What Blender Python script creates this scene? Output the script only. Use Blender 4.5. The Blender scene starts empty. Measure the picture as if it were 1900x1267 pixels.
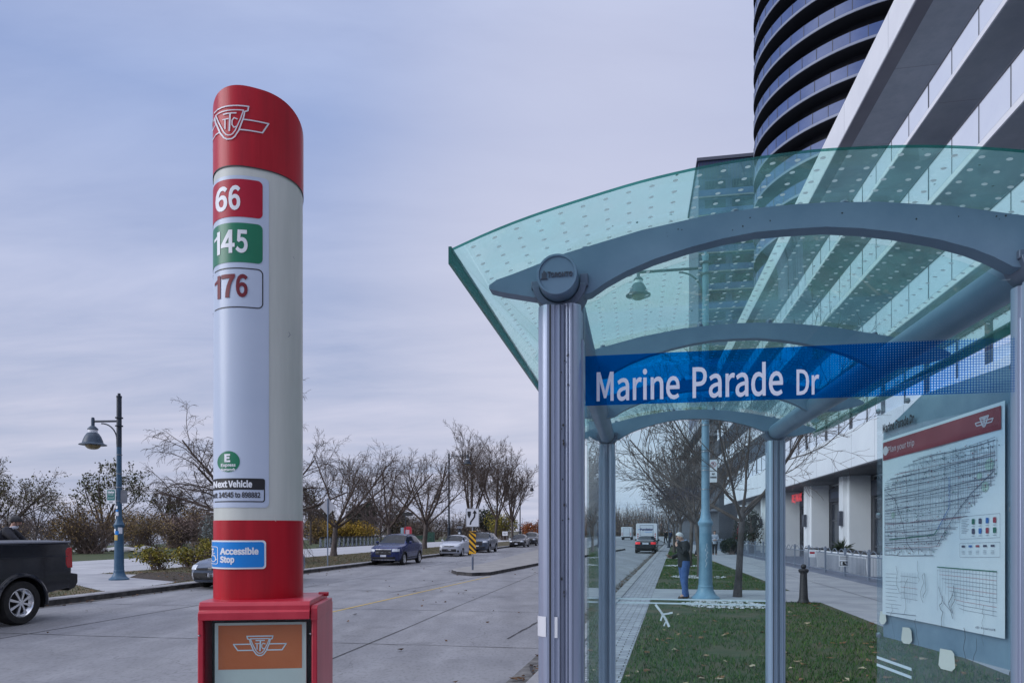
import bpy, bmesh, math, random
from mathutils import Vector, Matrix
R = math.radians
random.seed(7)
scene = bpy.context.scene
C = scene.collection

# ------------------------------------------------------------------ camera
EYE = 1.8
FPX = 1267.0                       # focal length in pixels of the 1900 px wide photograph (24 mm)
cam_d = bpy.data.cameras.new('camera')
cam_d.sensor_width = 36.0
cam_d.lens = 36.0 * FPX / 1900.0
cam_d.shift_y = (985.0 - 633.5) / 1900.0
cam_d.clip_start = 0.05
cam_d.clip_end = 9000
cam = bpy.data.objects.new('camera', cam_d)
C.objects.link(cam)
cam.location = (0, 0, EYE)
cam.rotation_euler = (R(90), 0, 0)
scene.camera = cam

# ------------------------------------------------------------------ sky and sun (thin overcast)
SUN_EL, SUN_AZ = 26.0, -110.0       # azimuth measured from +Y towards +X
w = bpy.data.worlds.new('World')
scene.world = w
w.use_nodes = True
nt = w.node_tree
nt.nodes.clear()
def wn(t, **k):
    n = nt.nodes.new(t)
    for a, v in k.items():
        setattr(n, a, v)
    return n
out = wn('ShaderNodeOutputWorld')
sky = wn('ShaderNodeTexSky', sky_type='NISHITA', sun_disc=False)
sky.sun_elevation = R(SUN_EL)
sky.sun_rotation = R(SUN_AZ)
sky.air_density = 1.5
sky.dust_density = 2.5
bg_s = wn('ShaderNodeBackground')
bg_s.inputs[1].default_value = 0.06
nt.links.new(sky.outputs[0], bg_s.inputs[0])
tc = wn('ShaderNodeTexCoord')
sep = wn('ShaderNodeSeparateXYZ')
nt.links.new(tc.outputs['Generated'], sep.inputs[0])
# project the view direction on a flat cloud layer so that streaks thin out towards the horizon
mx = wn('ShaderNodeMath', operation='ADD')
mx.inputs[1].default_value = 0.16
nt.links.new(sep.outputs[2], mx.inputs[0])
dv = wn('ShaderNodeVectorMath', operation='DIVIDE')
cmb = wn('ShaderNodeCombineXYZ')
for i in range(3):
    nt.links.new(mx.outputs[0], cmb.inputs[i])
nt.links.new(tc.outputs['Generated'], dv.inputs[0])
nt.links.new(cmb.outputs[0], dv.inputs[1])
mp = wn('ShaderNodeMapping')
mp.inputs['Rotation'].default_value = (0, 0, R(14))
mp.inputs['Scale'].default_value = (0.42, 1.25, 0.0)
nt.links.new(dv.outputs[0], mp.inputs[0])
nz = wn('ShaderNodeTexNoise')
nz.inputs['Scale'].default_value = 1.75
nz.inputs['Detail'].default_value = 7.0
nz.inputs['Roughness'].default_value = 0.58
nz.inputs['Distortion'].default_value = 0.35
nt.links.new(mp.outputs[0], nz.inputs['Vector'])
nr = wn('ShaderNodeValToRGB')
nr.color_ramp.elements[0].position = 0.28
nr.color_ramp.elements[1].position = 0.74
nt.links.new(nz.outputs['Fac'], nr.inputs[0])
# cloud brightness by height above the horizon (overcast: brighter overhead)
def ramp(stops):
    r = wn('ShaderNodeValToRGB')
    e = r.color_ramp.elements
    while len(e) < len(stops):
        e.new(0.5)
    for i, (p, c) in enumerate(stops):
        e[i].position = p
        e[i].color = (*c, 1)
    return r
dark = ramp([(0.0, (.36, .41, .57)), (0.10, (.35, .41, .58)), (0.30, (.30, .37, .58)), (0.50, (.24, .32, .57)), (0.75, (.45, .5, .7)), (1.0, (1.1, 1.15, 1.4))])
lite = ramp([(0.0, (.58, .60, .74)), (0.14, (.62, .62, .76)), (0.34, (.49, .54, .74)), (0.50, (.35, .44, .70)), (0.75, (.7, .75, .95)), (1.0, (1.7, 1.75, 2.0))])
for r_ in (dark, lite):
    nt.links.new(sep.outputs[2], r_.inputs[0])
mix = wn('ShaderNodeMix', data_type='RGBA')
nt.links.new(nr.outputs[0], mix.inputs[0])
nt.links.new(dark.outputs[0], mix.inputs[6])
nt.links.new(lite.outputs[0], mix.inputs[7])
# broad pale glow of the veiled sun low over the far end of the street
gd = wn('ShaderNodeVectorMath', operation='DOT_PRODUCT')
gd.inputs[1].default_value = Vector((0.16, 0.92, 0.36)).normalized()
nrm = wn('ShaderNodeVectorMath', operation='NORMALIZE')
nt.links.new(tc.outputs['Generated'], nrm.inputs[0])
nt.links.new(nrm.outputs[0], gd.inputs[0])
gm = wn('ShaderNodeMapRange')
gm.inputs[1].default_value = 0.90
gm.inputs[2].default_value = 1.0
gm.interpolation_type = 'SMOOTHSTEP'
nt.links.new(gd.outputs['Value'], gm.inputs[0])
gmul = wn('ShaderNodeMath', operation='MULTIPLY')
gmul.inputs[1].default_value = 0.55
nt.links.new(gm.outputs[0], gmul.inputs[0])
mix2 = wn('ShaderNodeMix', data_type='RGBA')
mix2.inputs[7].default_value = (.68, .67, .78, 1)
nt.links.new(gmul.outputs[0], mix2.inputs[0])
nt.links.new(mix.outputs[2], mix2.inputs[6])
bg_c = wn('ShaderNodeBackground')
nt.links.new(mix2.outputs[2], bg_c.inputs[0])
bg_c.inputs[1].default_value = 1.0
ms = wn('ShaderNodeMixShader')
ms.inputs[0].default_value = 0.9
nt.links.new(bg_s.outputs[0], ms.inputs[1])
nt.links.new(bg_c.outputs[0], ms.inputs[2])
nt.links.new(ms.outputs[0], out.inputs[0])

sun_d = bpy.data.lights.new('sun', 'SUN')
sun_d.energy = 1.5
sun_d.angle = R(40)
sun_d.color = (.97, .97, 1.0)
sun = bpy.data.objects.new('sun', sun_d)
C.objects.link(sun)
sd = Vector((math.sin(R(SUN_AZ)) * math.cos(R(SUN_EL)), math.cos(R(SUN_AZ)) * math.cos(R(SUN_EL)), math.sin(R(SUN_EL))))
sun.rotation_euler = sd.to_track_quat('Z', 'Y').to_euler()
vs = scene.view_settings
vs.view_transform = 'Standard'
vs.look = 'None'
vs.exposure = 0.22
vs.gamma = 1.0
scene.cycles.max_bounces = 10
scene.cycles.transparent_max_bounces = 32
scene.cycles.caustics_reflective = False
scene.cycles.caustics_refractive = False

# ------------------------------------------------------------------ frames of reference
A = math.atan(230 / FPX)           # the street (and shelter, buildings) runs 10.3 degrees right of the view axis
ca, sa = math.cos(A), math.sin(A)
def W(wv, sv, z=0.0):              # street frame: wv metres to the right, sv metres along the street
    return Vector((wv * ca + sv * sa, -wv * sa + sv * ca, z))
def G(px, py, z=0.0):              # where the sight line of a photo pixel meets height z
    D = (EYE - z) * FPX / (py - 985.0)
    return Vector(((px - 950.0) / FPX * D, D, z))
def P(px, py, D):
    return Vector(((px - 950.0) / FPX * D, D, EYE + (985.0 - py) / FPX * D))
def kerb_w(s): return -1.65 + .0587 * s
def lawn_w(s): return -.60 + .0565 * s

# ------------------------------------------------------------------ object helpers
def tag(o, label, cat, group=None):
    o['label'] = label
    o['category'] = cat
    if group:
        o['group'] = group
    return o
def thing(name, label, cat, loc=(0, 0, 0), rz=0.0, group=None):
    o = bpy.data.objects.new(name, None)
    o.empty_display_size = .2
    C.objects.link(o)
    o.location = loc
    o.rotation_euler = (0, 0, rz)
    return tag(o, label, cat, group)
def copy_tree(o, parent=None):
    c = o.copy()
    C.objects.link(c)
    if parent:
        c.parent = parent
    for ch in list(o.children):
        copy_tree(ch, c)
    return c
def nrmz(v):
    l = math.sqrt(v[0] * v[0] + v[1] * v[1] + v[2] * v[2]) or 1
    return (v[0] / l, v[1] / l, v[2] / l)
def crs(a, b): return (a[1] * b[2] - a[2] * b[1], a[2] * b[0] - a[0] * b[2], a[0] * b[1] - a[1] * b[0])

class MB:
    def __init__(s):
        s.v, s.f, s.m, s.uvs = [], [], [], {}
    def add(s, vs_, fs, mi=0):
        o = len(s.v)
        s.v.extend(tuple(v) for v in vs_)
        for f in fs:
            s.f.append(tuple(i + o for i in f))
            s.m.append(mi)
        return s
    def box(s, x0, x1, y0, y1, z0, z1, mi=0):
        v = [(x0, y0, z0), (x1, y0, z0), (x1, y1, z0), (x0, y1, z0), (x0, y0, z1), (x1, y0, z1), (x1, y1, z1), (x0, y1, z1)]
        return s.add(v, [(3, 2, 1, 0), (4, 5, 6, 7), (0, 1, 5, 4), (1, 2, 6, 5), (2, 3, 7, 6), (3, 0, 4, 7)], mi)
    def hexa(s, v, mi=0):           # eight corners: bottom ring then top ring
        return s.add(v, [(3, 2, 1, 0), (4, 5, 6, 7), (0, 1, 5, 4), (1, 2, 6, 5), (2, 3, 7, 6), (3, 0, 4, 7)], mi)
    def tube(s, pts, radii, n=8, caps=True, mi=0):
        m = len(pts)
        ref = None
        rings = []
        for i in range(m):
            a = pts[max(i - 1, 0)]
            b = pts[min(i + 1, m - 1)]
            d = nrmz((b[0] - a[0], b[1] - a[1], b[2] - a[2]))
            if ref is None:
                ref = (1, 0, 0) if abs(d[0]) < .8 else (0, 1, 0)
            u = nrmz(crs(d, ref))
            v = crs(u, d)
            ref = v
            r = radii[i] if hasattr(radii, '__len__') else radii
            p = pts[i]
            rings.append([(p[0] + r * (math.cos(t) * u[0] + math.sin(t) * v[0]), p[1] + r * (math.cos(t) * u[1] + math.sin(t) * v[1]),
                           p[2] + r * (math.cos(t) * u[2] + math.sin(t) * v[2])) for t in (2 * math.pi * k / n for k in range(n))])
        vs_ = [q for rg in rings for q in rg]
        fs = []
        for i in range(m - 1):
            for k in range(n):
                k2 = (k + 1) % n
                fs.append((i * n + k, i * n + k2, (i + 1) * n + k2, (i + 1) * n + k))
        if caps:
            fs.append(tuple(range(n - 1, -1, -1)))
            fs.append(tuple((m - 1) * n + k for k in range(n)))
        return s.add(vs_, fs, mi)
    def lathe(s, prof, n=24, c=(0, 0, 0), ax='z', mi=0, cap=True):
        vs_, fs = [], []
        for (r, h) in prof:
            for k in range(n):
                t = 2 * math.pi * k / n
                x, y = r * math.cos(t), r * math.sin(t)
                q = (x, y, h) if ax == 'z' else ((h, x, y) if ax == 'x' else (x, h, -y))
                vs_.append((q[0] + c[0], q[1] + c[1], q[2] + c[2]))
        for i in range(len(prof) - 1):
            for k in range(n):
                k2 = (k + 1) % n
                fs.append((i * n + k, i * n + k2, (i + 1) * n + k2, (i + 1) * n + k))
        if cap and prof[0][0] > 1e-6:
            fs.append(tuple(range(n - 1, -1, -1)))
        if cap and prof[-1][0] > 1e-6:
            fs.append(tuple((len(prof) - 1) * n + k for k in range(n)))
        return s.add(vs_, fs, mi)
    def prism(s, poly, fn, t0, t1, mi=0):     # polygon extruded from t0 to t1; fn(x, y, t) -> point
        n = len(poly)
        vs_ = [fn(x, y, t0) for x, y in poly] + [fn(x, y, t1) for x, y in poly]
        fs = [tuple(range(n - 1, -1, -1)), tuple(range(n, 2 * n))]
        fs += [(i, (i + 1) % n, n + (i + 1) % n, n + i) for i in range(n)]
        return s.add(vs_, fs, mi)
    def grid(s, pts, mi=0, flip=False):
        nu, nv = len(pts), len(pts[0])
        vs_ = [p for row in pts for p in row]
        fs = []
        for i in range(nu - 1):
            for j in range(nv - 1):
                q = (i * nv + j, i * nv + j + 1, (i + 1) * nv + j + 1, (i + 1) * nv + j)
                fs.append(q[::-1] if flip else q)
        return s.add(vs_, fs, mi)
    def build_each(s, name, mats, parent=None, **k):
        """every loose piece becomes an object of its own"""
        par = list(range(len(s.v)))
        def find(i):
            while par[i] != i:
                par[i] = par[par[i]]
                i = par[i]
            return i
        for f in s.f:
            a = find(f[0])
            for i in f[1:]:
                par[find(i)] = a
        grp = {}
        for f, m_ in zip(s.f, s.m):
            grp.setdefault(find(f[0]), []).append((f, m_))
        res = []
        for fl in grp.values():
            ids = sorted({i for f, _ in fl for i in f})
            mp_ = {i: j for j, i in enumerate(ids)}
            b = MB()
            b.v = [s.v[i] for i in ids]
            b.f = [tuple(mp_[i] for i in f) for f, _ in fl]
            b.m = [m_ for _, m_ in fl]
            res.append(b.build(name, mats, parent, **k))
        return res
    def build(s, name, mats, parent=None, smooth=True, bevel=0.0, fix=True, angle=32, kind=None):
        me = bpy.data.meshes.new(name)
        me.from_pydata(s.v, [], s.f)
        if not isinstance(mats, (list, tuple)):
            mats = [mats]
        for m_ in mats:
            me.materials.append(m_)
        if len(mats) > 1:
            me.polygons.foreach_set('material_index', s.m)
        if fix and len(s.f) < 60000:
            bm = bmesh.new()
            bm.from_mesh(me)
            bmesh.ops.recalc_face_normals(bm, faces=bm.faces)
            bm.to_mesh(me)
            bm.free()
        if smooth:
            me.polygons.foreach_set('use_smooth', [True] * len(me.polygons))
            me.set_sharp_from_angle(angle=R(angle))
        o = bpy.data.objects.new(name, me)
        C.objects.link(o)
        if parent:
            o.parent = parent
        if bevel:
            b = o.modifiers.new('bevel', 'BEVEL')
            b.width = bevel
            b.segments = 2
            b.limit_method = 'ANGLE'
            b.angle_limit = R(40)
        if kind:
            o['kind'] = kind
        return o
def struct(name, mb, m, **k):
    return mb.build(name, m, kind='structure', **k)

# ------------------------------------------------------------------ materials
MATS = {}
def mat(name, col, col2=None, scale=6.0, rough=.6, metal=0.0, bump=0.0, bscale=None, detail=6.0, lo=.35, hi=.65, spec=.5, island=0.0, stretch=(1, 1, 1), coat=0.0, coords='Object'):
    m = bpy.data.materials.new(name)
    m.use_nodes = True
    t = m.node_tree
    b = t.nodes['Principled BSDF']
    b.inputs['Base Color'].default_value = (*col, 1)
    b.inputs['Roughness'].default_value = rough
    b.inputs['Metallic'].default_value = metal
    b.inputs['Specular IOR Level'].default_value = spec
    if coat:
        b.inputs['Coat Weight'].default_value = coat
        b.inputs['Coat Roughness'].default_value = .05
    c = t.nodes.new('ShaderNodeTexCoord')
    mp_ = t.nodes.new('ShaderNodeMapping')
    mp_.inputs['Scale'].default_value = stretch
    t.links.new(c.outputs[coords], mp_.inputs[0])
    last = None
    if col2:
        n = t.nodes.new('ShaderNodeTexNoise')
        n.inputs['Scale'].default_value = scale
        n.inputs['Detail'].default_value = detail
        n.inputs['Roughness'].default_value = .62
        t.links.new(mp_.outputs[0], n.inputs['Vector'])
        r = t.nodes.new('ShaderNodeValToRGB')
        r.color_ramp.elements[0].position = lo
        r.color_ramp.elements[1].position = hi
        r.color_ramp.elements[0].color = (*col, 1)
        r.color_ramp.elements[1].color = (*col2, 1)
        t.links.new(n.outputs['Fac'], r.inputs[0])
        last = r.outputs[0]
    if island:
        g = t.nodes.new('ShaderNodeNewGeometry')
        h = t.nodes.new('ShaderNodeHueSaturation')
        ma = t.nodes.new('ShaderNodeMapRange')
        ma.inputs[3].default_value = 1 - island
        ma.inputs[4].default_value = 1 + island
        t.links.new(g.outputs['Random Per Island'], ma.inputs[0])
        t.links.new(ma.outputs[0], h.inputs['Value'])
        if last:
            t.links.new(last, h.inputs['Color'])
        else:
            h.inputs['Color'].default_value = (*col, 1)
        last = h.outputs[0]
    if last:
        t.links.new(last, b.inputs['Base Color'])
    if bump:
        n2 = t.nodes.new('ShaderNodeTexNoise')
        n2.inputs['Scale'].default_value = bscale or scale * 5
        n2.inputs['Detail'].default_value = 5
        t.links.new(mp_.outputs[0], n2.inputs['Vector'])
        bp = t.nodes.new('ShaderNodeBump')
        bp.inputs['Strength'].default_value = bump
        bp.inputs['Distance'].default_value = .02
        t.links.new(n2.outputs['Fac'], bp.inputs['Height'])
        t.links.new(bp.outputs[0], b.inputs['Normal'])
    MATS[name] = m
    return m
def leaf_mat(name, c1, c2, c3=None):      # one tone per leaf
    m = bpy.data.materials.new(name)
    m.use_nodes = True
    t = m.node_tree
    b = t.nodes['Principled BSDF']
    b.inputs['Roughness'].default_value = .7
    b.inputs['Specular IOR Level'].default_value = .2
    g = t.nodes.new('ShaderNodeNewGeometry')
    r = t.nodes.new('ShaderNodeValToRGB')
    r.color_ramp.elements[0].color = (*c1, 1)
    r.color_ramp.elements[1].color = (*c2, 1)
    if c3:
        e = r.color_ramp.elements.new(.55)
        e.color = (*c3, 1)
    t.links.new(g.outputs['Random Per Island'], r.inputs[0])
    t.links.new(r.outputs[0], b.inputs['Base Color'])
    return m
def glass(name, tint, haze_col=(.5, .6, .6), haze=.04, ior=1.45, dots=False, rough=.01, gloss=1.0):
    m = bpy.data.materials.new(name)
    m.use_nodes = True
    t = m.node_tree
    t.nodes.clear()
    o = t.nodes.new('ShaderNodeOutputMaterial')
    tr = t.nodes.new('ShaderNodeBsdfTransparent')
    tr.inputs[0].default_value = (*tint, 1)
    gl = t.nodes.new('ShaderNodeBsdfGlossy')
    gl.inputs['Roughness'].default_value = rough
    gl.inputs['Color'].default_value = (gloss, gloss, gloss, 1)
    # thin sheet reflection, the same from both sides of the pane
    lw = t.nodes.new('ShaderNodeLayerWeight')
    lw.inputs[0].default_value = .5
    pw = t.nodes.new('ShaderNodeMath')
    pw.operation = 'POWER'
    pw.inputs[1].default_value = 4.5
    t.links.new(lw.outputs['Facing'], pw.inputs[0])
    fr = t.nodes.new('ShaderNodeMapRange')
    fr.inputs[3].default_value = ((ior - 1) / (ior + 1)) ** 2
    fr.inputs[4].default_value = .9
    t.links.new(pw.outputs[0], fr.inputs[0])
    df = t.nodes.new('ShaderNodeBsdfTranslucent')
    df.inputs[0].default_value = (*haze_col, 1)
    d2 = t.nodes.new('ShaderNodeBsdfDiffuse')
    d2.inputs[0].default_value = (*haze_col, 1)
    ad = t.nodes.new('ShaderNodeMixShader')
    ad.inputs[0].default_value = .5
    t.links.new(df.outputs[0], ad.inputs[1])
    t.links.new(d2.outputs[0], ad.inputs[2])
    c = t.nodes.new('ShaderNodeTexCoord')
    n = t.nodes.new('ShaderNodeTexNoise')
    n.inputs['Scale'].default_value = 4
    n.inputs['Detail'].default_value = 8
    n.inputs['Roughness'].default_value = .7
    t.links.new(c.outputs['Object'], n.inputs['Vector'])
    mr = t.nodes.new('ShaderNodeMapRange')
    mr.inputs[1].default_value = .3
    mr.inputs[2].default_value = .8
    mr.inputs[3].default_value = haze * .3
    mr.inputs[4].default_value = haze * 2.2
    t.links.new(n.outputs['Fac'], mr.inputs[0])
    m1 = t.nodes.new('ShaderNodeMixShader')
    t.links.new(mr.outputs[0], m1.inputs[0])
    t.links.new(tr.outputs[0], m1.inputs[1])
    t.links.new(ad.outputs[0], m1.inputs[2])
    cur = m1.outputs[0]
    if dots:                               # printed frit dots in the glass, laid out on the sheet's own UVs
        uv = t.nodes.new('ShaderNodeUVMap')
        fx = t.nodes.new('ShaderNodeVectorMath')
        fx.operation = 'FRACTION'
        t.links.new(uv.outputs[0], fx.inputs[0])
        sb = t.nodes.new('ShaderNodeVectorMath')
        sb.operation = 'SUBTRACT'
        sb.inputs[1].default_value = (.5, .5, 0)
        t.links.new(fx.outputs[0], sb.inputs[0])
        ln = t.nodes.new('ShaderNodeVectorMath')
        ln.operation = 'LENGTH'
        t.links.new(sb.outputs[0], ln.inputs[0])
        lt = t.nodes.new('ShaderNodeMath')
        lt.operation = 'LESS_THAN'
        lt.inputs[1].default_value = .115
        t.links.new(ln.outputs['Value'], lt.inputs[0])
        dd = t.nodes.new('ShaderNodeBsdfDiffuse')
        dd.inputs[0].default_value = (.62, .68, .68, 1)
        dt = t.nodes.new('ShaderNodeBsdfTranslucent')
        dt.inputs[0].default_value = (.55, .66, .66, 1)
        da = t.nodes.new('ShaderNodeMixShader')
        da.inputs[0].default_value = .5
        t.links.new(dd.outputs[0], da.inputs[1])
        t.links.new(dt.outputs[0], da.inputs[2])
        m3 = t.nodes.new('ShaderNodeMixShader')
        t.links.new(lt.outputs[0], m3.inputs[0])
        t.links.new(cur, m3.inputs[1])
        t.links.new(da.outputs[0], m3.inputs[2])
        cur = m3.outputs[0]
    m2 = t.nodes.new('ShaderNodeMixShader')
    t.links.new(fr.outputs[0], m2.inputs[0])
    t.links.new(cur, m2.inputs[1])
    t.links.new(gl.outputs[0], m2.inputs[2])
    t.links.new(m2.outputs[0], o.inputs[0])
    return m
def emis(name, col, st):
    m = bpy.data.materials.new(name)
    m.use_nodes = True
    b = m.node_tree.nodes['Principled BSDF']
    b.inputs['Base Color'].default_value = (*col, 1)
    b.inputs['Emission Color'].default_value = (*col, 1)
    b.inputs['Emission Strength'].default_value = st
    return m

m_red = mat('red_paint', (.34, .004, .014), (.49, .006, .02), 16, .36, bump=.03, bscale=60, stretch=(1, 1, .08), spec=.35, lo=.3, hi=.55, detail=9)
m_cream = mat('cream_plastic', (.52, .55, .51), (.64, .66, .61), 11, .45, stretch=(1, 1, .10), detail=9, bump=.01, bscale=50)
m_label = mat('label_vinyl', (.50, .58, .72), (.55, .62, .75), 3, .3, spec=.4)
m_green = mat('green_vinyl', (.004, .17, .085), (.006, .20, .10), 5, .35)
m_redv = mat('red_vinyl', (.40, .006, .028), (.45, .01, .035), 5, .4, spec=.3)
m_maroon = mat('maroon_print', (.16, .003, .014), rough=.5)
m_black = mat('black_print', (.012, .012, .016), rough=.5)
m_white = mat('white_print', (.82, .84, .88), rough=.4)
m_blue = mat('blue_vinyl', (.0, .22, .68), (.0, .25, .72), 5, .35)
m_orange = mat('orange_print', (.66, .14, .035), (.72, .17, .05), 8, .4)
m_paper = mat('paper', (.66, .66, .60), (.72, .72, .66), 7, .7)
m_steel = mat('painted_grey_steel', (.13, .205, .30), (.18, .26, .36), 5, .42, .15, bump=.03, bscale=90, lo=.3, hi=.7, detail=10)
m_alu = mat('brushed_aluminium', (.36, .41, .54), (.44, .49, .62), 5, .34, .35, bump=.01, bscale=60, stretch=(1, 1, .05))
m_steeld = mat('dark_grey_steel', (.10, .13, .19), (.15, .18, .25), 4, .42, .35)
m_rubber = mat('black_rubber', (.012, .012, .013), (.022, .022, .022), 14, .75, bump=.05)
m_bolt = mat('bolt_steel', (.35, .37, .4), rough=.35, metal=.9)
m_roofg = glass('green_roof_glass', (.85, 1.0, .965), (.50, 1.0, .98), .085, 1.4, dots=True)
m_edge = glass('green_glass_edge', (.10, .42, .36), (.04, .20, .18), .45)
m_pane = glass('shelter_glass', (.93, .985, .99), (.55, .66, .75), .003, 1.22)
m_panem = glass('hazy_map_glass', (.93, .975, .99), (.42, .58, .74), .06, 1.36)
def road_mat():
    """worn concrete: blotches, lengthwise tyre darkening, drips and hair cracks"""
    m = mat('concrete_road', (.235, .24, .262), (.315, .317, .332), .45, .72, bump=.2, bscale=30, detail=14, lo=.30, hi=.72)
    t = m.node_tree
    b = t.nodes['Principled BSDF']
    src = b.inputs['Base Color'].links[0].from_socket
    c = t.nodes['Texture Coordinate']
    def noise(sc, scale, det, lo, hi, a0, a1):
        p = t.nodes.new('ShaderNodeMapping')
        p.inputs['Rotation'].default_value = (0, 0, A + R(1.5))
        p.inputs['Scale'].default_value = sc
        t.links.new(c.outputs['Object'], p.inputs[0])
        n = t.nodes.new('ShaderNodeTexNoise')
        n.inputs['Scale'].default_value = scale
        n.inputs['Detail'].default_value = det
        t.links.new(p.outputs[0], n.inputs['Vector'])
        r = t.nodes.new('ShaderNodeMapRange')
        for i, v in enumerate((lo, hi, a0, a1)):
            r.inputs[1 + i].default_value = v
        t.links.new(n.outputs['Fac'], r.inputs[0])
        return r.outputs[0], p
    def mul(a, f):
        x = t.nodes.new('ShaderNodeMix')
        x.data_type = 'RGBA'
        x.blend_type = 'MULTIPLY'
        x.inputs[0].default_value = 1
        t.links.new(a, x.inputs[6])
        t.links.new(f, x.inputs[7])
        return x.outputs[2]
    col = src
    for args in (((.45, .012, 1), 1.3, 6, .38, .64, .80, 1.06), ((1, .35, 1), 2.6, 14, .40, .66, .88, 1.05), ((1, .5, 1), 22, 12, .35, .50, .80, 1.0), ((1, 1, 1), .9, 8, .30, .37, .78, 1.0)):
        f, p = noise(*args)
        col = mul(col, f)
    v = t.nodes.new('ShaderNodeTexVoronoi')
    v.feature = 'DISTANCE_TO_EDGE'
    v.inputs['Scale'].default_value = .16
    w_ = t.nodes.new('ShaderNodeTexNoise')
    w_.inputs['Scale'].default_value = 1.2
    w_.inputs['Detail'].default_value = 6
    t.links.new(c.outputs['Object'], w_.inputs['Vector'])
    ad = t.nodes.new('ShaderNodeVectorMath')
    ad.operation = 'ADD'
    t.links.new(c.outputs['Object'], ad.inputs[0])
    t.links.new(w_.outputs['Color'], ad.inputs[1])
    t.links.new(ad.outputs[0], v.inputs['Vector'])
    r = t.nodes.new('ShaderNodeMapRange')
    for i, q in enumerate((.0, .0016, .62, 1.0)):
        r.inputs[1 + i].default_value = q
    t.links.new(v.outputs['Distance'], r.inputs[0])
    col = mul(col, r.outputs[0])
    t.links.new(col, b.inputs['Base Color'])
    return m
m_road = road_mat()
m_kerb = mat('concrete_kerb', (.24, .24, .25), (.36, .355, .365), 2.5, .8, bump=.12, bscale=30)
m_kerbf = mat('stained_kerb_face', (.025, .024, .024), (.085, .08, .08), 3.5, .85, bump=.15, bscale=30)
m_walk = mat('concrete_sidewalk', (.30, .305, .33), (.40, .405, .42), 1.1, .8, bump=.1, bscale=25, detail=9)
m_joint = mat('dark_joint', (.05, .05, .055), rough=.95)
m_grass = mat('lawn_ground', (.022, .055, .013), (.085, .075, .038), 2.2, .95, bump=.5, bscale=45, detail=10)
m_blvd = mat('boulevard_earth', (.055, .06, .028), (.13, .095, .05), 1.4, .95, bump=.5, bscale=22, detail=10)
m_yell = mat('yellow_line_paint', (.55, .36, .06), (.42, .33, .15), 9, .7)
m_bark = mat('grey_bark', (.065, .054, .05), (.14, .115, .105), 8, .9, bump=.5, bscale=30, stretch=(1, 1, .3))
m_twig = mat('bare_twigs', (.060, .045, .038), (.115, .085, .07), 3, .9)
m_wall = mat('white_wall', (.82, .83, .85), (.88, .88, .90), 1.3, .6, bump=.01)
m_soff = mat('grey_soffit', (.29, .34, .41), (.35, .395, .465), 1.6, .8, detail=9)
m_dark = mat('dark_window_glass', (.015, .02, .035), (.03, .04, .06), 1.2, .08, spec=.8)
m_post = mat('blue_lamp_paint', (.03, .095, .17), (.055, .125, .20), 5, .42, bump=.03, bscale=40)
m_postd = mat('dark_lamp_paint', (.014, .024, .04), (.03, .042, .062), 5, .5)
m_tyre = mat('tyre_rubber', (.010, .010, .011), (.022, .021, .02), 10, .8, bump=.08)
m_rim = mat('alloy_rim', (.60, .61, .63), rough=.3, metal=.55)
m_chrome = mat('chrome', (.80, .81, .83), rough=.16, metal=.75)
m_lens = mat('lamp_lens', (.62, .66, .72), rough=.08, spec=.9)
m_tail = mat('tail_light_plastic', (.40, .006, .012), rough=.12, spec=.8)
m_black_pl = mat('black_plastic', (.014, .014, .016), (.022, .022, .024), 9, .55)

# ------------------------------------------------------------------ lettering and marks
_txt = {}
try:                                   # a plain grotesque that ships with Blender; else its built-in font
    import os
    FONT = bpy.data.fonts.load(os.path.join(bpy.utils.system_resource('DATAFILES', path='fonts'), 'Noto Sans CJK Regular.woff2'))
except Exception:
    FONT = None
def text_faces(s, bold=0.0):
    key = (s, bold)
    if key in _txt:
        return _txt[key]
    cu = bpy.data.curves.new('lettering', 'FONT')
    cu.body = s
    if FONT:
        cu.font = FONT
    cu.resolution_u = 4
    cu.fill_mode = 'FRONT'
    ob = bpy.data.objects.new('lettering', cu)
    me = bpy.data.meshes.new_from_object(ob)
    vs_ = [(v.co.x, v.co.y) for v in me.vertices]
    fs = [tuple(p.vertices) for p in me.polygons]
    bpy.data.objects.remove(ob)
    bpy.data.curves.remove(cu)
    bpy.data.meshes.remove(me)
    if bold:                           # heavier strokes: push the outline vertices outwards
        pos = {}
        ids = []
        for x, y in vs_:
            ids.append(pos.setdefault((round(x, 5), round(y, 5)), len(pos)))
        pts_ = list(pos)
        cnt = {}
        for f in fs:
            g = [ids[i] for i in f]
            ar = sum(pts_[g[i]][0] * pts_[g[(i + 1) % len(g)]][1] - pts_[g[(i + 1) % len(g)]][0] * pts_[g[i]][1] for i in range(len(g)))
            if ar < 0:
                g.reverse()
            for i in range(len(g)):
                a, b = g[i], g[(i + 1) % len(g)]
                if (b, a) in cnt:
                    del cnt[(b, a)]
                else:
                    cnt[(a, b)] = 1
        nv_ = [[0.0, 0.0, 0] for _ in pts_]
        for a, b in cnt:
            dx, dy = pts_[b][0] - pts_[a][0], pts_[b][1] - pts_[a][1]
            l = math.hypot(dx, dy) or 1
            for k in (a, b):
                nv_[k][0] += dy / l
                nv_[k][1] -= dx / l
                nv_[k][2] += 1
        new_ = []
        for (x, y), (nx_, ny_, c_) in zip(pts_, nv_):
            l = math.hypot(nx_, ny_)
            if c_ and l > 1e-6:
                k = min(2.0, 2.0 / l) * bold / l
                new_.append((x + nx_ * k, y + ny_ * k))
            else:
                new_.append((x, y))
        vs_ = new_
        fs = [tuple(ids[i] for i in f) for f in fs]
    x0, x1 = min(v[0] for v in vs_), max(v[0] for v in vs_)
    y0, y1 = min(v[1] for v in vs_), max(v[1] for v in vs_)
    vs_ = [((x - x0) / (x1 - x0), (y - y0) / (y1 - y0)) for x, y in vs_]
    _txt[key] = (vs_, fs)
    return _txt[key]
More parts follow.
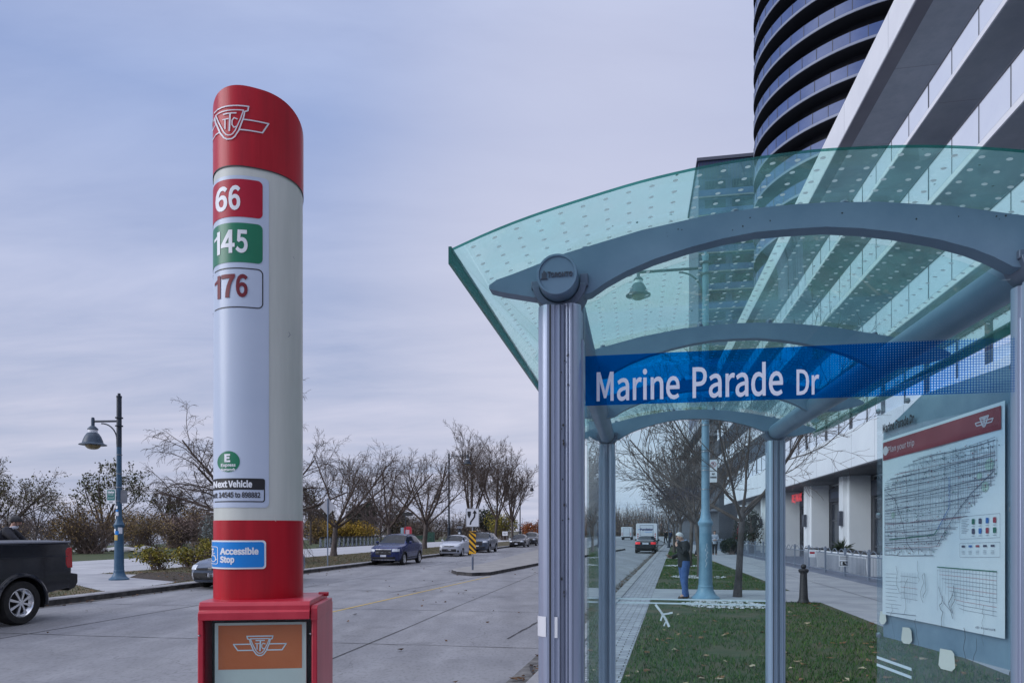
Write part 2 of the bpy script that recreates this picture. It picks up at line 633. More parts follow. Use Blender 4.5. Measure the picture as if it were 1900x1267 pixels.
def put_text(mb, s, x0, x1, y0, y1, fn, mi=0, bold=0.0, cuts=0):
    """text fitted into a box; with cuts it is sliced into upright slivers so that it can follow a curved surface"""
    vs_, fs = text_faces(s, bold)
    if cuts:
        bm = bmesh.new()
        bv = [bm.verts.new((x, y, 0)) for x, y in vs_]
        for f in fs:
            if len(set(f)) > 2:
                try:
                    bm.faces.new([bv[i] for i in dict.fromkeys(f)])
                except ValueError:
                    pass
        for k in range(1, cuts):
            bmesh.ops.bisect_plane(bm, geom=bm.verts[:] + bm.edges[:] + bm.faces[:], plane_co=(k / cuts, 0, 0), plane_no=(1, 0, 0), dist=1e-6)
        bm.verts.index_update()
        vs_ = [(v.co.x, v.co.y) for v in bm.verts]
        fs = [tuple(v.index for v in f.verts) for f in bm.faces]
        bm.free()
    mb.add([fn(x0 + (x1 - x0) * x, y0 + (y1 - y0) * y) for x, y in vs_], fs, mi)
def put_one(mb, x0, x1, y0, y1, fn, mi=0):       # a plain numeral one without a foot
    w_, h_ = x1 - x0, y1 - y0
    a = x0 + w_ * .50
    mb.grid([[fn(x, y0 + h_ * t) for t in (0, .25, .5, .76, 1)] for x in (a, (a + x1) / 2, x1)], mi)
    mb.add([fn(a, y0 + h_ * .70), fn(a, y0 + h_ * .84), fn(x0, y0 + h_ * .76), fn(x0, y0 + h_ * .64)], [(0, 1, 2, 3)], mi)
def put_rect(mb, x0, x1, y0, y1, fn, r=0.0, nx=10, mi=0):
    """filled rectangle with rounded corners in (x, y), mapped by fn"""
    xs = [x0 + (x1 - x0) * i / nx for i in range(nx + 1)]
    if r:
        for k in range(1, 5):
            a = math.pi / 2 * k / 5
            xs += [x0 + r * (1 - math.cos(a)), x1 - r * (1 - math.cos(a))]
        xs = sorted(xs)
    def inset(x):
        d = min(x - x0, x1 - x)
        return 0 if d >= r else r - math.sqrt(max(0, r * r - (r - d) ** 2))
    mb.grid([[fn(x, y0 + inset(x)), fn(x, y1 - inset(x))] for x in xs], mi)
def put_line(mb, pts, wd, fn, mi=0, closed=False):
    """stroke of width wd along a polyline in (x, y)"""
    if closed:
        pts = list(pts) + [pts[0]]
    for (xa, ya), (xb, yb) in zip(pts[:-1], pts[1:]):
        dx, dy = xb - xa, yb - ya
        l = math.hypot(dx, dy) or 1
        nx_, ny_ = -dy / l * wd / 2, dx / l * wd / 2
        ex, ey = dx / l * wd * .35, dy / l * wd * .35
        n = max(1, int(l / (wd * 2.5)))
        rows = []
        for i in range(n + 1):
            t = i / n
            x, y = xa - ex + (dx + 2 * ex) * t, ya - ey + (dy + 2 * ey) * t
            rows.append([fn(x + nx_, y + ny_), fn(x - nx_, y - ny_)])
        mb.grid(rows, mi)
def put_frame(mb, x0, x1, y0, y1, r, wd, fn, mi=0):
    pts = []
    for cx, cy, a0 in ((x1 - r, y1 - r, 0), (x0 + r, y1 - r, 90), (x0 + r, y0 + r, 180), (x1 - r, y0 + r, 270)):
        pts += [(cx + r * math.cos(R(a0 + 18 * k)), cy + r * math.sin(R(a0 + 18 * k))) for k in range(6)]
    put_line(mb, pts, wd, fn, mi, True)
def put_disc(mb, cx, cy, r, fn, n=28, mi=0):
    m_ = max(6, n // 2)
    rows = []
    for k in range(m_ + 1):
        x = -math.cos(math.pi * k / m_)
        h = math.sqrt(max(0, 1 - x * x)) + 1e-4
        rows.append([fn(cx + r * x, cy - r * h), fn(cx + r * x, cy), fn(cx + r * x, cy + r * h)])
    mb.grid(rows, mi)
def put_emblem(mb, cx, cy, wd, fn, mi=0, lw=None, sy=1.0):
    """winged keystone emblem, wd = full wing span"""
    k = wd / 2
    lw = lw or wd * .022
    T = lambda pts: [(cx + x * k, cy + y * k * sy) for x, y in pts]
    half = [(.49, .37), (.47, .27), (.39, .24), (.36, .10), (.24, -.20), (.14, -.34), (.06, -.39)]
    put_line(mb, T([(-x, y) for x, y in half[::-1]] + half), lw, fn, mi, True)
    half = [(.36, .27), (.28, .06), (.15, -.20), (.08, -.28), (.03, -.30)]
    put_line(mb, T([(-x, y) for x, y in half[::-1]] + half), lw * .8, fn, mi, True)
    for sx in (-1, 1):
        put_line(mb, T([(sx * .37, .06), (sx * 1.0, .06), (sx * .84, -.18), (sx * .27, -.18)]), lw, fn, mi)
    put_line(mb, T([(-.15, .20), (.17, .20)]), lw, fn, mi)
    put_line(mb, T([(.02, .20), (.0, -.20)]), lw * 1.2, fn, mi)
    put_line(mb, T([(-.17, .08), (-.03, .08)]), lw * .8, fn, mi)
    put_line(mb, T([(-.11, .08), (-.11, -.14)]), lw * .8, fn, mi)
    put_line(mb, T([(.20, .06), (.12, .09), (.07, .03), (.07, -.07), (.12, -.13), (.20, -.10)]), lw * .8, fn, mi)

# ------------------------------------------------------------------ ground, road, pavements
def sheet(name, pts, m, z=None, sub=0):
    mb = MB()
    mb.add([(p[0], p[1], p[2] if z is None else z) for p in pts], [tuple(range(len(pts)))])
    return struct(name, mb, m, smooth=False)
def strip(name, left, right, m, z):        # between two w(s) functions / lists sampled along s
    mb = MB()
    mb.grid([[W(wl, s, z), W(wr, s, z)] for (s, wl), (_, wr) in zip(left, right)])
    return struct(name, mb, m, smooth=False)
SS = list(range(-60, 161, 5))
mb = MB()
mb.add([(-4000, -900, -.30), (4000, -900, -.30), (4000, 4500, -.30), (-4000, 4500, -.30)], [(0, 1, 2, 3)])
struct('ground', mb, mat('far_ground', (.05, .055, .03), (.09, .08, .05), .02, .95), smooth=False)
mb = MB()
mb.add([W(-62, -200, -.20), W(-62, 150, -.20), W(-120, 330, -.20), W(-900, 1800, -.20), W(-3500, 1800, -.20), W(-3500, -600, -.20), W(-62, -600, -.20)], [tuple(range(7))])
struct('lake_water', mb, mat('lake_water', (.20, .24, .30), rough=.12, bump=.2, bscale=3, spec=.8), smooth=False)
# road slab between the kerbs
mb = MB()
mb.grid([[W(-13.9, s, 0), W(kerb_w(s), s, 0)] for s in SS] + [[W(-13.9, 230, 0), W(9, 230, 0)], [W(-40, 420, 0), W(-20, 420, 0)]])
struct('road', mb, m_road, smooth=False)
# expansion joints and tar seams of the concrete slab
mb = MB()
def seam(pts, wd, z=.004):
    mb.tube([(p[0], p[1], z) for p in pts], wd, 3, False)
def flatline(mbx, p0, p1, wd, z=.004):
    d = (p1 - p0).normalized()
    n = Vector((-d.y, d.x, 0)) * wd / 2
    mbx.add([(p0 - n).to_tuple()[:2] + (z,), (p1 - n).to_tuple()[:2] + (z,), (p1 + n).to_tuple()[:2] + (z,), (p0 + n).to_tuple()[:2] + (z,)], [(0, 1, 2, 3)])
rng = random.Random(3)
def wobble(p0, p1, wd, n=14, amp=.02):
    prev = p0
    for i in range(1, n + 1):
        q = p0.lerp(p1, i / n) + Vector((rng.uniform(-amp, amp), rng.uniform(-amp, amp), 0))
        flatline(mb, prev, q, wd * rng.uniform(.5, 1.3))
        prev = q
s_ = -22.0
while s_ < 95:                                       # transverse joints
    wobble(W(-13.6, s_), W(kerb_w(s_) - .35, s_ + .2), .025 if s_ < 40 else .03, 26)
    s_ += 4.6
for off, wd in ((-4.35, .025), (-10.6, .025)):       # lengthwise joints
    wobble(W(off, -30), W(off + .4, 90), wd, 40)
wobble(G(1005, 1150), G(940, 1185), .05, 10, .015)
wobble(G(985, 1235), G(1010, 1290), .05, 6, .015)
wobble(G(720, 1100), G(900, 1068), .04, 12)
struct('road_line', mb, m_joint, smooth=False, fix=False)
mb = MB()                                            # centre line
for (a_, b_) in ((G(380, 1188), G(910, 1069)),):
    flatline(mb, a_, b_, .085, .005)
struct('road_marking', mb, m_yell, smooth=False)
# kerbs (real steps): left of the road, right of the road
def kerb(name, fl, fr, s0, s1, face_left):
    mbx = MB()
    rows = []
    s = s0
    while s <= s1:
        l, r = fl(s), fr(s)
        if face_left:
            rows.append([W(l, s, -.05), W(l + .012, s, .125), W(l + .04, s, .15), W(r, s, .155), W(r, s, -.05)])
        else:
            rows.append([W(l, s, -.05), W(l, s, .165), W(r - .04, s, .16), W(r - .012, s, .135), W(r, s, -.05)])
        s += 3
    o = len(mbx.v)
    n = 5
    mbx.grid(rows)
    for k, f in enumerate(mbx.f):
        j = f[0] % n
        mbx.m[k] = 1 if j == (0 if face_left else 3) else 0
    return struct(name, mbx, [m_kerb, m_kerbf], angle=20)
kerb('kerb', kerb_w, lambda s: kerb_w(s) + .28, -40, 120, True)
kerb('kerb', lambda s: -14.25, lambda s: -13.9, -40, 160, False)
def gutter_m(): return mat('gutter_concrete', (.06, .058, .056), (.19, .185, .18), 5, .85, bump=.25, bscale=25, detail=10)
strip('gutter_road', [(s, kerb_w(s) - .34) for s in SS], [(s, kerb_w(s) - .002) for s in SS], gutter_m(), .003)
strip('gutter_road', [(s, -13.895) for s in SS], [(s, -13.62) for s in SS], MATS['gutter_concrete'], .003)
# gutter leaves are added with the litter; paver strip and lawn
def pavers():
    m = bpy.data.materials.new('grey_pavers')
    m.use_nodes = True
    t = m.node_tree
    b = t.nodes['Principled BSDF']
    c = t.nodes.new('ShaderNodeTexCoord')
    mp_ = t.nodes.new('ShaderNodeMapping')
    mp_.inputs['Rotation'].default_value = (0, 0, A + R(3.4))
    t.links.new(c.outputs['Object'], mp_.inputs[0])
    br = t.nodes.new('ShaderNodeTexBrick')
    br.inputs['Color1'].default_value = (.30, .30, .33, 1)
    br.inputs['Color2'].default_value = (.46, .46, .49, 1)
    br.inputs['Mortar'].default_value = (.07, .07, .075, 1)
    br.inputs['Scale'].default_value = 1.0
    br.inputs['Brick Width'].default_value = .22
    br.inputs['Row Height'].default_value = .11
    br.inputs['Mortar Size'].default_value = .008
    br.inputs['Bias'].default_value = -.1
    t.links.new(mp_.outputs[0], br.inputs['Vector'])
    n = t.nodes.new('ShaderNodeTexNoise')
    n.inputs['Scale'].default_value = 2.0
    n.inputs['Detail'].default_value = 8
    t.links.new(c.outputs['Object'], n.inputs['Vector'])
    mr = t.nodes.new('ShaderNodeMapRange')
    mr.inputs[3].default_value = .65
    mr.inputs[4].default_value = 1.3
    t.links.new(n.outputs['Fac'], mr.inputs[0])
    mm = t.nodes.new('ShaderNodeMix')
    mm.data_type = 'RGBA'
    mm.blend_type = 'MULTIPLY'
    mm.inputs[0].default_value = 1
    t.links.new(br.outputs['Color'], mm.inputs[6])
    t.links.new(mr.outputs[0], mm.inputs[7])
    t.links.new(mm.outputs[2], b.inputs['Base Color'])
    b.inputs['Roughness'].default_value = .85
    bp = t.nodes.new('ShaderNodeBump')
    bp.inputs['Strength'].default_value = .6
    bp.inputs['Distance'].default_value = .01
    bp.invert = True
    t.links.new(br.outputs['Fac'], bp.inputs['Height'])
    t.links.new(bp.outputs[0], b.inputs['Normal'])
    return m
strip('paver_path', [(s, kerb_w(s) + .28) for s in SS], [(s, lawn_w(s)) for s in SS], pavers(), .136)
strip('lawn', [(s, lawn_w(s)) for s in SS if s <= 75], [(s, 4.25) for s in SS if s <= 75], m_grass, .130)
strip('sidewalk', [(s, 4.25) for s in SS], [(s, 7.1) for s in SS], m_walk, .134)
strip('patio_pavement', [(s, 7.1) for s in SS], [(s, 13.0) for s in SS], mat('patio_paving', (.13, .15, .20), (.19, .21, .27), 1.5, .8, bump=.1), .130)
strip('cross_path', [(s, lawn_w(s)) for s in (16.9, 20.1)], [(s, 4.25) for s in (16.9, 20.1)], m_walk, .142)
strip('shelter_pavement', [(s, lawn_w(s)) for s in (-12, -6, 0, 6.4)], [(s, 4.25) for s in (-12, -6, 0, 6.4)], m_walk, .140)
mb = MB()
for s in [x * 1.6 - 12 for x in range(50)]:
    flatline(mb, W(4.27, s), W(7.05, s), .018, .1385)
flatline(mb, W(5.7, -12), W(5.7, 66), .018, .139)
for s in (17.0, 18.5, 20.05):
    flatline(mb, W(lawn_w(s) + .02, s), W(4.2, s), .02, .147)
struct('sidewalk_line', mb, m_joint, smooth=False, fix=False)
# median island
mpts = [G(838, 1062.5), G(848, 1066), G(875, 1068.5), G(910, 1067), G(1000, 1048.5), W(-1.0, 66), W(-2.2, 66.5), G(998, 1022), G(880, 1054), G(846, 1060)]
mb = MB()
n = len(mpts)
c_ = sum(mpts, Vector()) / n
ins = [p + (c_ - p).normalized() * .22 for p in mpts]
vs_ = [(p.x, p.y, -.02) for p in mpts] + [(p.x, p.y, .14) for p in mpts] + [(p.x, p.y, .145) for p in ins]
fs = [(i, (i + 1) % n, n + (i + 1) % n, n + i) for i in range(n)] + [(n + i, n + (i + 1) % n, 2 * n + (i + 1) % n, 2 * n + i) for i in range(n)] + [tuple(range(2 * n, 3 * n))]
mb.add(vs_, fs)
mb.m = [0] * n + [1] * n + [2]
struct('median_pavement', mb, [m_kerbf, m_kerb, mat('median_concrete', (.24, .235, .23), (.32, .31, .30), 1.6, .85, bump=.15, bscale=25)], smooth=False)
# boulevard, service road and verge on the lake side
strip('boulevard_land', [(s, -20.8) for s in SS], [(s, -14.25) for s in SS], m_blvd, .132)
strip('service_road', [(s, -31.0) for s in SS], [(s, -20.8) for s in SS], mat('service_road_concrete', (.38, .385, .41), (.47, .475, .49), .8, .8, bump=.1, bscale=25, detail=10), .10)
mb = MB()
for s in range(-20, 90, 6):
    flatline(mb, W(-31, s), W(-20.9, s), .03, .104)
for wv in (-24.2, -27.6):
    flatline(mb, W(wv, -20), W(wv, 120), .04, .1045)
struct('service_road_line', mb, m_joint, smooth=False, fix=False)
strip('verge_lawn', [(s, -62) for s in SS], [(s, -31.0) for s in SS], mat('verge_grass', (.035, .065, .018), (.07, .075, .03), 1.2, .95, bump=.4, bscale=30), .09)
# concrete pad and path round the lamp on the boulevard
pad = [G(130, 1082, .14), G(200, 1098, .14), G(330, 1079, .14), G(282, 1066, .14), G(190, 1064, .14), G(110, 1063, .14)]
sheet('lamp_pavement', pad, m_walk, .139)
sheet('planting_bed_ground', [G(240, 1071, .14), G(330, 1079, .14), G(400, 1069, .14), G(330, 1060, .14), G(262, 1062, .14)], mat('dark_mulch', (.03, .022, .018), (.07, .05, .035), 6, .95, bump=.6, bscale=40), .144)

from mathutils import noise as mnoise
# grass blades and litter ("stuff")
def blades(name, n, area, h, wd, m):
    mbx = MB()
    rg = random.Random(11)
    for _ in range(n):
        x, y, z = area(rg)
        t = rg.uniform(0, math.pi)
        hh = h * rg.uniform(.5, 1.3)
        dx, dy = math.cos(t) * wd, math.sin(t) * wd
        lx, ly = rg.uniform(-.6, .6) * hh, rg.uniform(-.6, .6) * hh
        mbx.add([(x - dx, y - dy, z), (x + dx, y + dy, z), (x + lx, y + ly, z + hh)], [(0, 1, 2)])
    o = mbx.build(name, m, smooth=False, fix=False)
    o['kind'] = 'stuff'
    return o
def lawn_area(rg):
    while True:
        s = 6.4 + 50 * rg.random() ** 2.0
        if 16.9 < s < 20.1:
            continue
        wv = rg.uniform(lawn_w(s) + .02, 4.23)
        nv = mnoise.noise(Vector((wv * .7, s * .45, 3.1))) + .5 * mnoise.noise(Vector((wv * 2.1, s * 1.6, 1.7)))
        if nv > .22 + .25 * rg.random() or wv > 4.0 + .2 * rg.random():
            continue
        return W(wv, s, .13)
tag(blades('lawn_grass', 42000, lawn_area, .055, .007, leaf_mat('grass_blades', (.018, .075, .012), (.095, .155, .032), (.035, .10, .018))), 'short green grass of the lawn beside the glass bus shelter', 'grass')
def in_poly(p, poly):
    c = False
    for i in range(len(poly)):
        a, b = poly[i - 1], poly[i]
        if (a[1] > p[1]) != (b[1] > p[1]) and p[0] < (b[0] - a[0]) * (p[1] - a[1]) / (b[1] - a[1]) + a[0]:
            c = not c
    return c
def blvd_area(rg):
    while True:
        s = 8 + 62 * rg.random() ** 1.2
        p = W(rg.uniform(-20.7, -14.3), s, .13)
        if not in_poly(p, pad):
            return p
tag(blades('boulevard_grass', 26000, blvd_area, .045, .010, leaf_mat('dull_grass', (.04, .065, .018), (.16, .13, .06), (.08, .095, .03))), 'thin patchy grass of the boulevard between kerb and service road', 'grass')
def litter(name, label, n, area, size, m):
    mbx = MB()
    rg = random.Random(5)
    for _ in range(n):
        x, y, z = area(rg)
        t = rg.uniform(0, 6.28)
        r = size * rg.uniform(.5, 1.3)
        pts = []
        for k in range(5):
            q = t + k * 1.2566
            rr = r * (1 if k % 2 else .62)
            pts.append((x + math.cos(q) * rr, y + math.sin(q) * rr, z + .006 + rg.uniform(0, .035)))
        mbx.add(pts, [(0, 1, 2, 3, 4)])
    o = mbx.build(name, m, smooth=False, fix=False)
    o['kind'] = 'stuff'
    return tag(o, label, 'leaves')
m_leafd = leaf_mat('fallen_leaves', (.10, .05, .02), (.45, .38, .26), (.22, .12, .05))
litter('fallen_leaves', 'dry pale leaves scattered over the lawn by the shelter', 560, lawn_area, .055, m_leafd)
def gutter_area(rg):
    if rg.random() < .6:
        s = rg.uniform(8, 60)
        return W(kerb_w(s) - abs(rg.gauss(0, .16)) - .02, s, .004)
    s = rg.uniform(2, 60)
    if rg.random() < .6:
        return W(-13.85 + abs(rg.gauss(0, .3)), s, .004)
    return W(rg.uniform(-13, -2), s, .004)
litter('gutter_leaves', 'brown leaves lying in the gutters and on the concrete road', 900, gutter_area, .05, leaf_mat('brown_leaves', (.05, .025, .012), (.16, .09, .05)))
litter('boulevard_leaves', 'brown leaf litter under the bare boulevard trees', 1300, blvd_area, .07, leaf_mat('rust_leaves', (.08, .035, .015), (.24, .13, .06)))

# ------------------------------------------------------------------ transit stop pylon on its red cabinet
PC = Vector((-.796, 2.15, 0))
PR = .131
pyl = thing('transit_stop_pylon', 'red and cream round transit stop pylon with route numbers on a red poster cabinet', 'stop pylon', PC)
dc = Vector((-PC.x, -PC.y, 0)).normalized()          # towards the pavement where the viewer stands
rt = Vector((-dc.y, dc.x, 0))
def cyl(phi, z, off=0.0):                            # slightly squared round section
    p = R(phi)
    c_, s_ = math.cos(p), math.sin(p)
    e = 2 / 2.5
    x, y = math.copysign(abs(s_) ** e, s_) * (PR + off), math.copysign(abs(c_) ** e, c_) * (PR + off)
    v = dc * y + rt * x
    return (v.x, v.y, z)
def slant(base, kr, kf):
    return lambda phi: base + kr * math.sin(R(phi)) + kf * math.cos(R(phi))
z_cap = slant(1.8 + 1.259, -.018, .051)
z_mid = slant(1.8 + 1.0655, -.007, .0085)
def cyl_band(name, f0, f1, m, off=0.0, rows=14, n=96, cap=True):
    mbx = MB()
    ring = []
    for i in range(rows + 1):
        ring.append([cyl(360 * k / n, f0(360 * k / n) + (f1(360 * k / n) - f0(360 * k / n)) * i / rows, off) for k in range(n + 1)])
    mbx.grid(ring)
    if cap:
        mbx.add([cyl(360 * k / n, f1(360 * k / n), off) for k in range(n)], [tuple(range(n))])
    return mbx.build(name, m, pyl, angle=50)
cyl_band('base_band', lambda p: 1.594, lambda p: 1.832, m_red, .0015)
cyl_band('column', lambda p: 1.60, z_mid, m_cream, 0)
cyl_band('cap', z_mid, z_cap, m_red, .0022)
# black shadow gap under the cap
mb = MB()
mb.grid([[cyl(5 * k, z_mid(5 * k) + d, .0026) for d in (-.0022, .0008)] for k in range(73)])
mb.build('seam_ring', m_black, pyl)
# printed films are laid out in flat sheet units: x across the film, y upwards (one unit = 1/612 m)
def film(off, k=629.0):
    def fn(x, y):
        u = (x - 481.0) / 82.0
        z = 1.8 + (985 + y) / k
        if u <= -1:
            return cyl(-90 + (u + 1) * 60, z, off)
        e = 2.5 / 2
        return cyl(math.degrees(math.asin(max(-1, min(1, math.copysign(abs(u) ** e, u))))), z, off)
    return fn
def part(name, fn_draw, m, parent=None, **k):
    mbx = MB()
    fn_draw(mbx)
    return mbx.build(name, m, parent or pyl, smooth=False, fix=False, **k)
part('label_panel', lambda b: put_rect(b, 378, 498, -941, -326, film(.0014), 8, 60), m_label)
f2, f4 = film(.0022), film(.0032)
rows = [('66', 'red', 333, 403, 345, 391, 406, 449), ('145', 'green', 414, 487, 427, 470, 404, 461.5), ('176', 'white', 498, 570, 509, 552, 404.5, 461.5)]
for s, kind, y0, y1, t0, t1, x0, x1 in rows:
    def badge(b, y0=y0, y1=y1, kind=kind):
        if kind == 'white':
            put_frame(b, 386, 487, -y1, -y0, 9, 2.0, f2)
        else:
            put_rect(b, 386, 487, -y1, -y0, f2, 9, 60)
    bd = part('route_badge', badge, {'red': m_redv, 'green': m_green, 'white': m_black}[kind])
    bd['label'] = {'red': 'red rounded badge with white 66', 'green': 'green rounded badge with white 145', 'white': 'outlined white badge with maroon 176'}[kind]
    def digits(b, s=s, t0=t0, t1=t1, x0=x0, x1=x1):
        if s[0] == '1':
            put_one(b, x0, x0 + 10.5, -t1, -t0, f4)
            put_text(b, s[1], x0 + 12, x0 + 35.5, -t1, -t0, f4, 0, .011, 10)
            put_text(b, s[2], x0 + 37, x1, -t1, -t0, f4, 0, .011, 10)
        else:
            put_text(b, s[0], x0, x0 + 21, -t1, -t0, f4, 0, .011, 10)
            put_text(b, s[1], x0 + 23, x1, -t1, -t0, f4, 0, .011, 10)
    part('route_number', digits, m_maroon if kind == 'white' else m_white, bd)
eb = part('express_badge', lambda b: put_disc(b, 428.5, -856, 19.5, f2, 40), m_green)
def ext(b):
    put_text(b, 'E', 422, 432, -857, -842, f4, 0, .02)
    put_text(b, 'Express', 416, 441, -867, -859.5, f4, 0, .012, 8)
    put_text(b, 'Network', 416, 441, -873.5, -868, f4, 0, .012, 8)
part('badge_lettering', ext, m_white, eb)
def nv(b):
    put_rect(b, 386, 491, -908, -887, f2, 4, 40)
    put_frame(b, 386, 490, -930, -890, 4, 2, f2)
nvp = part('next_vehicle_panel', nv, m_black)
part('panel_lettering', lambda b: put_text(b, 'Next Vehicle', 402, 469, -904, -890.5, f4, 0, .018, 20), m_white, nvp)
part('panel_number', lambda b: put_text(b, 'Text 14545 to 898882', 390, 483, -923, -912.5, f4, 0, .012, 24), m_black, nvp)
g2, g3, g4 = film(.005, 627.0), film(.0058, 627.0), film(.0066, 627.0)
def acc(b):
    put_rect(b, 376, 492.5, -1055, -1002, g2, 6, 40)
    put_line(b, [(492.5, -1050), (492.5, -1007)], .6, film(.003, 627.0))
asn = part('accessible_stop_sign', acc, m_white)
part('sign_face', lambda b: put_rect(b, 379, 489.5, -1052, -1005, g3, 5, 40), m_blue, asn)
def acct(b):
    put_text(b, 'Accessible', 416, 480, -1028.5, -1015, g4, 0, .02, 16)
    put_text(b, 'Stop', 416, 440, -1046.5, -1031, g4, 0, .02, 8)
    put_frame(b, 391, 412, -1046, -1014, 3, 1.1, g4)
    put_disc(b, 403.3, -1019, 1.9, g4, 12)
    put_line(b, [(403, -1022), (403.5, -1031), (407, -1031), (409, -1038), (410, -1037.5)], 1.5, g4)
    put_line(b, [(403.2, -1026), (407, -1026)], 1.2, g4)
    put_line(b, [(404 + 4.6 * math.cos(R(t)), -1036 + 6 * math.sin(R(t))) for t in range(120, 370, 20)], 1.4, g4)
part('sign_lettering', acct, m_white, asn)
part('emblem', lambda b: put_emblem(b, 431, -228, 132, film(.0046), 0, 2.4, 1.22), mat('emblem_silver', (.66, .66, .72), rough=.35))

# scuffs and grime streaks on the pylon
rg = random.Random(17)
for k in range(5):
    x0, y0 = rg.uniform(505, 560), -rg.uniform(380, 1090)
    ln = rg.uniform(3, 11)
    bm_ = m_steeld if k % 3 else m_paper
    part('scuff', lambda b: put_line(b, [(x0, y0), (x0 + rg.uniform(-3, 3), y0 - ln * .5), (x0 + rg.uniform(-4, 4), y0 - ln)], rg.uniform(.35, .8), film(.0028)), bm_)
# cabinet: local frame e1 along its front, e2 into its depth
YB = R(6.5)
cab0 = Vector((-.9056, 1.9626, 0)) - PC
def cb(x, y, z):
    return (cab0.x + x * math.cos(YB) - y * math.sin(YB), cab0.y + x * math.sin(YB) + y * math.cos(YB), z)
CW, CD, CH = .330, .315, 1.565
def cbox(b, x0, x1, y0, y1, z0, z1, mi=0):
    b.hexa([cb(x0, y0, z0), cb(x1, y0, z0), cb(x1, y1, z0), cb(x0, y1, z0), cb(x0, y0, z1), cb(x1, y0, z1), cb(x1, y1, z1), cb(x0, y1, z1)], mi)
m_cab = mat('red_cabinet_paint', (.42, .006, .028), (.56, .03, .055), 5, .38, bump=.03, bscale=30, coat=.2, stretch=(1, 1, .4))
mb = MB()
cbox(mb, 0, .016, .004, CD, .15, CH)                  # left wall
cbox(mb, CW - .010, CW + .006, .004, CD, .15, CH)     # right wall
cbox(mb, .016, CW - .010, CD - .015, CD - .002, .15, CH)
cbox(mb, .016, CW - .010, .03, CD - .015, .15, .30)
cbox(mb, .016, CW - .010, .012, .03, .15, .95)
cab = mb.build('cabinet', m_cab, pyl, bevel=.003)
cab['label'] = 'red metal cabinet with an orange poster behind its front'
mb = MB()
poly = [(-.018, 1.545), (-.018, 1.567), (-.011, 1.572), (-.011, 1.585), (-.004, 1.596), (.020, 1.598), (CD, 1.593), (CD, CH + .002), (-.002, CH + .002), (-.004, 1.545)]
mb.prism(poly, lambda y, z, t: cb(t, y, z), .008, CW - .012)
mb.prism([(-.006, 1.54), (-.006, 1.575), (.005, 1.583), (CD * .9, 1.578), (CD * .9, 1.54)], lambda y, z, t: cb(t, y, z), CW - .0105, CW + .0085)
mb.tube([cb(CW - .03, CD * .8, 1.594), cb(CW + .002, CD * .8, 1.594)], .007, 12)
mb.build('lid', m_cab, cab, bevel=.0015)
mb = MB()
for x in (.006, CW - .012):
    mb.lathe([(.0, -.003), (.0022, -.002), (.003, 0), (.003, .003)], 10, cb(x, -.001, 1.50), 'y')
mb.lathe([(.0, -.003), (.003, -.002), (.0035, .002)], 10, cb(.155, -.004, 1.548), 'y')
mb.build_each('rivet', m_bolt, cab)
mb = MB()
cbox(mb, .016, CW - .010, .085, .09, .95, CH)
mb.build('window_back', mat('dark_window_recess', (.03, .03, .035), (.05, .05, .05), 4, .4), cab)
fp = lambda x, z: cb(x, .060, z)
mb = MB()
cbox(mb, .040, .300, .0305, .038, .97, 1.531)
po = mb.build('poster', m_paper, cab)
mb = MB()
put_rect(mb, .050, .288, 1.395, 1.524, lambda x, z: cb(x, .0295, z), 0, 6)
mb.build('poster_print', m_orange, po, smooth=False, fix=False)
mb = MB()
put_emblem(mb, .168, 1.464, .150, lambda x, z: cb(x, .0285, z), 0, .0034)
mb.build('poster_emblem', m_white, po, smooth=False, fix=False)
mb = MB()
cbox(mb, .018, CW - .012, .012, .017, .955, 1.545)
mb.build('cabinet_window', m_pane, cab, smooth=False)

# ------------------------------------------------------------------ glass bus shelter
S0 = Vector((.1616, 2.25, 0))
sh = thing('bus_shelter', 'grey steel bus shelter with a green dotted glass roof and blue street name band', 'bus shelter', S0, -A)
SW, SL = 1.42, 3.57
SWR = 1.352                                            # the far end is a touch narrower                                   # width across, length along the street
SB = [0.0, 1.2, 2.4, SL]
def post_profile(f=1.0):
    pr = []
    def arc_(cx, cy, r, a0, a1, n=7):
        for k in range(n + 1):
            a = R(a0 + (a1 - a0) * k / n)
            pr.append((cx + r * math.cos(a), cy + r * math.sin(a)))
    # lobed aluminium extrusion: four rounded corners with slots on the sides
    arc_(.030, -.034, .040, -80, -8)
    pr.extend([(.066, -.013), (.058, -.012), (.058, .012), (.066, .013)])
    arc_(.030, .034, .040, 8, 80)
    pr.extend([(.014, .068), (.014, .060), (-.014, .060), (-.014, .068)])
    arc_(-.030, .034, .040, 100, 172)
    pr.extend([(-.066, .013), (-.058, .012), (-.058, -.012), (-.066, -.013)])
    arc_(-.030, -.034, .040, 188, 260)
    pr.extend([(-.014, -.068), (-.014, -.060), (-.004, -.060), (-.004, -.065), (.004, -.065), (.004, -.060), (.016, -.060), (.016, -.067)])
    return pr
PT = 2.525
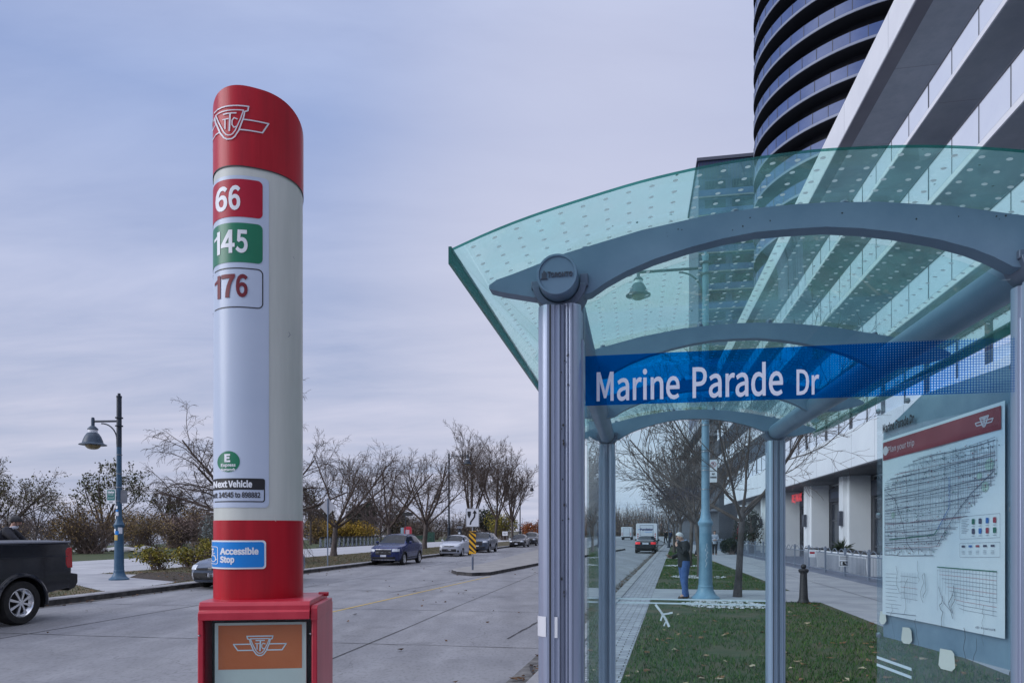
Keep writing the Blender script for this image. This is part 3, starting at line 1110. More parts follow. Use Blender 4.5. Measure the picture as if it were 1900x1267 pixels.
for (px, ps) in ((0, 0), (SW, 0), (0, SL), (SWR, SL)):
    mb = MB()
    mb.prism(post_profile(), lambda x, y, t, px=px, ps=ps: (px + x, ps + y, t), .14, PT)
    po = mb.build('post', m_alu, sh, angle=28)
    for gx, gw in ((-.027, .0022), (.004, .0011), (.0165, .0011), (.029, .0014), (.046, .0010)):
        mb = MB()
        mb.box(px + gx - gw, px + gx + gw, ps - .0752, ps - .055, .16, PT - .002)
        mb.build('groove_shade', m_black_pl if gw > .002 else m_steeld, po, smooth=False)  # raised dark strips that paint the shade of the grooves on the post
    mb = MB()
    mb.box(px - .11, px + .11, ps - .11, ps + .11, .141, .160)
    for ix in (-.08, .08):
        for iy in (-.08, .08):
            mb.lathe([(.014, .16), (.014, .175), (.0, .178)], 6, (px + ix, ps + iy, 0))
    mb.build('base_plate', m_steeld, po, bevel=.003)
    # cradle that carries the roof tube
    mb = MB()
    out_ = [(.088 * math.cos(R(t)), .088 * math.sin(R(t))) for t in range(185, 356, 10)]
    inn = [(.066 * math.cos(R(t)), .066 * math.sin(R(t))) for t in range(355, 184, -10)]
    mb.prism(out_ + inn, lambda x, y, t, px=px, ps=ps: (px + x, ps + t, 2.60 + y), -.055 if ps < 1 else -.045, .055)
    mb.box(px + .066, px + .092, ps - .05, ps + .05, 2.585, 2.625)
    mb.box(px - .092, px - .066, ps - .05, ps + .05, 2.585, 2.610)
    mb.build('tube_cradle', m_steeld, po, angle=30, bevel=.002)
mb = MB()                                              # peeled strip of tape on the near post
pts = [(-.0715 + .001 * math.sin(t), -.034 + (-.042) * 0) for t in (0,)]
mb.grid([[(-.030 + .0425 * math.cos(R(a)), -.034 + .0425 * math.sin(R(a)), z) for a in range(160, 262, 8)] for z in (1.462, 1.48, 1.51, 1.527)])
mb.grid([[(-.0135 + .0008 * i, -.0685, z) for i in range(0, 14, 3)] for z in (1.459, 1.49, 1.526)])
mb.build('tape', m_white, [o for o in sh.children if o.name.startswith('post')][0], fix=False)
for px in (0, SW):                                     # the two roof tubes with their end caps
    mb = MB()
    mb.tube([(px, -.115, 2.60), (px + (SWR - SW if px else 0), SL + .12, 2.60)], .0635, 32)
    tb = mb.build('roof_tube', m_steel, sh, angle=40)
    mb = MB()
    mb.lathe([(.0, -.004), (.055, -.004), (.0565, -.009), (.0625, -.009), (.0645, -.004), (.0645, .02), (.0637, .024)], 48, (px, -.118, 2.60), 'y')
    cp = mb.build('end_cap', m_steel, tb, angle=30)
    fn = lambda x, z, px=px: (px + x, -.1245, 2.60 + z)
    mb = MB()                                          # raised name with the little city hall mark
    vs_, fs = text_faces('TORONTO', .01)
    def raised(b, s, x0, x1, z0, z1):
        v, f = text_faces(s, .01)
        q = [(px + x0 + (x1 - x0) * x, -.1262, 2.60 + z0 + (z1 - z0) * y) for x, y in v]
        b.add(q, f)
        b.add([(a, c + .0035, d) for a, c, d in q], f)
        for g in f:
            for i in range(len(g)):
                i0, i1 = g[i], g[(i + 1) % len(g)]
                b.add([q[i0], q[i1], (q[i1][0], q[i1][1] + .0035, q[i1][2]), (q[i0][0], q[i0][1] + .0035, q[i0][2])], [(0, 1, 2, 3)])
    raised(mb, 'T', -.029, -.019, -.009, .009)
    raised(mb, 'ORONTO', -.019, .049, -.009, .006)
    mb.box(px - .047, px - .0435, -.1262, -.122, 2.589, 2.606)
    mb.box(px - .0425, px - .0375, -.1262, -.122, 2.589, 2.612)
    mb.box(px - .0365, px - .033, -.1262, -.122, 2.589, 2.608)
    mb.box(px - .051, px - .029, -.1262, -.122, 2.5865, 2.5885)
    mb.build('cap_lettering', mat('worn_lettering', (.07, .08, .11), rough=.4, metal=.3), cp, smooth=False, fix=False)
# arched beams
half_top = [(.945, 2.600), (.945, 2.612), (.92, 2.628), (.86, 2.645), (.76, 2.677), (.69, 2.700), (.45, 2.755), (.25, 2.785), (.10, 2.796), (0, 2.798)]
half_bot = [(0, 2.724), (.10, 2.7225), (.20, 2.710), (.30, 2.690), (.41, 2.661), (.50, 2.628), (.56, 2.598), (.61, 2.566), (.66, 2.558), (.79, 2.562), (.90, 2.586)]
outl = [(-x, z) for x, z in half_top] + [(x, z) for x, z in half_top[-2::-1]] + [(x, z) for x, z in half_bot[::-1]] + [(-x, z) for x, z in half_bot[1:]]
CX = SW / 2
# keep one vertex per point, no doubles at the apex
pts = []
for p in outl:
    if not pts or (abs(p[0] - pts[-1][0]) + abs(p[1] - pts[-1][1]) > 1e-4):
        pts.append(p)
for s in SB:
    mb = MB()
    # split into quads across the thickness so the long thin outline stays clean
    mb.prism([(CX + x, z) for x, z in pts], lambda x, y, t: (x, t, y), s - .035 if s < .5 else s - .022, s + .022)
    ab = mb.build('roof_arch', m_steel, sh, angle=25)
    mb = MB()
    for x in (-.63, -.16, .16, .63):
        zt = 2.712 if abs(x) > .5 else 2.795
        mb.lathe([(.014, -.004), (.014, .010), (.010, .016), (.0, .018)], 10, (CX + x, s, zt))
    mb.build_each('glass_fixing', m_steeld, ab)
# roof glass with printed dots; dropped lip on the long edges
def roof_z(x):                                         # x from the centre line
    xs = [(0, 2.815), (.25, 2.802), (.45, 2.774), (.69, 2.720), (.80, 2.692), (.90, 2.660), (1.0, 2.622)]
    x = abs(x)
    for (a, za), (b, zb) in zip(xs[:-1], xs[1:]):
        if x <= b:
            return za + (zb - za) * (x - a) / (b - a)
    return 2.622
def roof_sheet(name, s0, s1):
    n = 44
    xs = [-1.0 + 2.0 * i / n for i in range(n + 1)]
    zz = [roof_z(x) for x in xs]
    for _ in range(3):
        zz = [zz[0]] + [(zz[i - 1] + 2 * zz[i] + zz[i + 1]) / 4 for i in range(1, n)] + [zz[-1]]
    T = .008
    me = bpy.data.meshes.new(name)
    vs_, fs, uv = [], [], []
    for z_o in (0, T):
        for i, x in enumerate(xs):
            for s in (s0, s1):
                vs_.append((CX + x, s, zz[i] + z_o))
                uv.append(((x + .975) / .065, (s - s0) / .065))
    k = 2 * (n + 1)
    for i in range(n):
        a = 2 * i
        fs.append((a, a + 1, a + 3, a + 2))
        fs.append((k + a, k + a + 2, k + a + 3, k + a + 1))
    nsurf = len(fs)
    for i in range(n):
        a = 2 * i
        fs.append((a, a + 2, k + a + 2, k + a))
        fs.append((a + 1, k + a + 1, k + a + 3, a + 3))
    fs.append((0, k, k + 1, 1))
    fs.append((2 * n, 2 * n + 1, k + 2 * n + 1, k + 2 * n))
    me.from_pydata(vs_, [], fs)
    ul = me.uv_layers.new(name='UVMap')
    for lp in me.loops:
        u, v = uv[lp.vertex_index]
        # the upper face carries no dots of its own: park its uvs on a dot-free spot
        ul.data[lp.index].uv = (u, v)
    for p in me.polygons:
        if p.index % 2 == 1 and p.index < nsurf:
            for li in p.loop_indices:
                ul.data[li].uv = (0.0, 0.0)
        if p.index >= nsurf:
            p.material_index = 1
            for li in p.loop_indices:
                ul.data[li].uv = (0.0, 0.0)
        p.use_smooth = True
    me.set_sharp_from_angle(angle=R(30))
    me.materials.append(m_roofg)
    me.materials.append(m_edge)
    o = bpy.data.objects.new(name, me)
    C.objects.link(o)
    o.parent = sh
    return o
roof_sheet('roof_glass', -.300, SL + .30)
for sx in (-1, 1):
    mb = MB()
    x0 = CX + sx * 1.0
    mb.hexa([(x0 + sx * .001, -.30, 2.585), (x0 + sx * .010, -.30, 2.585), (x0 + sx * .010, SL + .3, 2.590), (x0 + sx * .001, SL + .3, 2.590),
             (x0 + sx * .001, -.30, 2.636), (x0 + sx * .010, -.30, 2.636), (x0 + sx * .010, SL + .3, 2.636), (x0 + sx * .001, SL + .3, 2.636)])
    mb.build('roof_lip', m_edge, sh, smooth=False)
# end glass panels with arched heads
def under(x):
    x = abs(x - CX)
    pts_ = half_bot[:8]
    for (a, za), (b, zb) in zip(pts_[:-1], pts_[1:]):
        if x <= b:
            return za + (zb - za) * (x - a) / (b - a) - .016
    return 2.55
def end_panel(s):
    mbx = MB()
    x1_ = (SW if s < 1 else SWR) - .056
    xs = [.076 + (x1_ - .076) * i / 30 for i in range(31)]
    prof = [(x, .22) for x in (xs[0], xs[-1])] + [(x, under(x)) for x in reversed(xs)]
    mbx.prism(prof, lambda x, z, t: (x, t, z), s - .005, s + .005)
    return mbx.build('end_glass', m_pane, sh, smooth=False)
near_end = end_panel(.030)
end_panel(SL - .03)
mb = MB()
for x in (.048, SW - .062):
    mb.box(x, x + .026, .006, .054, .20, 2.43)
mb.build_each('glass_clamp', m_alu, near_end, bevel=.002)
mb = MB()
for x in (.048, SWR - .074):
    mb.box(x, x + .026, SL - .054, SL - .006, .20, 2.43)
mb.build_each('glass_clamp', m_alu, sh, bevel=.002)
# blue street name band, breaking up into dots towards its far right end
def band_mat():
    m = bpy.data.materials.new('blue_band_film')
    m.use_nodes = True
    t = m.node_tree
    t.nodes.clear()
    o = t.nodes.new('ShaderNodeOutputMaterial')
    tr = t.nodes.new('ShaderNodeBsdfTransparent')
    tr.inputs[0].default_value = (.0, .30, .86, 1)
    df = t.nodes.new('ShaderNodeBsdfDiffuse')
    df.inputs[0].default_value = (.0, .10, .44, 1)
    tl = t.nodes.new('ShaderNodeBsdfTranslucent')
    tl.inputs[0].default_value = (.0, .20, .62, 1)
    a1 = t.nodes.new('ShaderNodeMixShader')
    a1.inputs[0].default_value = .5
    t.links.new(df.outputs[0], a1.inputs[1])
    t.links.new(tl.outputs[0], a1.inputs[2])
    a2 = t.nodes.new('ShaderNodeMixShader')
    a2.inputs[0].default_value = .20
    t.links.new(tr.outputs[0], a2.inputs[1])
    t.links.new(a1.outputs[0], a2.inputs[2])
    uv = t.nodes.new('ShaderNodeTexCoord')
    sp = t.nodes.new('ShaderNodeSeparateXYZ')
    t.links.new(uv.outputs['Object'], sp.inputs[0])
    v2 = t.nodes.new('ShaderNodeVectorMath')
    v2.operation = 'SCALE'
    v2.inputs['Scale'].default_value = 1 / .0078
    t.links.new(uv.outputs['Object'], v2.inputs[0])
    fr = t.nodes.new('ShaderNodeVectorMath')
    fr.operation = 'FRACTION'
    t.links.new(v2.outputs[0], fr.inputs[0])
    sb = t.nodes.new('ShaderNodeVectorMath')
    sb.operation = 'SUBTRACT'
    sb.inputs[1].default_value = (.5, 0, .5)
    t.links.new(fr.outputs[0], sb.inputs[0])
    ml = t.nodes.new('ShaderNodeVectorMath')
    ml.operation = 'MULTIPLY'
    ml.inputs[1].default_value = (1, 0, 1)
    t.links.new(sb.outputs[0], ml.inputs[0])
    ab = t.nodes.new('ShaderNodeVectorMath')
    ab.operation = 'ABSOLUTE'
    t.links.new(ml.outputs[0], ab.inputs[0])
    s2 = t.nodes.new('ShaderNodeSeparateXYZ')
    t.links.new(ab.outputs[0], s2.inputs[0])
    mx_ = t.nodes.new('ShaderNodeMath')
    mx_.operation = 'MAXIMUM'
    t.links.new(s2.outputs[0], mx_.inputs[0])
    t.links.new(s2.outputs[2], mx_.inputs[1])
    mr = t.nodes.new('ShaderNodeMapRange')
    mr.inputs[1].default_value = .76
    mr.inputs[2].default_value = 1.33
    mr.inputs[3].default_value = .0
    mr.inputs[4].default_value = .43
    t.links.new(sp.outputs[0], mr.inputs[0])
    lt = t.nodes.new('ShaderNodeMath')
    lt.operation = 'LESS_THAN'
    t.links.new(mx_.outputs[0], lt.inputs[0])
    t.links.new(mr.outputs[0], lt.inputs[1])
    clr = t.nodes.new('ShaderNodeBsdfTransparent')
    m3 = t.nodes.new('ShaderNodeMixShader')
    t.links.new(lt.outputs[0], m3.inputs[0])
    t.links.new(a2.outputs[0], m3.inputs[1])
    t.links.new(clr.outputs[0], m3.inputs[2])
    t.links.new(m3.outputs[0], o.inputs[0])
    return m
mb = MB()
mb.add([(.078, .0235, 2.214), (1.362, .0235, 2.214), (1.362, .0235, 2.378), (.078, .0235, 2.378)], [(0, 1, 2, 3)])
band = mb.build('street_name_band', band_mat(), near_end, smooth=False, fix=False)
band['label'] = 'blue film band with white street name'
mb = MB()
bf = lambda x, z: (x, .0225, z)
def plane_w(px, s=.022):
    t = (px - 950) / FPX
    D = (s + S0.x * sa + S0.y * ca) / (t * sa + ca)
    return (t * D - S0.x) * ca - (D - S0.y) * sa
def word(s, x0, x1, zb, zt):
    put_text(mb, s, plane_w(x0), plane_w(x1), zb, zt, bf, 0, .006)
zb_, zc_ = 2.226, 2.3265
word('Marine', 1107, 1261, zb_, zc_ + .002)
word('Parade', 1285, 1453, zb_, 2.3345)
word('Dr', 1478, 1520, zb_, 2.306)
mb.build('street_name_lettering', mat('frosted_white_film', (.66, .68, .82), rough=.4), band, smooth=False, fix=False)
# side glass on the street side and the double pin stripes on the glass
m_strp = mat('white_pinstripe', (.70, .78, .84), rough=.5)
mb = MB()
mb.prism([(1.27, .22), (SL - .08, .22), (SL - .08, 2.43), (1.27, 2.43)], lambda s, z, t: (t, s, z), -.005, .005)
sg = mb.build('side_glass', m_pane, sh, smooth=False)
mb = MB()
for z in (1.238, 1.205):
    mb.box(-.0065, -.0053, 1.28, SL - .09, z - .006, z + .006)
    mb.box(.08, SWR - .08, SL - .037, SL - .0358, z - .006, z + .006)
mb.build('pinstripe', m_strp, sg, smooth=False)
mb = MB()
for s in (1.5, 2.2, 2.9):
    mb.lathe([(.0, .006), (.012, .005), (.014, 0)], 12, (-.005, s, 1.9), 'x')
mb.build_each('glass_bolt', m_bolt, sg)
# white paint smears on the far end glass
mb = MB()
sm = lambda px, py: (plane_w(px, SL - .037), SL - .0367, None)
def spt(px, py):
    t = (px - 950) / FPX
    D = (SL - .037 + S0.x * sa + S0.y * ca) / (t * sa + ca)
    return (plane_w(px, SL - .037), 1.8 + (985 - py) / FPX * D)
fz = lambda x, z: (x, SL - .0366, z)
put_line(mb, [spt(1217, 1122), spt(1226, 1134), spt(1234, 1146), spt(1241, 1161)], .018, fz)
put_line(mb, [spt(1228, 1139), spt(1238, 1138), spt(1247, 1136)], .014, fz)
put_line(mb, [spt(1229, 1141), spt(1226, 1150)], .013, fz)
put_line(mb, [spt(1236, 1151), spt(1232, 1160)], .010, fz)
mb.build('paint_smear', m_white, sh, smooth=False, fix=False)

# chipped paint on the near post and the near arch, leaves and grit lying on the roof
rg = random.Random(31)
near_post = [o for o in sh.children if o.name.split('.')[0] == 'post'][0]
for k in range(16):
    z = rg.choice((2.36, 2.30, 2.25, 2.10, 1.98, 1.86, 1.62)) + rg.uniform(-.04, .04)
    x, r = rg.choice((.0165, .0165, .012, .030)) + rg.uniform(-.004, .004), rg.uniform(.0015, .0045)
    mb = MB()
    pp = [(x + r * rg.uniform(.5, 1.3) * math.cos(a), z + 1.6 * r * rg.uniform(.5, 1.3) * math.sin(a)) for a in (0, .9, 1.8, 2.8, 3.7, 4.6, 5.4)]
    mb.add([(a, -.0757, b) for a, b in pp], [tuple(range(7))])
    mb.build('paint_chip', m_black_pl, near_post, smooth=False, fix=False)
arch0 = [o for o in sh.children if o.name.split('.')[0] == 'roof_arch'][0]
for k in range(14):
    x = rg.uniform(-.5, .6)
    z = rg.uniform(2.735, 2.775) - .12 * x * x
    r = rg.uniform(.0012, .0035)
    mb = MB()
    mb.add([(CX + x + r * math.cos(a) * rg.uniform(.5, 1.4), -.0355, z + r * math.sin(a) * rg.uniform(.5, 1.2)) for a in (0, 1, 2, 3, 4, 5)], [tuple(range(6))])
    mb.build('paint_chip', m_black_pl, arch0, smooth=False, fix=False)
mb = MB()
for k in range(230):
    x, s = rg.uniform(-.97, .97), rg.uniform(-.28, SL + .2)
    r = rg.choice((.002, .003, .003, .005, .012 if k % 9 == 0 else .004))
    t_ = rg.uniform(0, 6.28)
    p = Vector((S0.x, S0.y, 0)) + W(CX + x, s, roof_z(x) + .0125)
    mb.add([(p.x + r * rg.uniform(.5, 1.5) * math.cos(t_ + a), p.y + r * rg.uniform(.5, 1.5) * math.sin(t_ + a), p.z + rg.uniform(0, .004)) for a in (0, 1.2, 2.5, 3.8, 5)], [(0, 1, 2, 3, 4)])
o = mb.build('roof_litter', leaf_mat('dark_litter', (.02, .018, .014), (.10, .07, .04)), smooth=False, fix=False)
o['kind'] = 'stuff'
tag(o, 'specks of dirt and leaf bits lying on the green glass shelter roof', 'litter')

# transit map panel on the lawn side
def loc(v):
    return ((v[0] - S0.x) * ca - (v[1] - S0.y) * sa, (v[0] - S0.x) * sa + (v[1] - S0.y) * ca, v[2])
ML, MR = Vector((1.630, 3.0, 0)), Vector((1.620, 2.24, 0))
md = (MR - ML).normalized()
mnrm = Vector((md.y, -md.x, 0))
if mnrm.x > 0:
    mnrm = -mnrm
MWD = (MR - ML).length
def mpan(off):
    return lambda x, z: loc(ML + md * x + mnrm * off + Vector((0, 0, z)))
mb = MB()
f0 = mpan(0)
q = [(-.055, .24), (MWD + .075, .24), (MWD + .075, 2.415), (-.055, 2.415)]
mb.prism(q, lambda x, z, t: loc(ML + md * x + mnrm * t + Vector((0, 0, z))), -.012, -.002)
mg = mb.build('map_glass', m_panem, sh, smooth=False)
mb = MB()
q = [(-.022, 1.335), (MWD + .012, 1.345), (MWD + .012, 2.345), (.27, 2.345), (-.022, 2.235)]
mb.prism(q, lambda x, z, t: loc(ML + md * x + mnrm * t + Vector((0, 0, z))), -.022, -.013)
mb.build('map_backing', mat('pale_blue_backing', (.24, .30, .37), (.34, .40, .47), 5, .6), mg, smooth=False)
def mz(t):                                             # sheet hangs slightly askew
    return lambda x, z, t=t: mpan(t)(x, z + (x / MWD - .5) * .03)
mb = MB()
mb.grid([[mz(.002 + .002 * math.sin(9 * x / MWD))(x, 1.452 + (2.213 - 1.452) * j / 8 - .02 * (x / MWD) * (1 - j / 8)) for j in range(9)] for x in [MWD * i / 16 for i in range(17)]])
sheet_ = mb.build('transit_map_sheet', mat('map_paper', (.64, .70, .76), (.76, .80, .84), 3, .55), mg, fix=False)
mb = MB()
put_rect(mb, .012, MWD - .014, 2.122, 2.200, mz(.0062), 0, 10)
mb.build('map_banner', mat('faded_red_print', (.21, .025, .04), (.33, .07, .085), 3, .5), sheet_, smooth=False, fix=False)
mb = MB()
put_emblem(mb, MWD - .095, 2.163, .09, mz(.0072), 0, .004)
put_text(mb, 'Plan your trip', .055, .25, 2.143, 2.178, mz(.0072))
put_disc(mb, .034, 2.162, .020, mz(.0072), 20)
mb.build('banner_lettering', mat('pale_pink_print', (.62, .55, .60), rough=.5), sheet_, smooth=False, fix=False)
mb = MB()
put_text(mb, 'Marine Parade Dr', .005, .245, 2.243, 2.283, mz(.004), 0, .02)
mb.build('stop_name_lettering', m_black, sheet_, smooth=False, fix=False)
rg = random.Random(21)
mlb, mlr, mlg, mlc = MB(), MB(), MB(), MB()
fm = mz(.0066)
X = lambda u: .02 + u * (MWD - .04)
Zm = lambda v: 1.70 + v * .40
# street grid of the big map; it narrows to the right as the shore climbs
mlt = MB()
shore = lambda u: .02 if u < .48 else .02 + (u - .48) * 1.25
for i in range(76):
    u = .01 + .97 * i / 75
    lo_ = max(.02, shore(u)) + .05 * rg.random()
    hi_ = min(1.0, .82 + .5 * u) - .10 * rg.random()
    z0 = lo_
    while z0 < hi_ - .05:
        z1 = min(hi_, z0 + rg.uniform(.12, .5))
        put_line(mlb if i % 9 == 0 else mlt, [(X(u), Zm(z0)), (X(u + rg.uniform(-.004, .004)), Zm(z1))], .0022 if i % 9 == 0 else .0014, fm)
        z0 = z1 + rg.choice((0, 0, .02))
for i in range(42):
    v = .04 + .95 * i / 41
    u1 = min(.97, .48 + max(0, v - .02) / 1.25)
    u0 = .01 if v < .82 else .01 + (v - .82) * 2.0
    if u1 < u0 + .1:
        continue
    pts_ = []
    dz = 0
    for k in range(7):
        dz += rg.choice((0, 0, 0, -.012, .012))
        pts_.append((X(u0 + (u1 - u0) * k / 6), Zm(v + dz)))
    put_line((mlb, mlt, mlr)[0 if i % 5 == 0 else (2 if i % 11 == 3 else 1)], pts_, .0024 if i % 5 == 0 else .0013, fm)
put_line(mlb, [(X(.03), Zm(.70)), (X(.12), Zm(.62)), (X(.20), Zm(.36)), (X(.25), Zm(.14)), (X(.31), Zm(.05))], .0022, fm)
put_line(mlb, [(X(.52), Zm(.10)), (X(.66), Zm(.36)), (X(.80), Zm(.56)), (X(.96), Zm(.72))], .0024, fm)
put_line(mlg, [(X(.06), Zm(.19)), (X(.50), Zm(.215)), (X(.53), Zm(.26))], .0042, fm)
put_line(mlc, [(X(.53), Zm(.26)), (X(.63), Zm(.46)), (X(.63), Zm(.74))], .0034, fm)
for _ in range(520):                                   # route numbers and stop symbols
    u, v = rg.random(), rg.random()
    if v < shore(u) or v > .74 + .5 * u:
        continue
    b = (mlb, mlb, mlt, mlr, mlb, mlg)[rg.randrange(6)]
    a = rg.uniform(.0025, .008)
    put_rect(b, X(u), X(u) + a, Zm(v), Zm(v) + .0032, fm, 0, 1)
mgn = MB()
for u, v, r_ in ((.90, .60, .018), (.93, .78, .022), (.86, .70, .014), (.10, .45, .014)):
    put_disc(mgn, X(u), Zm(v), r_, mz(.0060), 12)
mgn.build_each('map_park_patch', mat('map_pale_green', (.46, .60, .52), rough=.6), sheet_, smooth=False, fix=False)
Z2 = lambda v: 1.475 + v * .19
for i in range(20):                                    # inset map at the lower right
    u = .53 + .45 * i / 19
    put_line(mlt if i % 4 else mlb, [(X(u), Z2(.12 + .4 * abs(math.sin(i * .7)))), (X(u), Z2(.95))], .0009, fm)
for i in range(10):
    v = .22 + .7 * i / 9
    put_line((mlt, mlb, mlr)[i % 3], [(X(.53 + .02 * (9 - i)), Z2(v)), (X(.75), Z2(v - .03)), (X(.98), Z2(v - .07))], .0011, fm)
put_line(mlg, [(X(.53), Z2(.99)), (X(.98), Z2(.93))], .0038, fm)
put_line(mlb, [(X(.54), Z2(.6)), (X(.58), Z2(.3)), (X(.66), Z2(.1))], .0016, fm)
for i in range(10):                                    # side list and small inset
    put_line(mlt, [(X(.02), Z2(.05 + .085 * i)), (X(.16 + .03 * math.sin(2 * i)), Z2(.05 + .085 * i))], .0010, fm)
    put_line(mlt, [(X(.19 + .016 * i), Z2(.25 + .05 * math.sin(i))), (X(.19 + .016 * i), Z2(.85))], .0008, fm)
for i in range(5):
    put_line(mlr if i == 2 else mlt, [(X(.18), Z2(.3 + .12 * i)), (X(.35), Z2(.28 + .12 * i))], .0010, fm)
for r_ in range(2):                                    # legend icons
    for k in range(4):
        put_rect((mlg, mlb, mlc, mlr)[(k + r_) % 4], .60 + .036 * k, .60 + .036 * k + .015, 1.815 - .034 * r_, 1.834 - .034 * r_, fm, .003, 4)
        put_line(mlt, [(.60 + .036 * k, 1.808 - .034 * r_), (.616 + .036 * k, 1.808 - .034 * r_)], .0012, fm)
for k in range(9):
    put_line(mlt, [(.545, 1.834 - .006 * k), (.585 - .008 * (k % 3), 1.834 - .006 * k)], .0012, fm)
for k in range(5):
    put_rect((mlb, mlc, mlr, mlb, mlb)[k], .545 + .038 * k, .563 + .038 * k, 1.735, 1.742, fm, 0, 2)
    for j in range(3):
        put_line(mlt, [(.545 + .038 * k, 1.722 - .005 * j), (.562 + .038 * k, 1.722 - .005 * j)], .0010, fm)
put_frame(mlt, .535, .742, 1.70, 1.75, .003, .0008, fm)
put_frame(mlt, .535, .742, 1.765, 1.845, .003, .0008, fm)
put_text(mlb, '@ transit', .62, .72, 1.452, 1.461, fm)
put_line(mlt, [(.04, 1.462), (.26, 1.466)], .0022, fm)
mlt.build('map_streets', mat('map_grey_ink', (.12, .14, .20), rough=.6), sheet_, smooth=False, fix=False)
mlb.build('map_lines', mat('map_ink', (.06, .06, .11), rough=.6), sheet_, smooth=False, fix=False)
mlr.build('map_red_routes', mat('map_red_ink', (.32, .04, .07), rough=.6), sheet_, smooth=False, fix=False)
mlg.build('map_green_routes', mat('map_green_ink', (.02, .14, .10), rough=.6), sheet_, smooth=False, fix=False)
mlc.build('map_blue_routes', mat('map_blue_ink', (.03, .14, .42), rough=.6), sheet_, smooth=False, fix=False)
mb = MB()                                              # scratches in the glass and remains of stickers
for _ in range(13):
    x, z = rg.uniform(.08, .72), rg.uniform(1.38, 1.72)
    pts_ = [(x, z)]
    for k in range(6):
        pts_.append((pts_[-1][0] + rg.uniform(-.014, .014), pts_[-1][1] - rg.uniform(.008, .03)))
    put_line(mb, pts_, rg.uniform(.001, .0028), mpan(.0095))
mb.build('scratch', mat('scratch_grey', (.05, .06, .08), rough=.7), mg, smooth=False, fix=False)
mb = MB()
for x0, x1, z0, z1 in ((.145, .225, 1.335, 1.405), (.40, .50, 1.28, 1.36), (-.03, .03, 1.39, 1.45)):
    pp = [(x0, z0 + .012), (x0 + .015, z0), (x1 - .02, z0 + .003), (x1, z0 + .02), (x1 - .006, z1 - .01), (x1 - .02, z1), (x0 + .01, z1 - .004)]
    mb.add([mpan(.001)(x, z) for x, z in pp], [tuple(range(7))])
mb.build_each('torn_sticker', m_paper, mg, smooth=False, fix=False)
mb = MB()
for x in (-.03, MWD + .04):
    for z in (.5, 1.34, 1.87, 2.33):
        p = Vector(mpan(.0)(x, z))
        mb.lathe([(.0, -.014), (.010, -.012), (.012, -.004), (.012, .0), (.006, .004)], 12, p, 'x')
p = Vector(mpan(.0)(.20, 2.335))
mb.lathe([(.0, -.014), (.010, -.012), (.012, -.004), (.012, .0), (.006, .004)], 12, p, 'x')
mb.build_each('glass_bolt', m_bolt, mg)
mb = MB()
for z in (1.238, 1.205):
    mb.prism([(-.05, z - .006), (.22, z - .006), (.22, z + .006), (-.05, z + .006)], lambda x, zz, t: loc(ML + md * x + mnrm * t + Vector((0, 0, zz))), .0002, .0014)
mb.build('pinstripe', m_strp, mg, smooth=False)

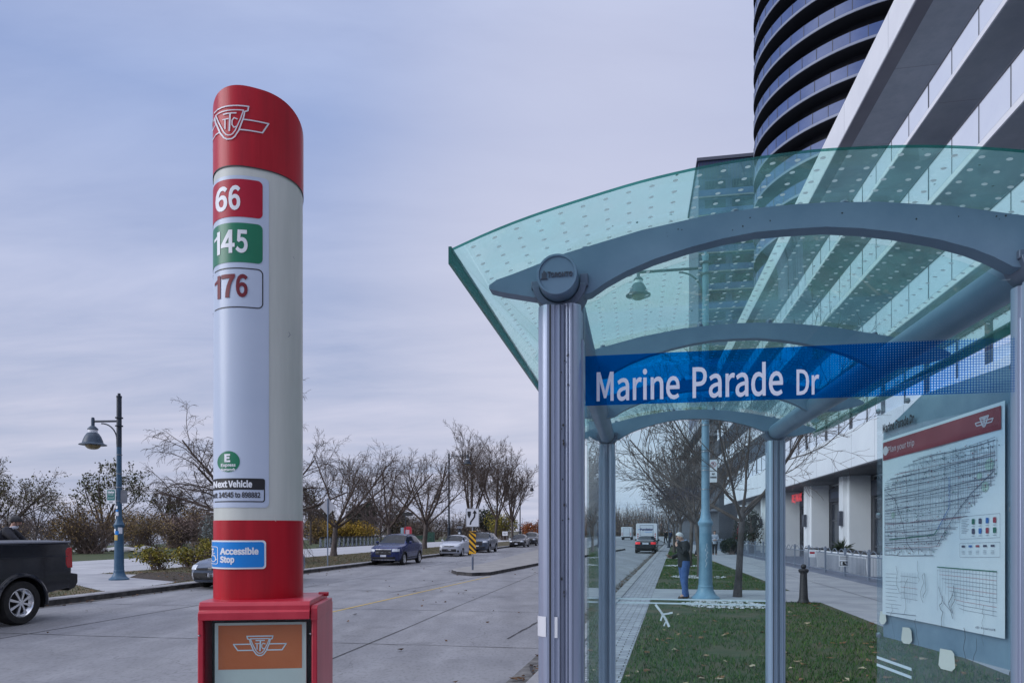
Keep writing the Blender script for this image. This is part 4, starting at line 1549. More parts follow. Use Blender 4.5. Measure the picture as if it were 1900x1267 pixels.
# ------------------------------------------------------------------ street lamps
def lamp_post(name, label, loc_, rz, H, arms, shade_mat, base_r=.17, m_low=None, group=None, dark_from=None, shade_k=1.0):
    """fluted steel lamp: flared base, collar, shaft, arms carrying bell shaped lanterns; arms = [(height, reach, side)]"""
    m_low = m_low or m_post
    t = thing(name, label, 'street lamp', loc_, rz, group)
    mb = MB()
    b = base_r
    mb.lathe([(b * 2.0, 0), (b * 2.0, .04), (b * 1.75, .07), (b * 1.45, .12), (b * 1.15, .22), (b * 1.05, .30), (b * 1.08, .33), (b * 1.0, .36)], 28)
    mb.build('base', m_low, t)
    mb = MB()
    mb.lathe([(b * .98, .36), (b * .85, 1.9), (b * .88, 1.92), (b * 1.05, 1.97), (b * 1.08, 2.03), (b * .9, 2.08), (b * .72, 2.16), (b * .60, 2.36), (b * .58, 2.42), (b * .44, H - .1), (b * .48, H - .08), (b * .48, H), (b * .2, H + .02), (b * .2, H + .06), (0, H + .07)], 24)
    mb.build('shaft', m_low, t)
    if dark_from:
        mb = MB()
        mb.lathe([(b * .52, dark_from), (b * .50, H - .03), (b * .56, H - .02), (b * .56, H + .04), (b * .3, H + .05), (b * .3, H + .13), (0, H + .14)], 20)
        mb.build('upper_sleeve', m_postd, t)
    mb = MB()
    for z in (2.9, 3.4, 3.9, 4.6):
        if z < H - 1:
            mb.lathe([(b * .60, z), (b * .66, z), (b * .66, z + .02), (b * .60, z + .02)], 18)
    mb.build_each('clamp_band', m_bolt, t)
    for (h, reach, side) in arms:
        mb = MB()
        mb.tube([(0, 0, h), (side * reach, 0, h)], .038, 10)
        mb.tube([(side * (b * .5 + .60 - .60 * math.sin(R(a))), 0, h - .70 + .62 * math.cos(R(a))) for a in range(0, 91, 9)] + [(side * b * .5, 0, h - .85)], .024, 8)
        for z in (h - .2, h + .10):
            mb.lathe([(b * .58, z), (b * .80, z), (b * .80, z + .04), (b * .58, z + .04)], 16)
        ar = mb.build('arm', m_postd, t)
        x = side * reach
        mb = MB()
        KS = lambda pr: [(r_ * shade_k, h + (z_ - h) * shade_k) for r_, z_ in pr]
        mb.lathe(KS([(0, h + .16), (.05, h + .14), (.062, h + .06), (.06, h - .16), (.09, h - .18), (.17, h - .26), (.185, h - .30), (.16, h - .31)]), 20, (x, 0, 0))
        mb.lathe(KS([(.16, h - .42), (.20, h - .45), (.27, h - .56), (.325, h - .70), (.35, h - .80), (.46, h - .855), (.465, h - .875), (.40, h - .885), (.25, h - .875)]), 28, (x, 0, 0))
        mb.build('lamp_shade', shade_mat, ar)
        mb = MB()
        mb.lathe(KS([(.155, h - .425), (.155, h - .305)]), 20, (x, 0, 0))
        mb.build('shade_collar', m_white, ar)
        mb = MB()
        mb.lathe(KS([(.26, h - .882), (.235, h - .95), (.17, h - 1.01), (.08, h - 1.035), (0, h - 1.04)]), 20, (x, 0, 0))
        mb.build('bulb_globe', mat('amber_globe', (.22, .17, .09), (.30, .24, .13), 4, .25), ar)
    return t
m_shade = mat('blue_grey_shade', (.035, .06, .095), (.06, .09, .13), 3, .45)
lp = G(221, 1075, .14)
lamp = lamp_post('street_lamp', 'blue street lamp with one bell lantern and a green park sign on its post', lp, -A + R(6), 6.75, [(5.86, 1.02, -1)], m_shade, dark_from=4.9)
mb = MB()                                              # signs and stickers clamped to the post
put_rect(mb, -.40, -.05, 2.80, 3.34, lambda x, z: (x, -.128, z), .03, 6)
mb = MB()
mb.box(-.40, -.05, -.128, -.116, 2.80, 3.34)
lamp.scale = (.925,) * 3
sgn = mb.build('park_sign', m_white, lamp, smooth=False, fix=False)
mb = MB()
put_rect(mb, -.375, -.075, 2.93, 3.315, lambda x, z: (x, -.131, z), .02, 6)
mb.build('sign_panel', mat('teal_sign', (.01, .16, .15), (.015, .18, .17), 4, .5), sgn, smooth=False, fix=False)
mb = MB()
pf = lambda x, z: (x, -.134, z)
put_text(mb, 'Marine', -.345, -.105, 3.19, 3.275, pf, 0, .03)
put_text(mb, 'Parade', -.325, -.125, 3.115, 3.165, pf)
put_text(mb, 'A A Z', -.33, -.12, 2.99, 3.05, pf)
mb.build('sign_lettering', m_white, sgn, smooth=False, fix=False)
mb = MB()
mb.box(-.30, -.16, -.1335, -.1325, 2.835, 2.895)
mb.build('sign_emblem', mat('grey_print', (.30, .34, .38), rough=.6), sgn, smooth=False)
mb = MB()
mb.box(.10, .36, -.07, -.058, 2.82, 3.30)
mb.build('side_sign', mat('sign_back_grey', (.09, .10, .13), (.13, .14, .17), 4, .5), lamp, smooth=False, bevel=.004)
mb = MB()
def onpost(r):
    return lambda a, z: (r * math.sin(R(a)), -r * math.cos(R(a)), z)
for a0, a1, z0, z1, r in ((-40, 10, 2.62, 2.72, .113), (-20, 25, 2.36, 2.50, .117), (20, 75, 1.70, 1.93, .158), (-60, -10, 1.72, 1.88, .158), (-70, -20, 2.25, 2.36, .13)):
    put_rect(mb, a0, a1, z0, z1, onpost(r), 0, 5)
mb.build_each('sticker', m_white, lamp, fix=False)
mb = MB()
put_rect(mb, -35, 15, 1.46, 1.66, onpost(.161), 0, 5)
st_ = mb.build('sticker', mat('yellow_sticker', (.62, .42, .10), (.66, .48, .16), 8, .6), lamp, fix=False)
st_['label'] = 'yellow sticker'
mb = MB()
put_rect(mb, -45, 20, 2.52, 2.58, onpost(.114), 0, 5)
put_rect(mb, -20, 30, 1.66, 1.80, onpost(.1615), 0, 5)
for st_ in mb.build_each('sticker', m_blue, lamp, fix=False):
    st_['label'] = 'blue sticker'
lp2 = W(-18.8, 69.6 / ca, .13)
def at_w(px, wv, z=.13):             # point of the street frame with lateral offset wv seen in photo column px
    t = (px - 950) / FPX
    D = wv / (t * ca - sa)
    return Vector((t * D, D, z))
l2 = lamp_post('street_lamp', 'dark double armed street lamp between the bare boulevard trees and the silver hatchback', at_w(833, -18.8), -A, 9.6, [(9.35, 1.95, 1), (5.9, 1.25, -1)], m_postd, m_low=m_postd)
lamp_post('street_lamp', 'dark street lamp behind the rightmost upright boulevard tree', at_w(965, -18.8), -A, 9.4, [(9.2, 1.95, 1)], m_postd, m_low=m_postd)
# the pale blue lamp on the lawn behind the shelter; its high arm reaches out over the road
lR = lamp_post('street_lamp', 'pale blue lamp post beside the standing man, no parking sign on its shaft', G(1309, 1110, .14), -A, 9.15, [(8.8, 1.76, -1)], m_shade, shade_k=.72, base_r=.185, m_low=mat('pale_blue_lamp_paint', (.15, .29, .40), (.20, .35, .46), 5, .45, bump=.03, bscale=40))
mb = MB()
for zc in (3.54, 3.23):
    mb.box(.10, .285, -.10, -.088, zc - .145, zc + .145)
lR.scale = (.925,) * 3
nss = mb.build_each('no_parking_sign', m_white, lR, smooth=False, fix=False)
mb = MB()
pf = lambda x, z: (x, -.103, z)
put_text(mb, 'P', .17, .215, 3.52, 3.60, pf, 0, .02)
put_text(mb, 'NO', .155, .23, 3.28, 3.33, pf, 0, .02)
put_text(mb, 'PARKING', .112, .273, 3.19, 3.24, pf, 0, .02)
mb.build('sign_lettering', m_black, nss[0], smooth=False, fix=False)
mb = MB()
put_line(mb, [(.1925 + .065 * math.cos(R(a)), 3.56 + .065 * math.sin(R(a))) for a in range(0, 361, 15)], .012, lambda x, z: (x, -.104, z))
put_line(mb, [(.15, 3.60), (.235, 3.515)], .010, lambda x, z: (x, -.1045, z))
mb.build('sign_symbol', m_redv, nss[0], smooth=False, fix=False)
mb = MB()
for k in range(9):
    x_ = rg.uniform(-.04, .03)
    put_line(mb, [(x_, .85 + .07 * k), (x_ + rg.uniform(-.03, .05), .88 + .07 * k), (x_ + rg.uniform(-.02, .03), .91 + .07 * k)], .009, lambda x, z: onpost(.181 - .012 * (z - .8))(math.degrees(x / .18), z))
mb.build('graffiti', m_white, lR, smooth=False, fix=False)

# ------------------------------------------------------------------ traffic signs
ks = thing('keep_right_sign', 'white keep right sign above a yellow and black hazard board on the median nose', 'traffic sign', G(877, 1057, .14), -A + R(4))
mb = MB()
mb.tube([(0, 0, 0), (0, 0, .55)], .042, 10)
mb.build('post_sleeve', m_steeld, ks)
mb = MB()
mb.tube([(0, 0, .5), (0, 0, 2.70)], .030, 10)
mb.build('post', m_bolt, ks)
mb = MB()
ZP = lambda z: 1.84 + (z - 3.5) * .86
mb.box(-.29, .29, -.050, -.040, ZP(3.50), ZP(4.42))
kb = mb.build('sign_board', mat('sign_white', (.62, .64, .70), (.68, .70, .75), 5, .4), ks, smooth=False, fix=False)
pf = lambda x, z: (x * .93, -.053, ZP(z))
mb = MB()
put_frame(mb, -.295, .295, 3.515, 4.405, .04, .016, pf)
mb.add([pf(x, z) for x, z in ((-.235, 4.27), (-.075, 4.27), (-.075, 4.10), (-.13, 3.96), (-.155, 3.93), (-.18, 3.96), (-.235, 4.10))], [tuple(range(7))])
put_line(mb, [(-.10, 3.63), (-.07, 3.76), (.02, 3.89), (.09, 4.0), (.105, 4.12), (.105, 4.22)], .072, pf)
mb.add([pf(x, z) for x, z in ((.0, 4.17), (.21, 4.17), (.105, 4.345))], [(0, 1, 2)])
mb.build('arrow_symbol', m_black, kb, smooth=False, fix=False)
mb = MB()
ZH = lambda z: .69 + (z - 2.17) * .89
mb.box(-.15, .15, -.050, -.040, ZH(2.17), ZH(3.26))
hb = mb.build('hazard_board', mat('hazard_yellow', (.72, .36, .012), (.76, .42, .02), 5, .5), ks, smooth=False, fix=False)
mb = MB()
k = 0
z = 2.02
while z < 3.5:                                         # stripes falling to the right
    y0, y1 = z, z + .135
    poly = []
    for (x, zz) in ((-.165, y0 + .33), (-.165, y1 + .33), (.165, y1), (.165, y0)):
        poly.append((x, min(max(zz, 2.18), 3.25)))
    if abs(poly[0][1] - poly[1][1]) + abs(poly[2][1] - poly[3][1]) > .02:
        mb.add([(x * .9, -.053, ZH(zz)) for x, zz in poly], [(0, 1, 2, 3)])
    z += .27
mb.build_each('hazard_stripe', m_black, hb, smooth=False, fix=False)
ds = thing('warning_sign', 'bare back of a diamond warning sign on a thin pole beside the first boulevard tree', 'traffic sign', G(608, 1049, .13), -A)
mb = MB()
mb.tube([(0, 0, 0), (0, 0, 3.75)], .035, 8)
ds.scale = (.87,) * 3
mb.build('post', mat('galvanised_post', (.20, .25, .33), rough=.5, metal=.3), ds)
mb = MB()
mb.prism([(0, 2.78), (.46, 3.27), (0, 3.76), (-.46, 3.27)], lambda x, z, t: (x, t, z), .036, .042)
mb.build('sign_plate', mat('plate_back', (.40, .41, .46), (.47, .48, .52), 3, .5, .3), ds, smooth=False)
# bollard by the sidewalk
bo = thing('bollard', 'black cast iron bollard standing at the lawn corner by the sidewalk', 'bollard', G(1491, 1118, .135))
mb = MB()
mb.lathe([(.15, 0), (.15, .03), (.125, .06), (.115, .10), (.105, .14), (.082, .74), (.10, .76), (.118, .78), (.125, .82), (.105, .85), (.06, .86)], 12)
bo.scale = (.925,) * 3
mb.build('shaft', m_black_pl, bo)
mb = MB()
mb.lathe([(.04, .86), (.06, .885), (.068, .92), (.055, .955), (.03, .97), (0, .975)], 14)
mb.build('knob', m_black_pl, bo)

# ------------------------------------------------------------------ vehicles
def car_surface(st, L, N=84, sub=4, blur=2):
    """body skin as a grid: rows along the length, columns round the half section from floor to roof"""
    def at(y):
        if y <= st[0][0]:
            return st[0][1:]
        for a, b in zip(st[:-1], st[1:]):
            if y <= b[0]:
                t = (y - a[0]) / (b[0] - a[0])
                return [p + (q - p) * t for p, q in zip(a[1:], b[1:])]
        return st[-1][1:]
    rows = []
    for i in range(N + 1):
        y = L * i / N
        zb, zs, hw, zt, ht = at(y)
        pr = [(0, zb), (hw * .84, zb), (hw * .96, zb + .10), (hw * 1.0, zb + (zs - zb) * .52), (hw * .965, zs), (ht, zt - .05 * min(1, max(0, (zt - zs)) * 4)), (ht * .62, zt), (0, zt + .012)]
        row = []
        for a, b in zip(pr[:-1], pr[1:]):
            for k in range(sub):
                t = k / sub
                row.append([a[0] + (b[0] - a[0]) * t, y, a[1] + (b[1] - a[1]) * t])
        row.append([pr[-1][0], y, pr[-1][1]])
        rows.append(row)
    M = len(rows[0])
    for _ in range(blur):
        new = [[p[:] for p in r_] for r_ in rows]
        for i in range(1, N):
            for j in range(M):
                for k in (0, 2):
                    new[i][j][k] = (rows[i - 1][j][k] + 2 * rows[i][j][k] + rows[i + 1][j][k]) / 4
        rows = new
        for r_ in rows:
            o = [p[:] for p in r_]
            for j in range(1, M - 1):
                for k in (0, 2):
                    r_[j][k] = (o[j - 1][k] + 4 * o[j][k] + o[j + 1][k]) / 6
    return rows
def car_point(rows, L, y, v, sub=4, off=0.0, side=1):
    N = len(rows) - 1
    M = len(rows[0])
    fy = min(max(y / L * N, 0), N - 1e-4)
    fv = min(max(v * sub, 0), M - 1 - 1e-4)
    i, j = int(fy), int(fv)
    a, b = fy - i, fv - j
    def q(ii, jj): return Vector(rows[ii][jj])
    p = q(i, j) * (1 - a) * (1 - b) + q(i + 1, j) * a * (1 - b) + q(i, j + 1) * (1 - a) * b + q(i + 1, j + 1) * a * b
    du = q(i + 1, j) - q(i, j)
    dv = q(i, j + 1) - q(i, j)
    n = dv.cross(du)
    if n.length > 1e-9:
        n.normalize()
        if n.x < 0 and abs(n.x) > .02:
            n = -n
        elif abs(n.x) <= .02 and n.z < 0:
            n = -n
        p = p + n * off
    return (p.x * side, p.y, p.z)
def wheel(parent, x, y, r, wd, side, spokes=5, rim=None):
    mb = MB()
    h = wd / 2
    mb.lathe([(r * .62, -h * .8), (r * .70, -h), (r * .93, -h), (r * .985, -h * .75), (r, -h * .4), (r, h * .4), (r * .985, h * .75), (r * .93, h), (r * .70, h), (r * .62, h * .8), (r * .62, -h * .8)], 32, (x, y, r), 'x', 0, False)
    t = mb.build('wheel', m_tyre, parent, angle=40)
    mb = MB()
    o = x + side * h * .78
    mb.lathe([(r * .50, side * -.06), (r * .62, side * .0), (r * .66, side * .012), (r * .62, side * .016), (r * .585, side * -.005)], 28, (o, y, r), 'x', 0, False)
    for k in range(spokes):
        a = 2 * math.pi * k / spokes + .3
        def pt(rr, da, d):
            return (o + side * d, y + rr * math.cos(a + da), r + rr * math.sin(a + da))
        w0, w1 = .30 * 5 / spokes, .17 * 5 / spokes
        mb.hexa([pt(r * .10, -w0 * 2, -.03), pt(r * .10, w0 * 2, -.03), pt(r * .60, w1, -.03), pt(r * .60, -w1, -.03),
                 pt(r * .10, -w0 * 2, .005), pt(r * .10, w0 * 2, .005), pt(r * .60, w1, -.002), pt(r * .60, -w1, -.002)])
    mb.lathe([(0, side * .012), (r * .12, side * .010), (r * .15, side * -.02)], 14, (o, y, r), 'x')
    mb.build('rim', rim or m_rim, t, angle=30)
    mb = MB()
    mb.lathe([(r * .61, x + side * .0), (0, x + side * .0)], 24, (0, y, r), 'x', 0, False)
    mb.build('brake_disc', m_black_pl, t)
    return t
m_glass_car = mat('car_window_glass', (.006, .010, .014), (.05, .06, .07), 3.0, .10, spec=.38, lo=.5, hi=.8)
def car(name, label, cat, loc_, rz, L, st, paint, axles, wr, cowl, rfront, rrear, rend, face=(), tail=(), trim=False, group=None, rails=False, sub=4):
    t = thing(name, label, cat, loc_, rz, group)
    # build with the nose at local +y: y_local = L/2 - y
    rows = car_surface(st, L)
    N, M = len(rows) - 1, len(rows[0])
    def loc3(p): return (p[0], L / 2 - p[1], p[2])
    mb = MB()
    ar = wr + .055
    idx = {}
    for side in (1, -1):
        vs_ = []
        for i in range(N + 1):
            for j in range(M):
                p = list(rows[i][j])
                if 3 <= j < M - 8:
                    for ya in axles:
                        d = math.hypot(p[1] - ya, p[2] - wr)
                        if d < ar * 1.16 and d > 1e-6 and abs(d - ar) < .055:
                            p[1] = ya + (p[1] - ya) * ar / d
                            p[2] = wr + (p[2] - wr) * ar / d
                vs_.append((p[0] * side, L / 2 - p[1], p[2]))
        fs = []
        for i in range(N):
            for j in range(M - 1):
                cy = sum(rows[a][b][1] for a in (i, i + 1) for b in (j, j + 1)) / 4
                cz = sum(rows[a][b][2] for a in (i, i + 1) for b in (j, j + 1)) / 4
                if j < M - 8 and any(math.hypot(cy - ya, cz - wr) < ar - .01 for ya in axles):
                    continue
                q = (i * M + j, i * M + j + 1, (i + 1) * M + j + 1, (i + 1) * M + j)
                fs.append(q if side > 0 else q[::-1])
        mb.add(vs_, fs)
    for i in (0, N):                                   # close the nose and the tail
        ring = [(p[0], L / 2 - p[1], p[2]) for p in rows[i]] + [(-p[0], L / 2 - p[1], p[2]) for p in rows[i][-2:0:-1]]
        mb.add(ring, [tuple(range(len(ring)))])
    body = mb.build('body', paint, t, angle=45)
    cp = lambda y, v, off, side: loc3(car_point(rows, L, y, v, sub, off, side))
    mb = MB()                                          # dark wheel wells
    for ya in axles:
        for side in (1, -1):
            hw = car_point(rows, L, ya, 3, sub)[0]
            x0, x1 = side * (hw - .42), side * (hw - .012)
            ring = [(ar * math.cos(R(a)), ar * math.sin(R(a))) for a in range(-28, 209, 12)]
            mb.grid([[(x, L / 2 - ya - yy, wr + zz) for x in (x0, x1)] for yy, zz in ring])
            mb.add([(x0, L / 2 - ya - yy, wr + zz) for yy, zz in ring], [tuple(range(len(ring)))])
    mb.build_each('wheel_well', m_black_pl, body, fix=False)
    mb = MB()                                          # arch lips
    for ya in axles:
        for side in (1, -1):
            pts_ = []
            for a in range(-20, 201, 10):
                yy, zz = ya - ar * math.cos(R(a)), wr + ar * math.sin(R(a))
                best = min((abs(rows[min(N, max(0, int(yy / L * N + .5)))][j][2] - zz), j) for j in range(4, M - 8))[1]
                pts_.append((side * (rows[min(N, max(0, int(yy / L * N + .5)))][best][0] + .002), L / 2 - yy, zz))
            mb.tube(pts_, .030 if trim else .016, 6)
    mb.build_each('wheel_arch', m_black_pl if trim else paint, body)
    if trim:
        mb = MB()
        for side in (1, -1):
            mb.grid([[cp(y, v, .006, side) for v in (1.3, 1.8, 2.35)] for y in [axles[0] + ar + .03 + (axles[1] - axles[0] - 2 * ar - .06) * k / 10 for k in range(11)]])
        mb.build_each('sill_trim', m_black_pl, body, fix=False)
    for ya in axles:
        for side in (1, -1):
            hw = car_point(rows, L, ya, 3, sub)[0]
            wheel(t, side * (hw - .11), L / 2 - ya, wr, .20, side)
    def patch(y0, y1, v0, v1, nu=10, nv=8, sides=(1, -1), off=.006):
        b = MB()
        for side in sides:
            b.grid([[cp(y0 + (y1 - y0) * i / nu, v0 + (v1 - v0) * j / nv, off, side) for j in range(nv + 1)] for i in range(nu + 1)])
        return b
    patch(cowl, rfront, 4.98, 7.0).build('windscreen', m_glass_car, t, fix=False, angle=60)
    patch(rrear, rend, 5.0, 7.0).build('rear_window', m_glass_car, t, fix=False, angle=60)
    mid = (rfront + rrear) / 2 - .05
    for side in (1, -1):
        for y0, y1 in ((cowl + .42, mid - .04), (mid + .04, rrear + (rend - rrear) * .35)):
            patch(y0, y1, 4.18, 4.92, sides=(side,)).build('side_window', m_glass_car, t, fix=False, angle=60)
    mb = MB()
    for y in (cowl + .30, mid, rrear + .1):
        for side in (1, -1):
            mb.grid([[cp(y + d, 1.4 + 2.7 * k / 10, .003, side) for d in (-.006, .006)] for k in range(11)])
    mb.build('door_gap', m_black_pl, body, fix=False)
    mb = MB()
    for y in (mid - .22, rrear - .02):
        for side in (1, -1):
            p = cp(y, 3.55, .018, side)
            mb.box(min(p[0], p[0] - side * .02), max(p[0], p[0] - side * .02), p[1] - .09, p[1] + .09, p[2] - .015, p[2] + .015)
    mb.build_each('door_handle', paint, body, bevel=.005)
    for side in (1, -1):                               # mirrors
        mb = MB()
        p = cp(cowl + .45, 4.3, .0, side)
        mb.tube([(p[0] + side * .0, p[1], p[2] - .02), (p[0] + side * .09, p[1], p[2] + .02)], .022, 6)
        mb.lathe([(0, -.07), (.06, -.06), (.085, -.02), (.085, .02), (.05, .05), (0, .055)], 12, (p[0] + side * .15, p[1], p[2] + .06), 'y')
        mb.build('side_mirror', paint, t)
    if rails:
        for side in (1, -1):
            mb = MB()
            pts_ = [cp(y, 5.15, .0 if k in (0, 6) else .05, side) for k, y in enumerate([rfront + (rrear - rfront) * k / 6 for k in range(7)])]
            mb.tube(pts_, .018, 6)
            mb.build('roof_rail', m_black_pl, t)
    def slab(nm, m_, x0, x1, z0, z1, front=True, depth=.022, r=.0):
        """a fitting wrapped on the nose or the tail"""
        b = MB()
        nx = 12
        gr = []
        for i in range(nx + 1):
            x = x0 + (x1 - x0) * i / nx
            colp = []
            for j in range(5):
                z = z0 + (z1 - z0) * j / 4
                y = nose_y(abs(x), z, front)
                colp.append((x, (L / 2 - y + depth) if front else (L / 2 - y - depth), z))
            gr.append(colp)
        b.grid(gr)
        return b.build(nm, m_, t, fix=False)
    def nose_y(x, z, front):
        prev = None
        for i in (range(N + 1) if front else range(N, -1, -1)):   # where the skin first reaches out to the point (x, z)
            col = rows[i]
            hw = 0
            if col[0][2] <= z <= col[-1][2]:
                for a, b in zip(col[:-1], col[1:]):
                    lo_, hi_ = sorted((a[2], b[2]))
                    if lo_ <= z <= hi_:
                        tt = 0 if hi_ - lo_ < 1e-9 else (z - a[2]) / (b[2] - a[2])
                        hw = max(hw, a[0] + (b[0] - a[0]) * tt)
            if hw >= x and hw > 0:
                y = col[0][1]
                if prev is not None and prev[1] < x:
                    y = prev[0] + (y - prev[0]) * (x - prev[1]) / max(1e-6, hw - prev[1])
                return y
            prev = (col[0][1], hw)
        return L * .12 if front else L * .95
    for (nm, m_, x0, x1, z0, z1) in face:
        slab(nm, m_, x0, x1, z0, z1)
    for (nm, m_, x0, x1, z0, z1) in tail:
        slab(nm, m_, x0, x1, z0, z1, False)
    return t
m_plate = mat('licence_plate', (.70, .72, .78), (.35, .40, .60), 38, .5, lo=.52, hi=.62)
def paint(n, c, c2=None, rough=.22):
    return mat(n, c, c2 or tuple(min(1, x * 1.25 + .003) for x in c), 2.5, rough, .25, coat=.6)
SUV = [(0, .38, .72, .56, .80, .44), (.10, .26, .84, .76, .96, .58), (.45, .21, .95, .87, 1.05, .68), (1.15, .20, 1.02, .89, 1.13, .72), (1.95, .20, 1.05, .89, 1.60, .60), (2.6, .20, 1.07, .89, 1.66, .62), (3.45, .22, 1.10, .89, 1.61, .60), (3.95, .30, 1.12, .86, 1.42, .60), (4.18, .36, 1.06, .80, 1.14, .62), (4.25, .42, .95, .74, 1.0, .55)]
RAV = [(0, .40, .80, .62, .90, .50), (.08, .28, .92, .80, 1.02, .62), (.5, .23, 1.02, .92, 1.12, .72), (1.25, .22, 1.08, .93, 1.18, .74), (2.05, .22, 1.12, .93, 1.64, .62), (2.8, .22, 1.14, .93, 1.70, .64), (3.9, .24, 1.17, .92, 1.66, .62), (4.35, .30, 1.18, .90, 1.46, .62), (4.55, .38, 1.08, .84, 1.16, .64), (4.6, .45, .98, .78, 1.02, .58)]
HATCH = [(0, .34, .66, .54, .76, .42), (.10, .22, .78, .72, .90, .54), (.42, .18, .90, .81, 1.00, .64), (.95, .17, .96, .83, 1.06, .66), (1.75, .17, .98, .83, 1.48, .55), (2.35, .17, 1.0, .83, 1.53, .57), (3.05, .19, 1.02, .83, 1.46, .55), (3.5, .26, 1.02, .80, 1.20, .56), (3.72, .34, .94, .74, 1.02, .56), (3.78, .40, .86, .68, .92, .50)]
SEDAN = [(0, .34, .60, .58, .68, .46), (.12, .22, .70, .76, .80, .58), (.5, .17, .80, .87, .90, .68), (1.35, .16, .90, .89, 1.00, .72), (2.15, .16, .94, .89, 1.40, .57), (2.8, .16, .95, .89, 1.455, .58), (3.4, .17, .97, .89, 1.40, .57), (4.05, .20, .98, .88, 1.12, .62), (4.5, .28, .94, .84, 1.06, .64), (4.62, .36, .86, .78, .98, .60), (4.66, .42, .80, .72, .90, .56)]
def front_set(zg, zl, hw, chrome=True, grille=m_black_pl, bar=True):
    f = [('headlight', m_lens, -hw, -hw * .60, zl - .07, zl + .07), ('headlight', m_lens, hw * .60, hw, zl - .07, zl + .07)]
    f += [('grille', grille, -hw * .52, hw * .52, zg, zl + .03), ('lower_grille', m_black_pl, -hw * .8, hw * .8, zg - .22, zg - .10), ('bumper_trim', m_chrome if chrome else m_black_pl, -hw * .75, hw * .75, zg - .27, zg - .24), ('licence_plate', m_plate, -.16, .16, zg - .10, zg + .01)]
    if chrome:
        f += [('grille_bar', m_chrome, -hw * .54, hw * .54, zl + .03, zl + .065), ('grille_bar', m_chrome, -hw * .54, hw * .54, zg + (zl - zg) * .45, zg + (zl - zg) * .62)]
    return f
RZ = -A + math.pi                    # faces down the street towards the viewer
def lane(wv, px_or_s, by_s=False):
    return W(wv, px_or_s, 0)
car('parked_suv', 'dark blue compact SUV with chrome grille bars parked at the far kerb', 'car', W(-12.98, 36.0), RZ, 4.25, SUV, paint('blue_car_paint', (.012, .022, .10), (.02, .035, .15)), (.86, 3.42), .335, 1.17, 1.93, 3.5, 4.0,
    front_set(.56, .80, .80), [('tail_light', m_tail, -.8, -.6, .85, 1.1), ('tail_light', m_tail, .6, .8, .85, 1.1), ('licence_plate', m_plate, -.25, .25, .70, .82)], trim=True, rails=True)
car('parked_hatchback', 'small silver hatchback parked behind the yellow hazard board', 'car', W(-12.95, 48.4), RZ, 3.78, HATCH, paint('silver_car_paint', (.50, .53, .60), (.58, .61, .67), .28), (.75, 3.15), .30, .98, 1.72, 3.1, 3.6,
    [('headlight', m_lens, -.74, -.46, .70, .86), ('headlight', m_lens, .46, .74, .70, .86), ('upper_grille', m_black_pl, -.36, .36, .70, .76), ('grille_bar', m_chrome, -.10, .10, .66, .78), ('lower_grille', m_black_pl, -.52, .52, .34, .54), ('licence_plate', m_plate, -.16, .16, .43, .54), ('fog_lamp', m_black_pl, -.70, -.58, .32, .45), ('fog_lamp', m_black_pl, .58, .70, .32, .45)],
    [('tail_light', m_tail, -.74, -.56, .8, 1.0), ('tail_light', m_tail, .56, .74, .8, 1.0)])
car('parked_suv', 'grey blue SUV parked right behind the small silver hatchback', 'car', W(-13.0, 57.6), RZ, 4.6, RAV, paint('slate_car_paint', (.075, .10, .14), (.10, .13, .18)), (.92, 3.6), .36, 1.28, 2.03, 3.9, 4.4,
    front_set(.62, .92, .84, False), [('tail_light', m_tail, -.84, -.6, .95, 1.15), ('tail_light', m_tail, .6, .84, .95, 1.15)], trim=True, rails=True)
car('parked_sedan', 'black sedan parked at the far kerb beneath the upright bare trees', 'car', W(-13.0, 76.5), RZ, 4.66, SEDAN, paint('black_car_paint', (.012, .014, .018), (.02, .022, .028)), (.92, 3.62), .33, 1.40, 2.12, 3.42, 4.05,
    front_set(.46, .68, .80, True), [('tail_light', m_tail, -.8, -.5, .8, .95), ('tail_light', m_tail, .5, .8, .8, .95)])
car('parked_suv', 'dark SUV farthest along the far kerb, parked behind the black sedan', 'car', W(-12.9, 84.8), RZ, 4.25, SUV, paint('charcoal_car_paint', (.03, .034, .042), (.045, .05, .06)), (.86, 3.42), .335, 1.17, 1.93, 3.5, 4.0,
    front_set(.56, .80, .80, False), [('tail_light', m_tail, -.8, -.6, .85, 1.1), ('tail_light', m_tail, .6, .8, .85, 1.1)], trim=True)
car('parked_sedan', 'dark grey blue sedan parked at the far kerb behind the transit pylon', 'car', W(-12.85, 21.3), RZ, 4.66, SEDAN, paint('steel_blue_paint', (.10, .13, .19), (.13, .165, .23)), (.92, 3.62), .33, 1.40, 2.12, 3.42, 4.05,
    [('headlight', m_lens, -.82, -.48, .62, .76), ('headlight', m_lens, .48, .82, .62, .76), ('upper_grille', m_black_pl, -.46, .46, .60, .66), ('badge', m_chrome, -.07, .07, .60, .68), ('lower_grille', m_black_pl, -.58, .58, .30, .52), ('bumper_edge', m_chrome, -.66, -.60, .30, .52), ('bumper_edge', m_chrome, .60, .66, .30, .52), ('licence_plate', m_plate, -.16, .16, .40, .51), ('fog_lamp', m_lens, -.78, -.70, .36, .44), ('fog_lamp', m_lens, .70, .78, .36, .44)],
    [('tail_light', m_tail, -.8, -.5, .8, .95), ('tail_light', m_tail, .5, .8, .8, .95)])
kd = R(13.9)
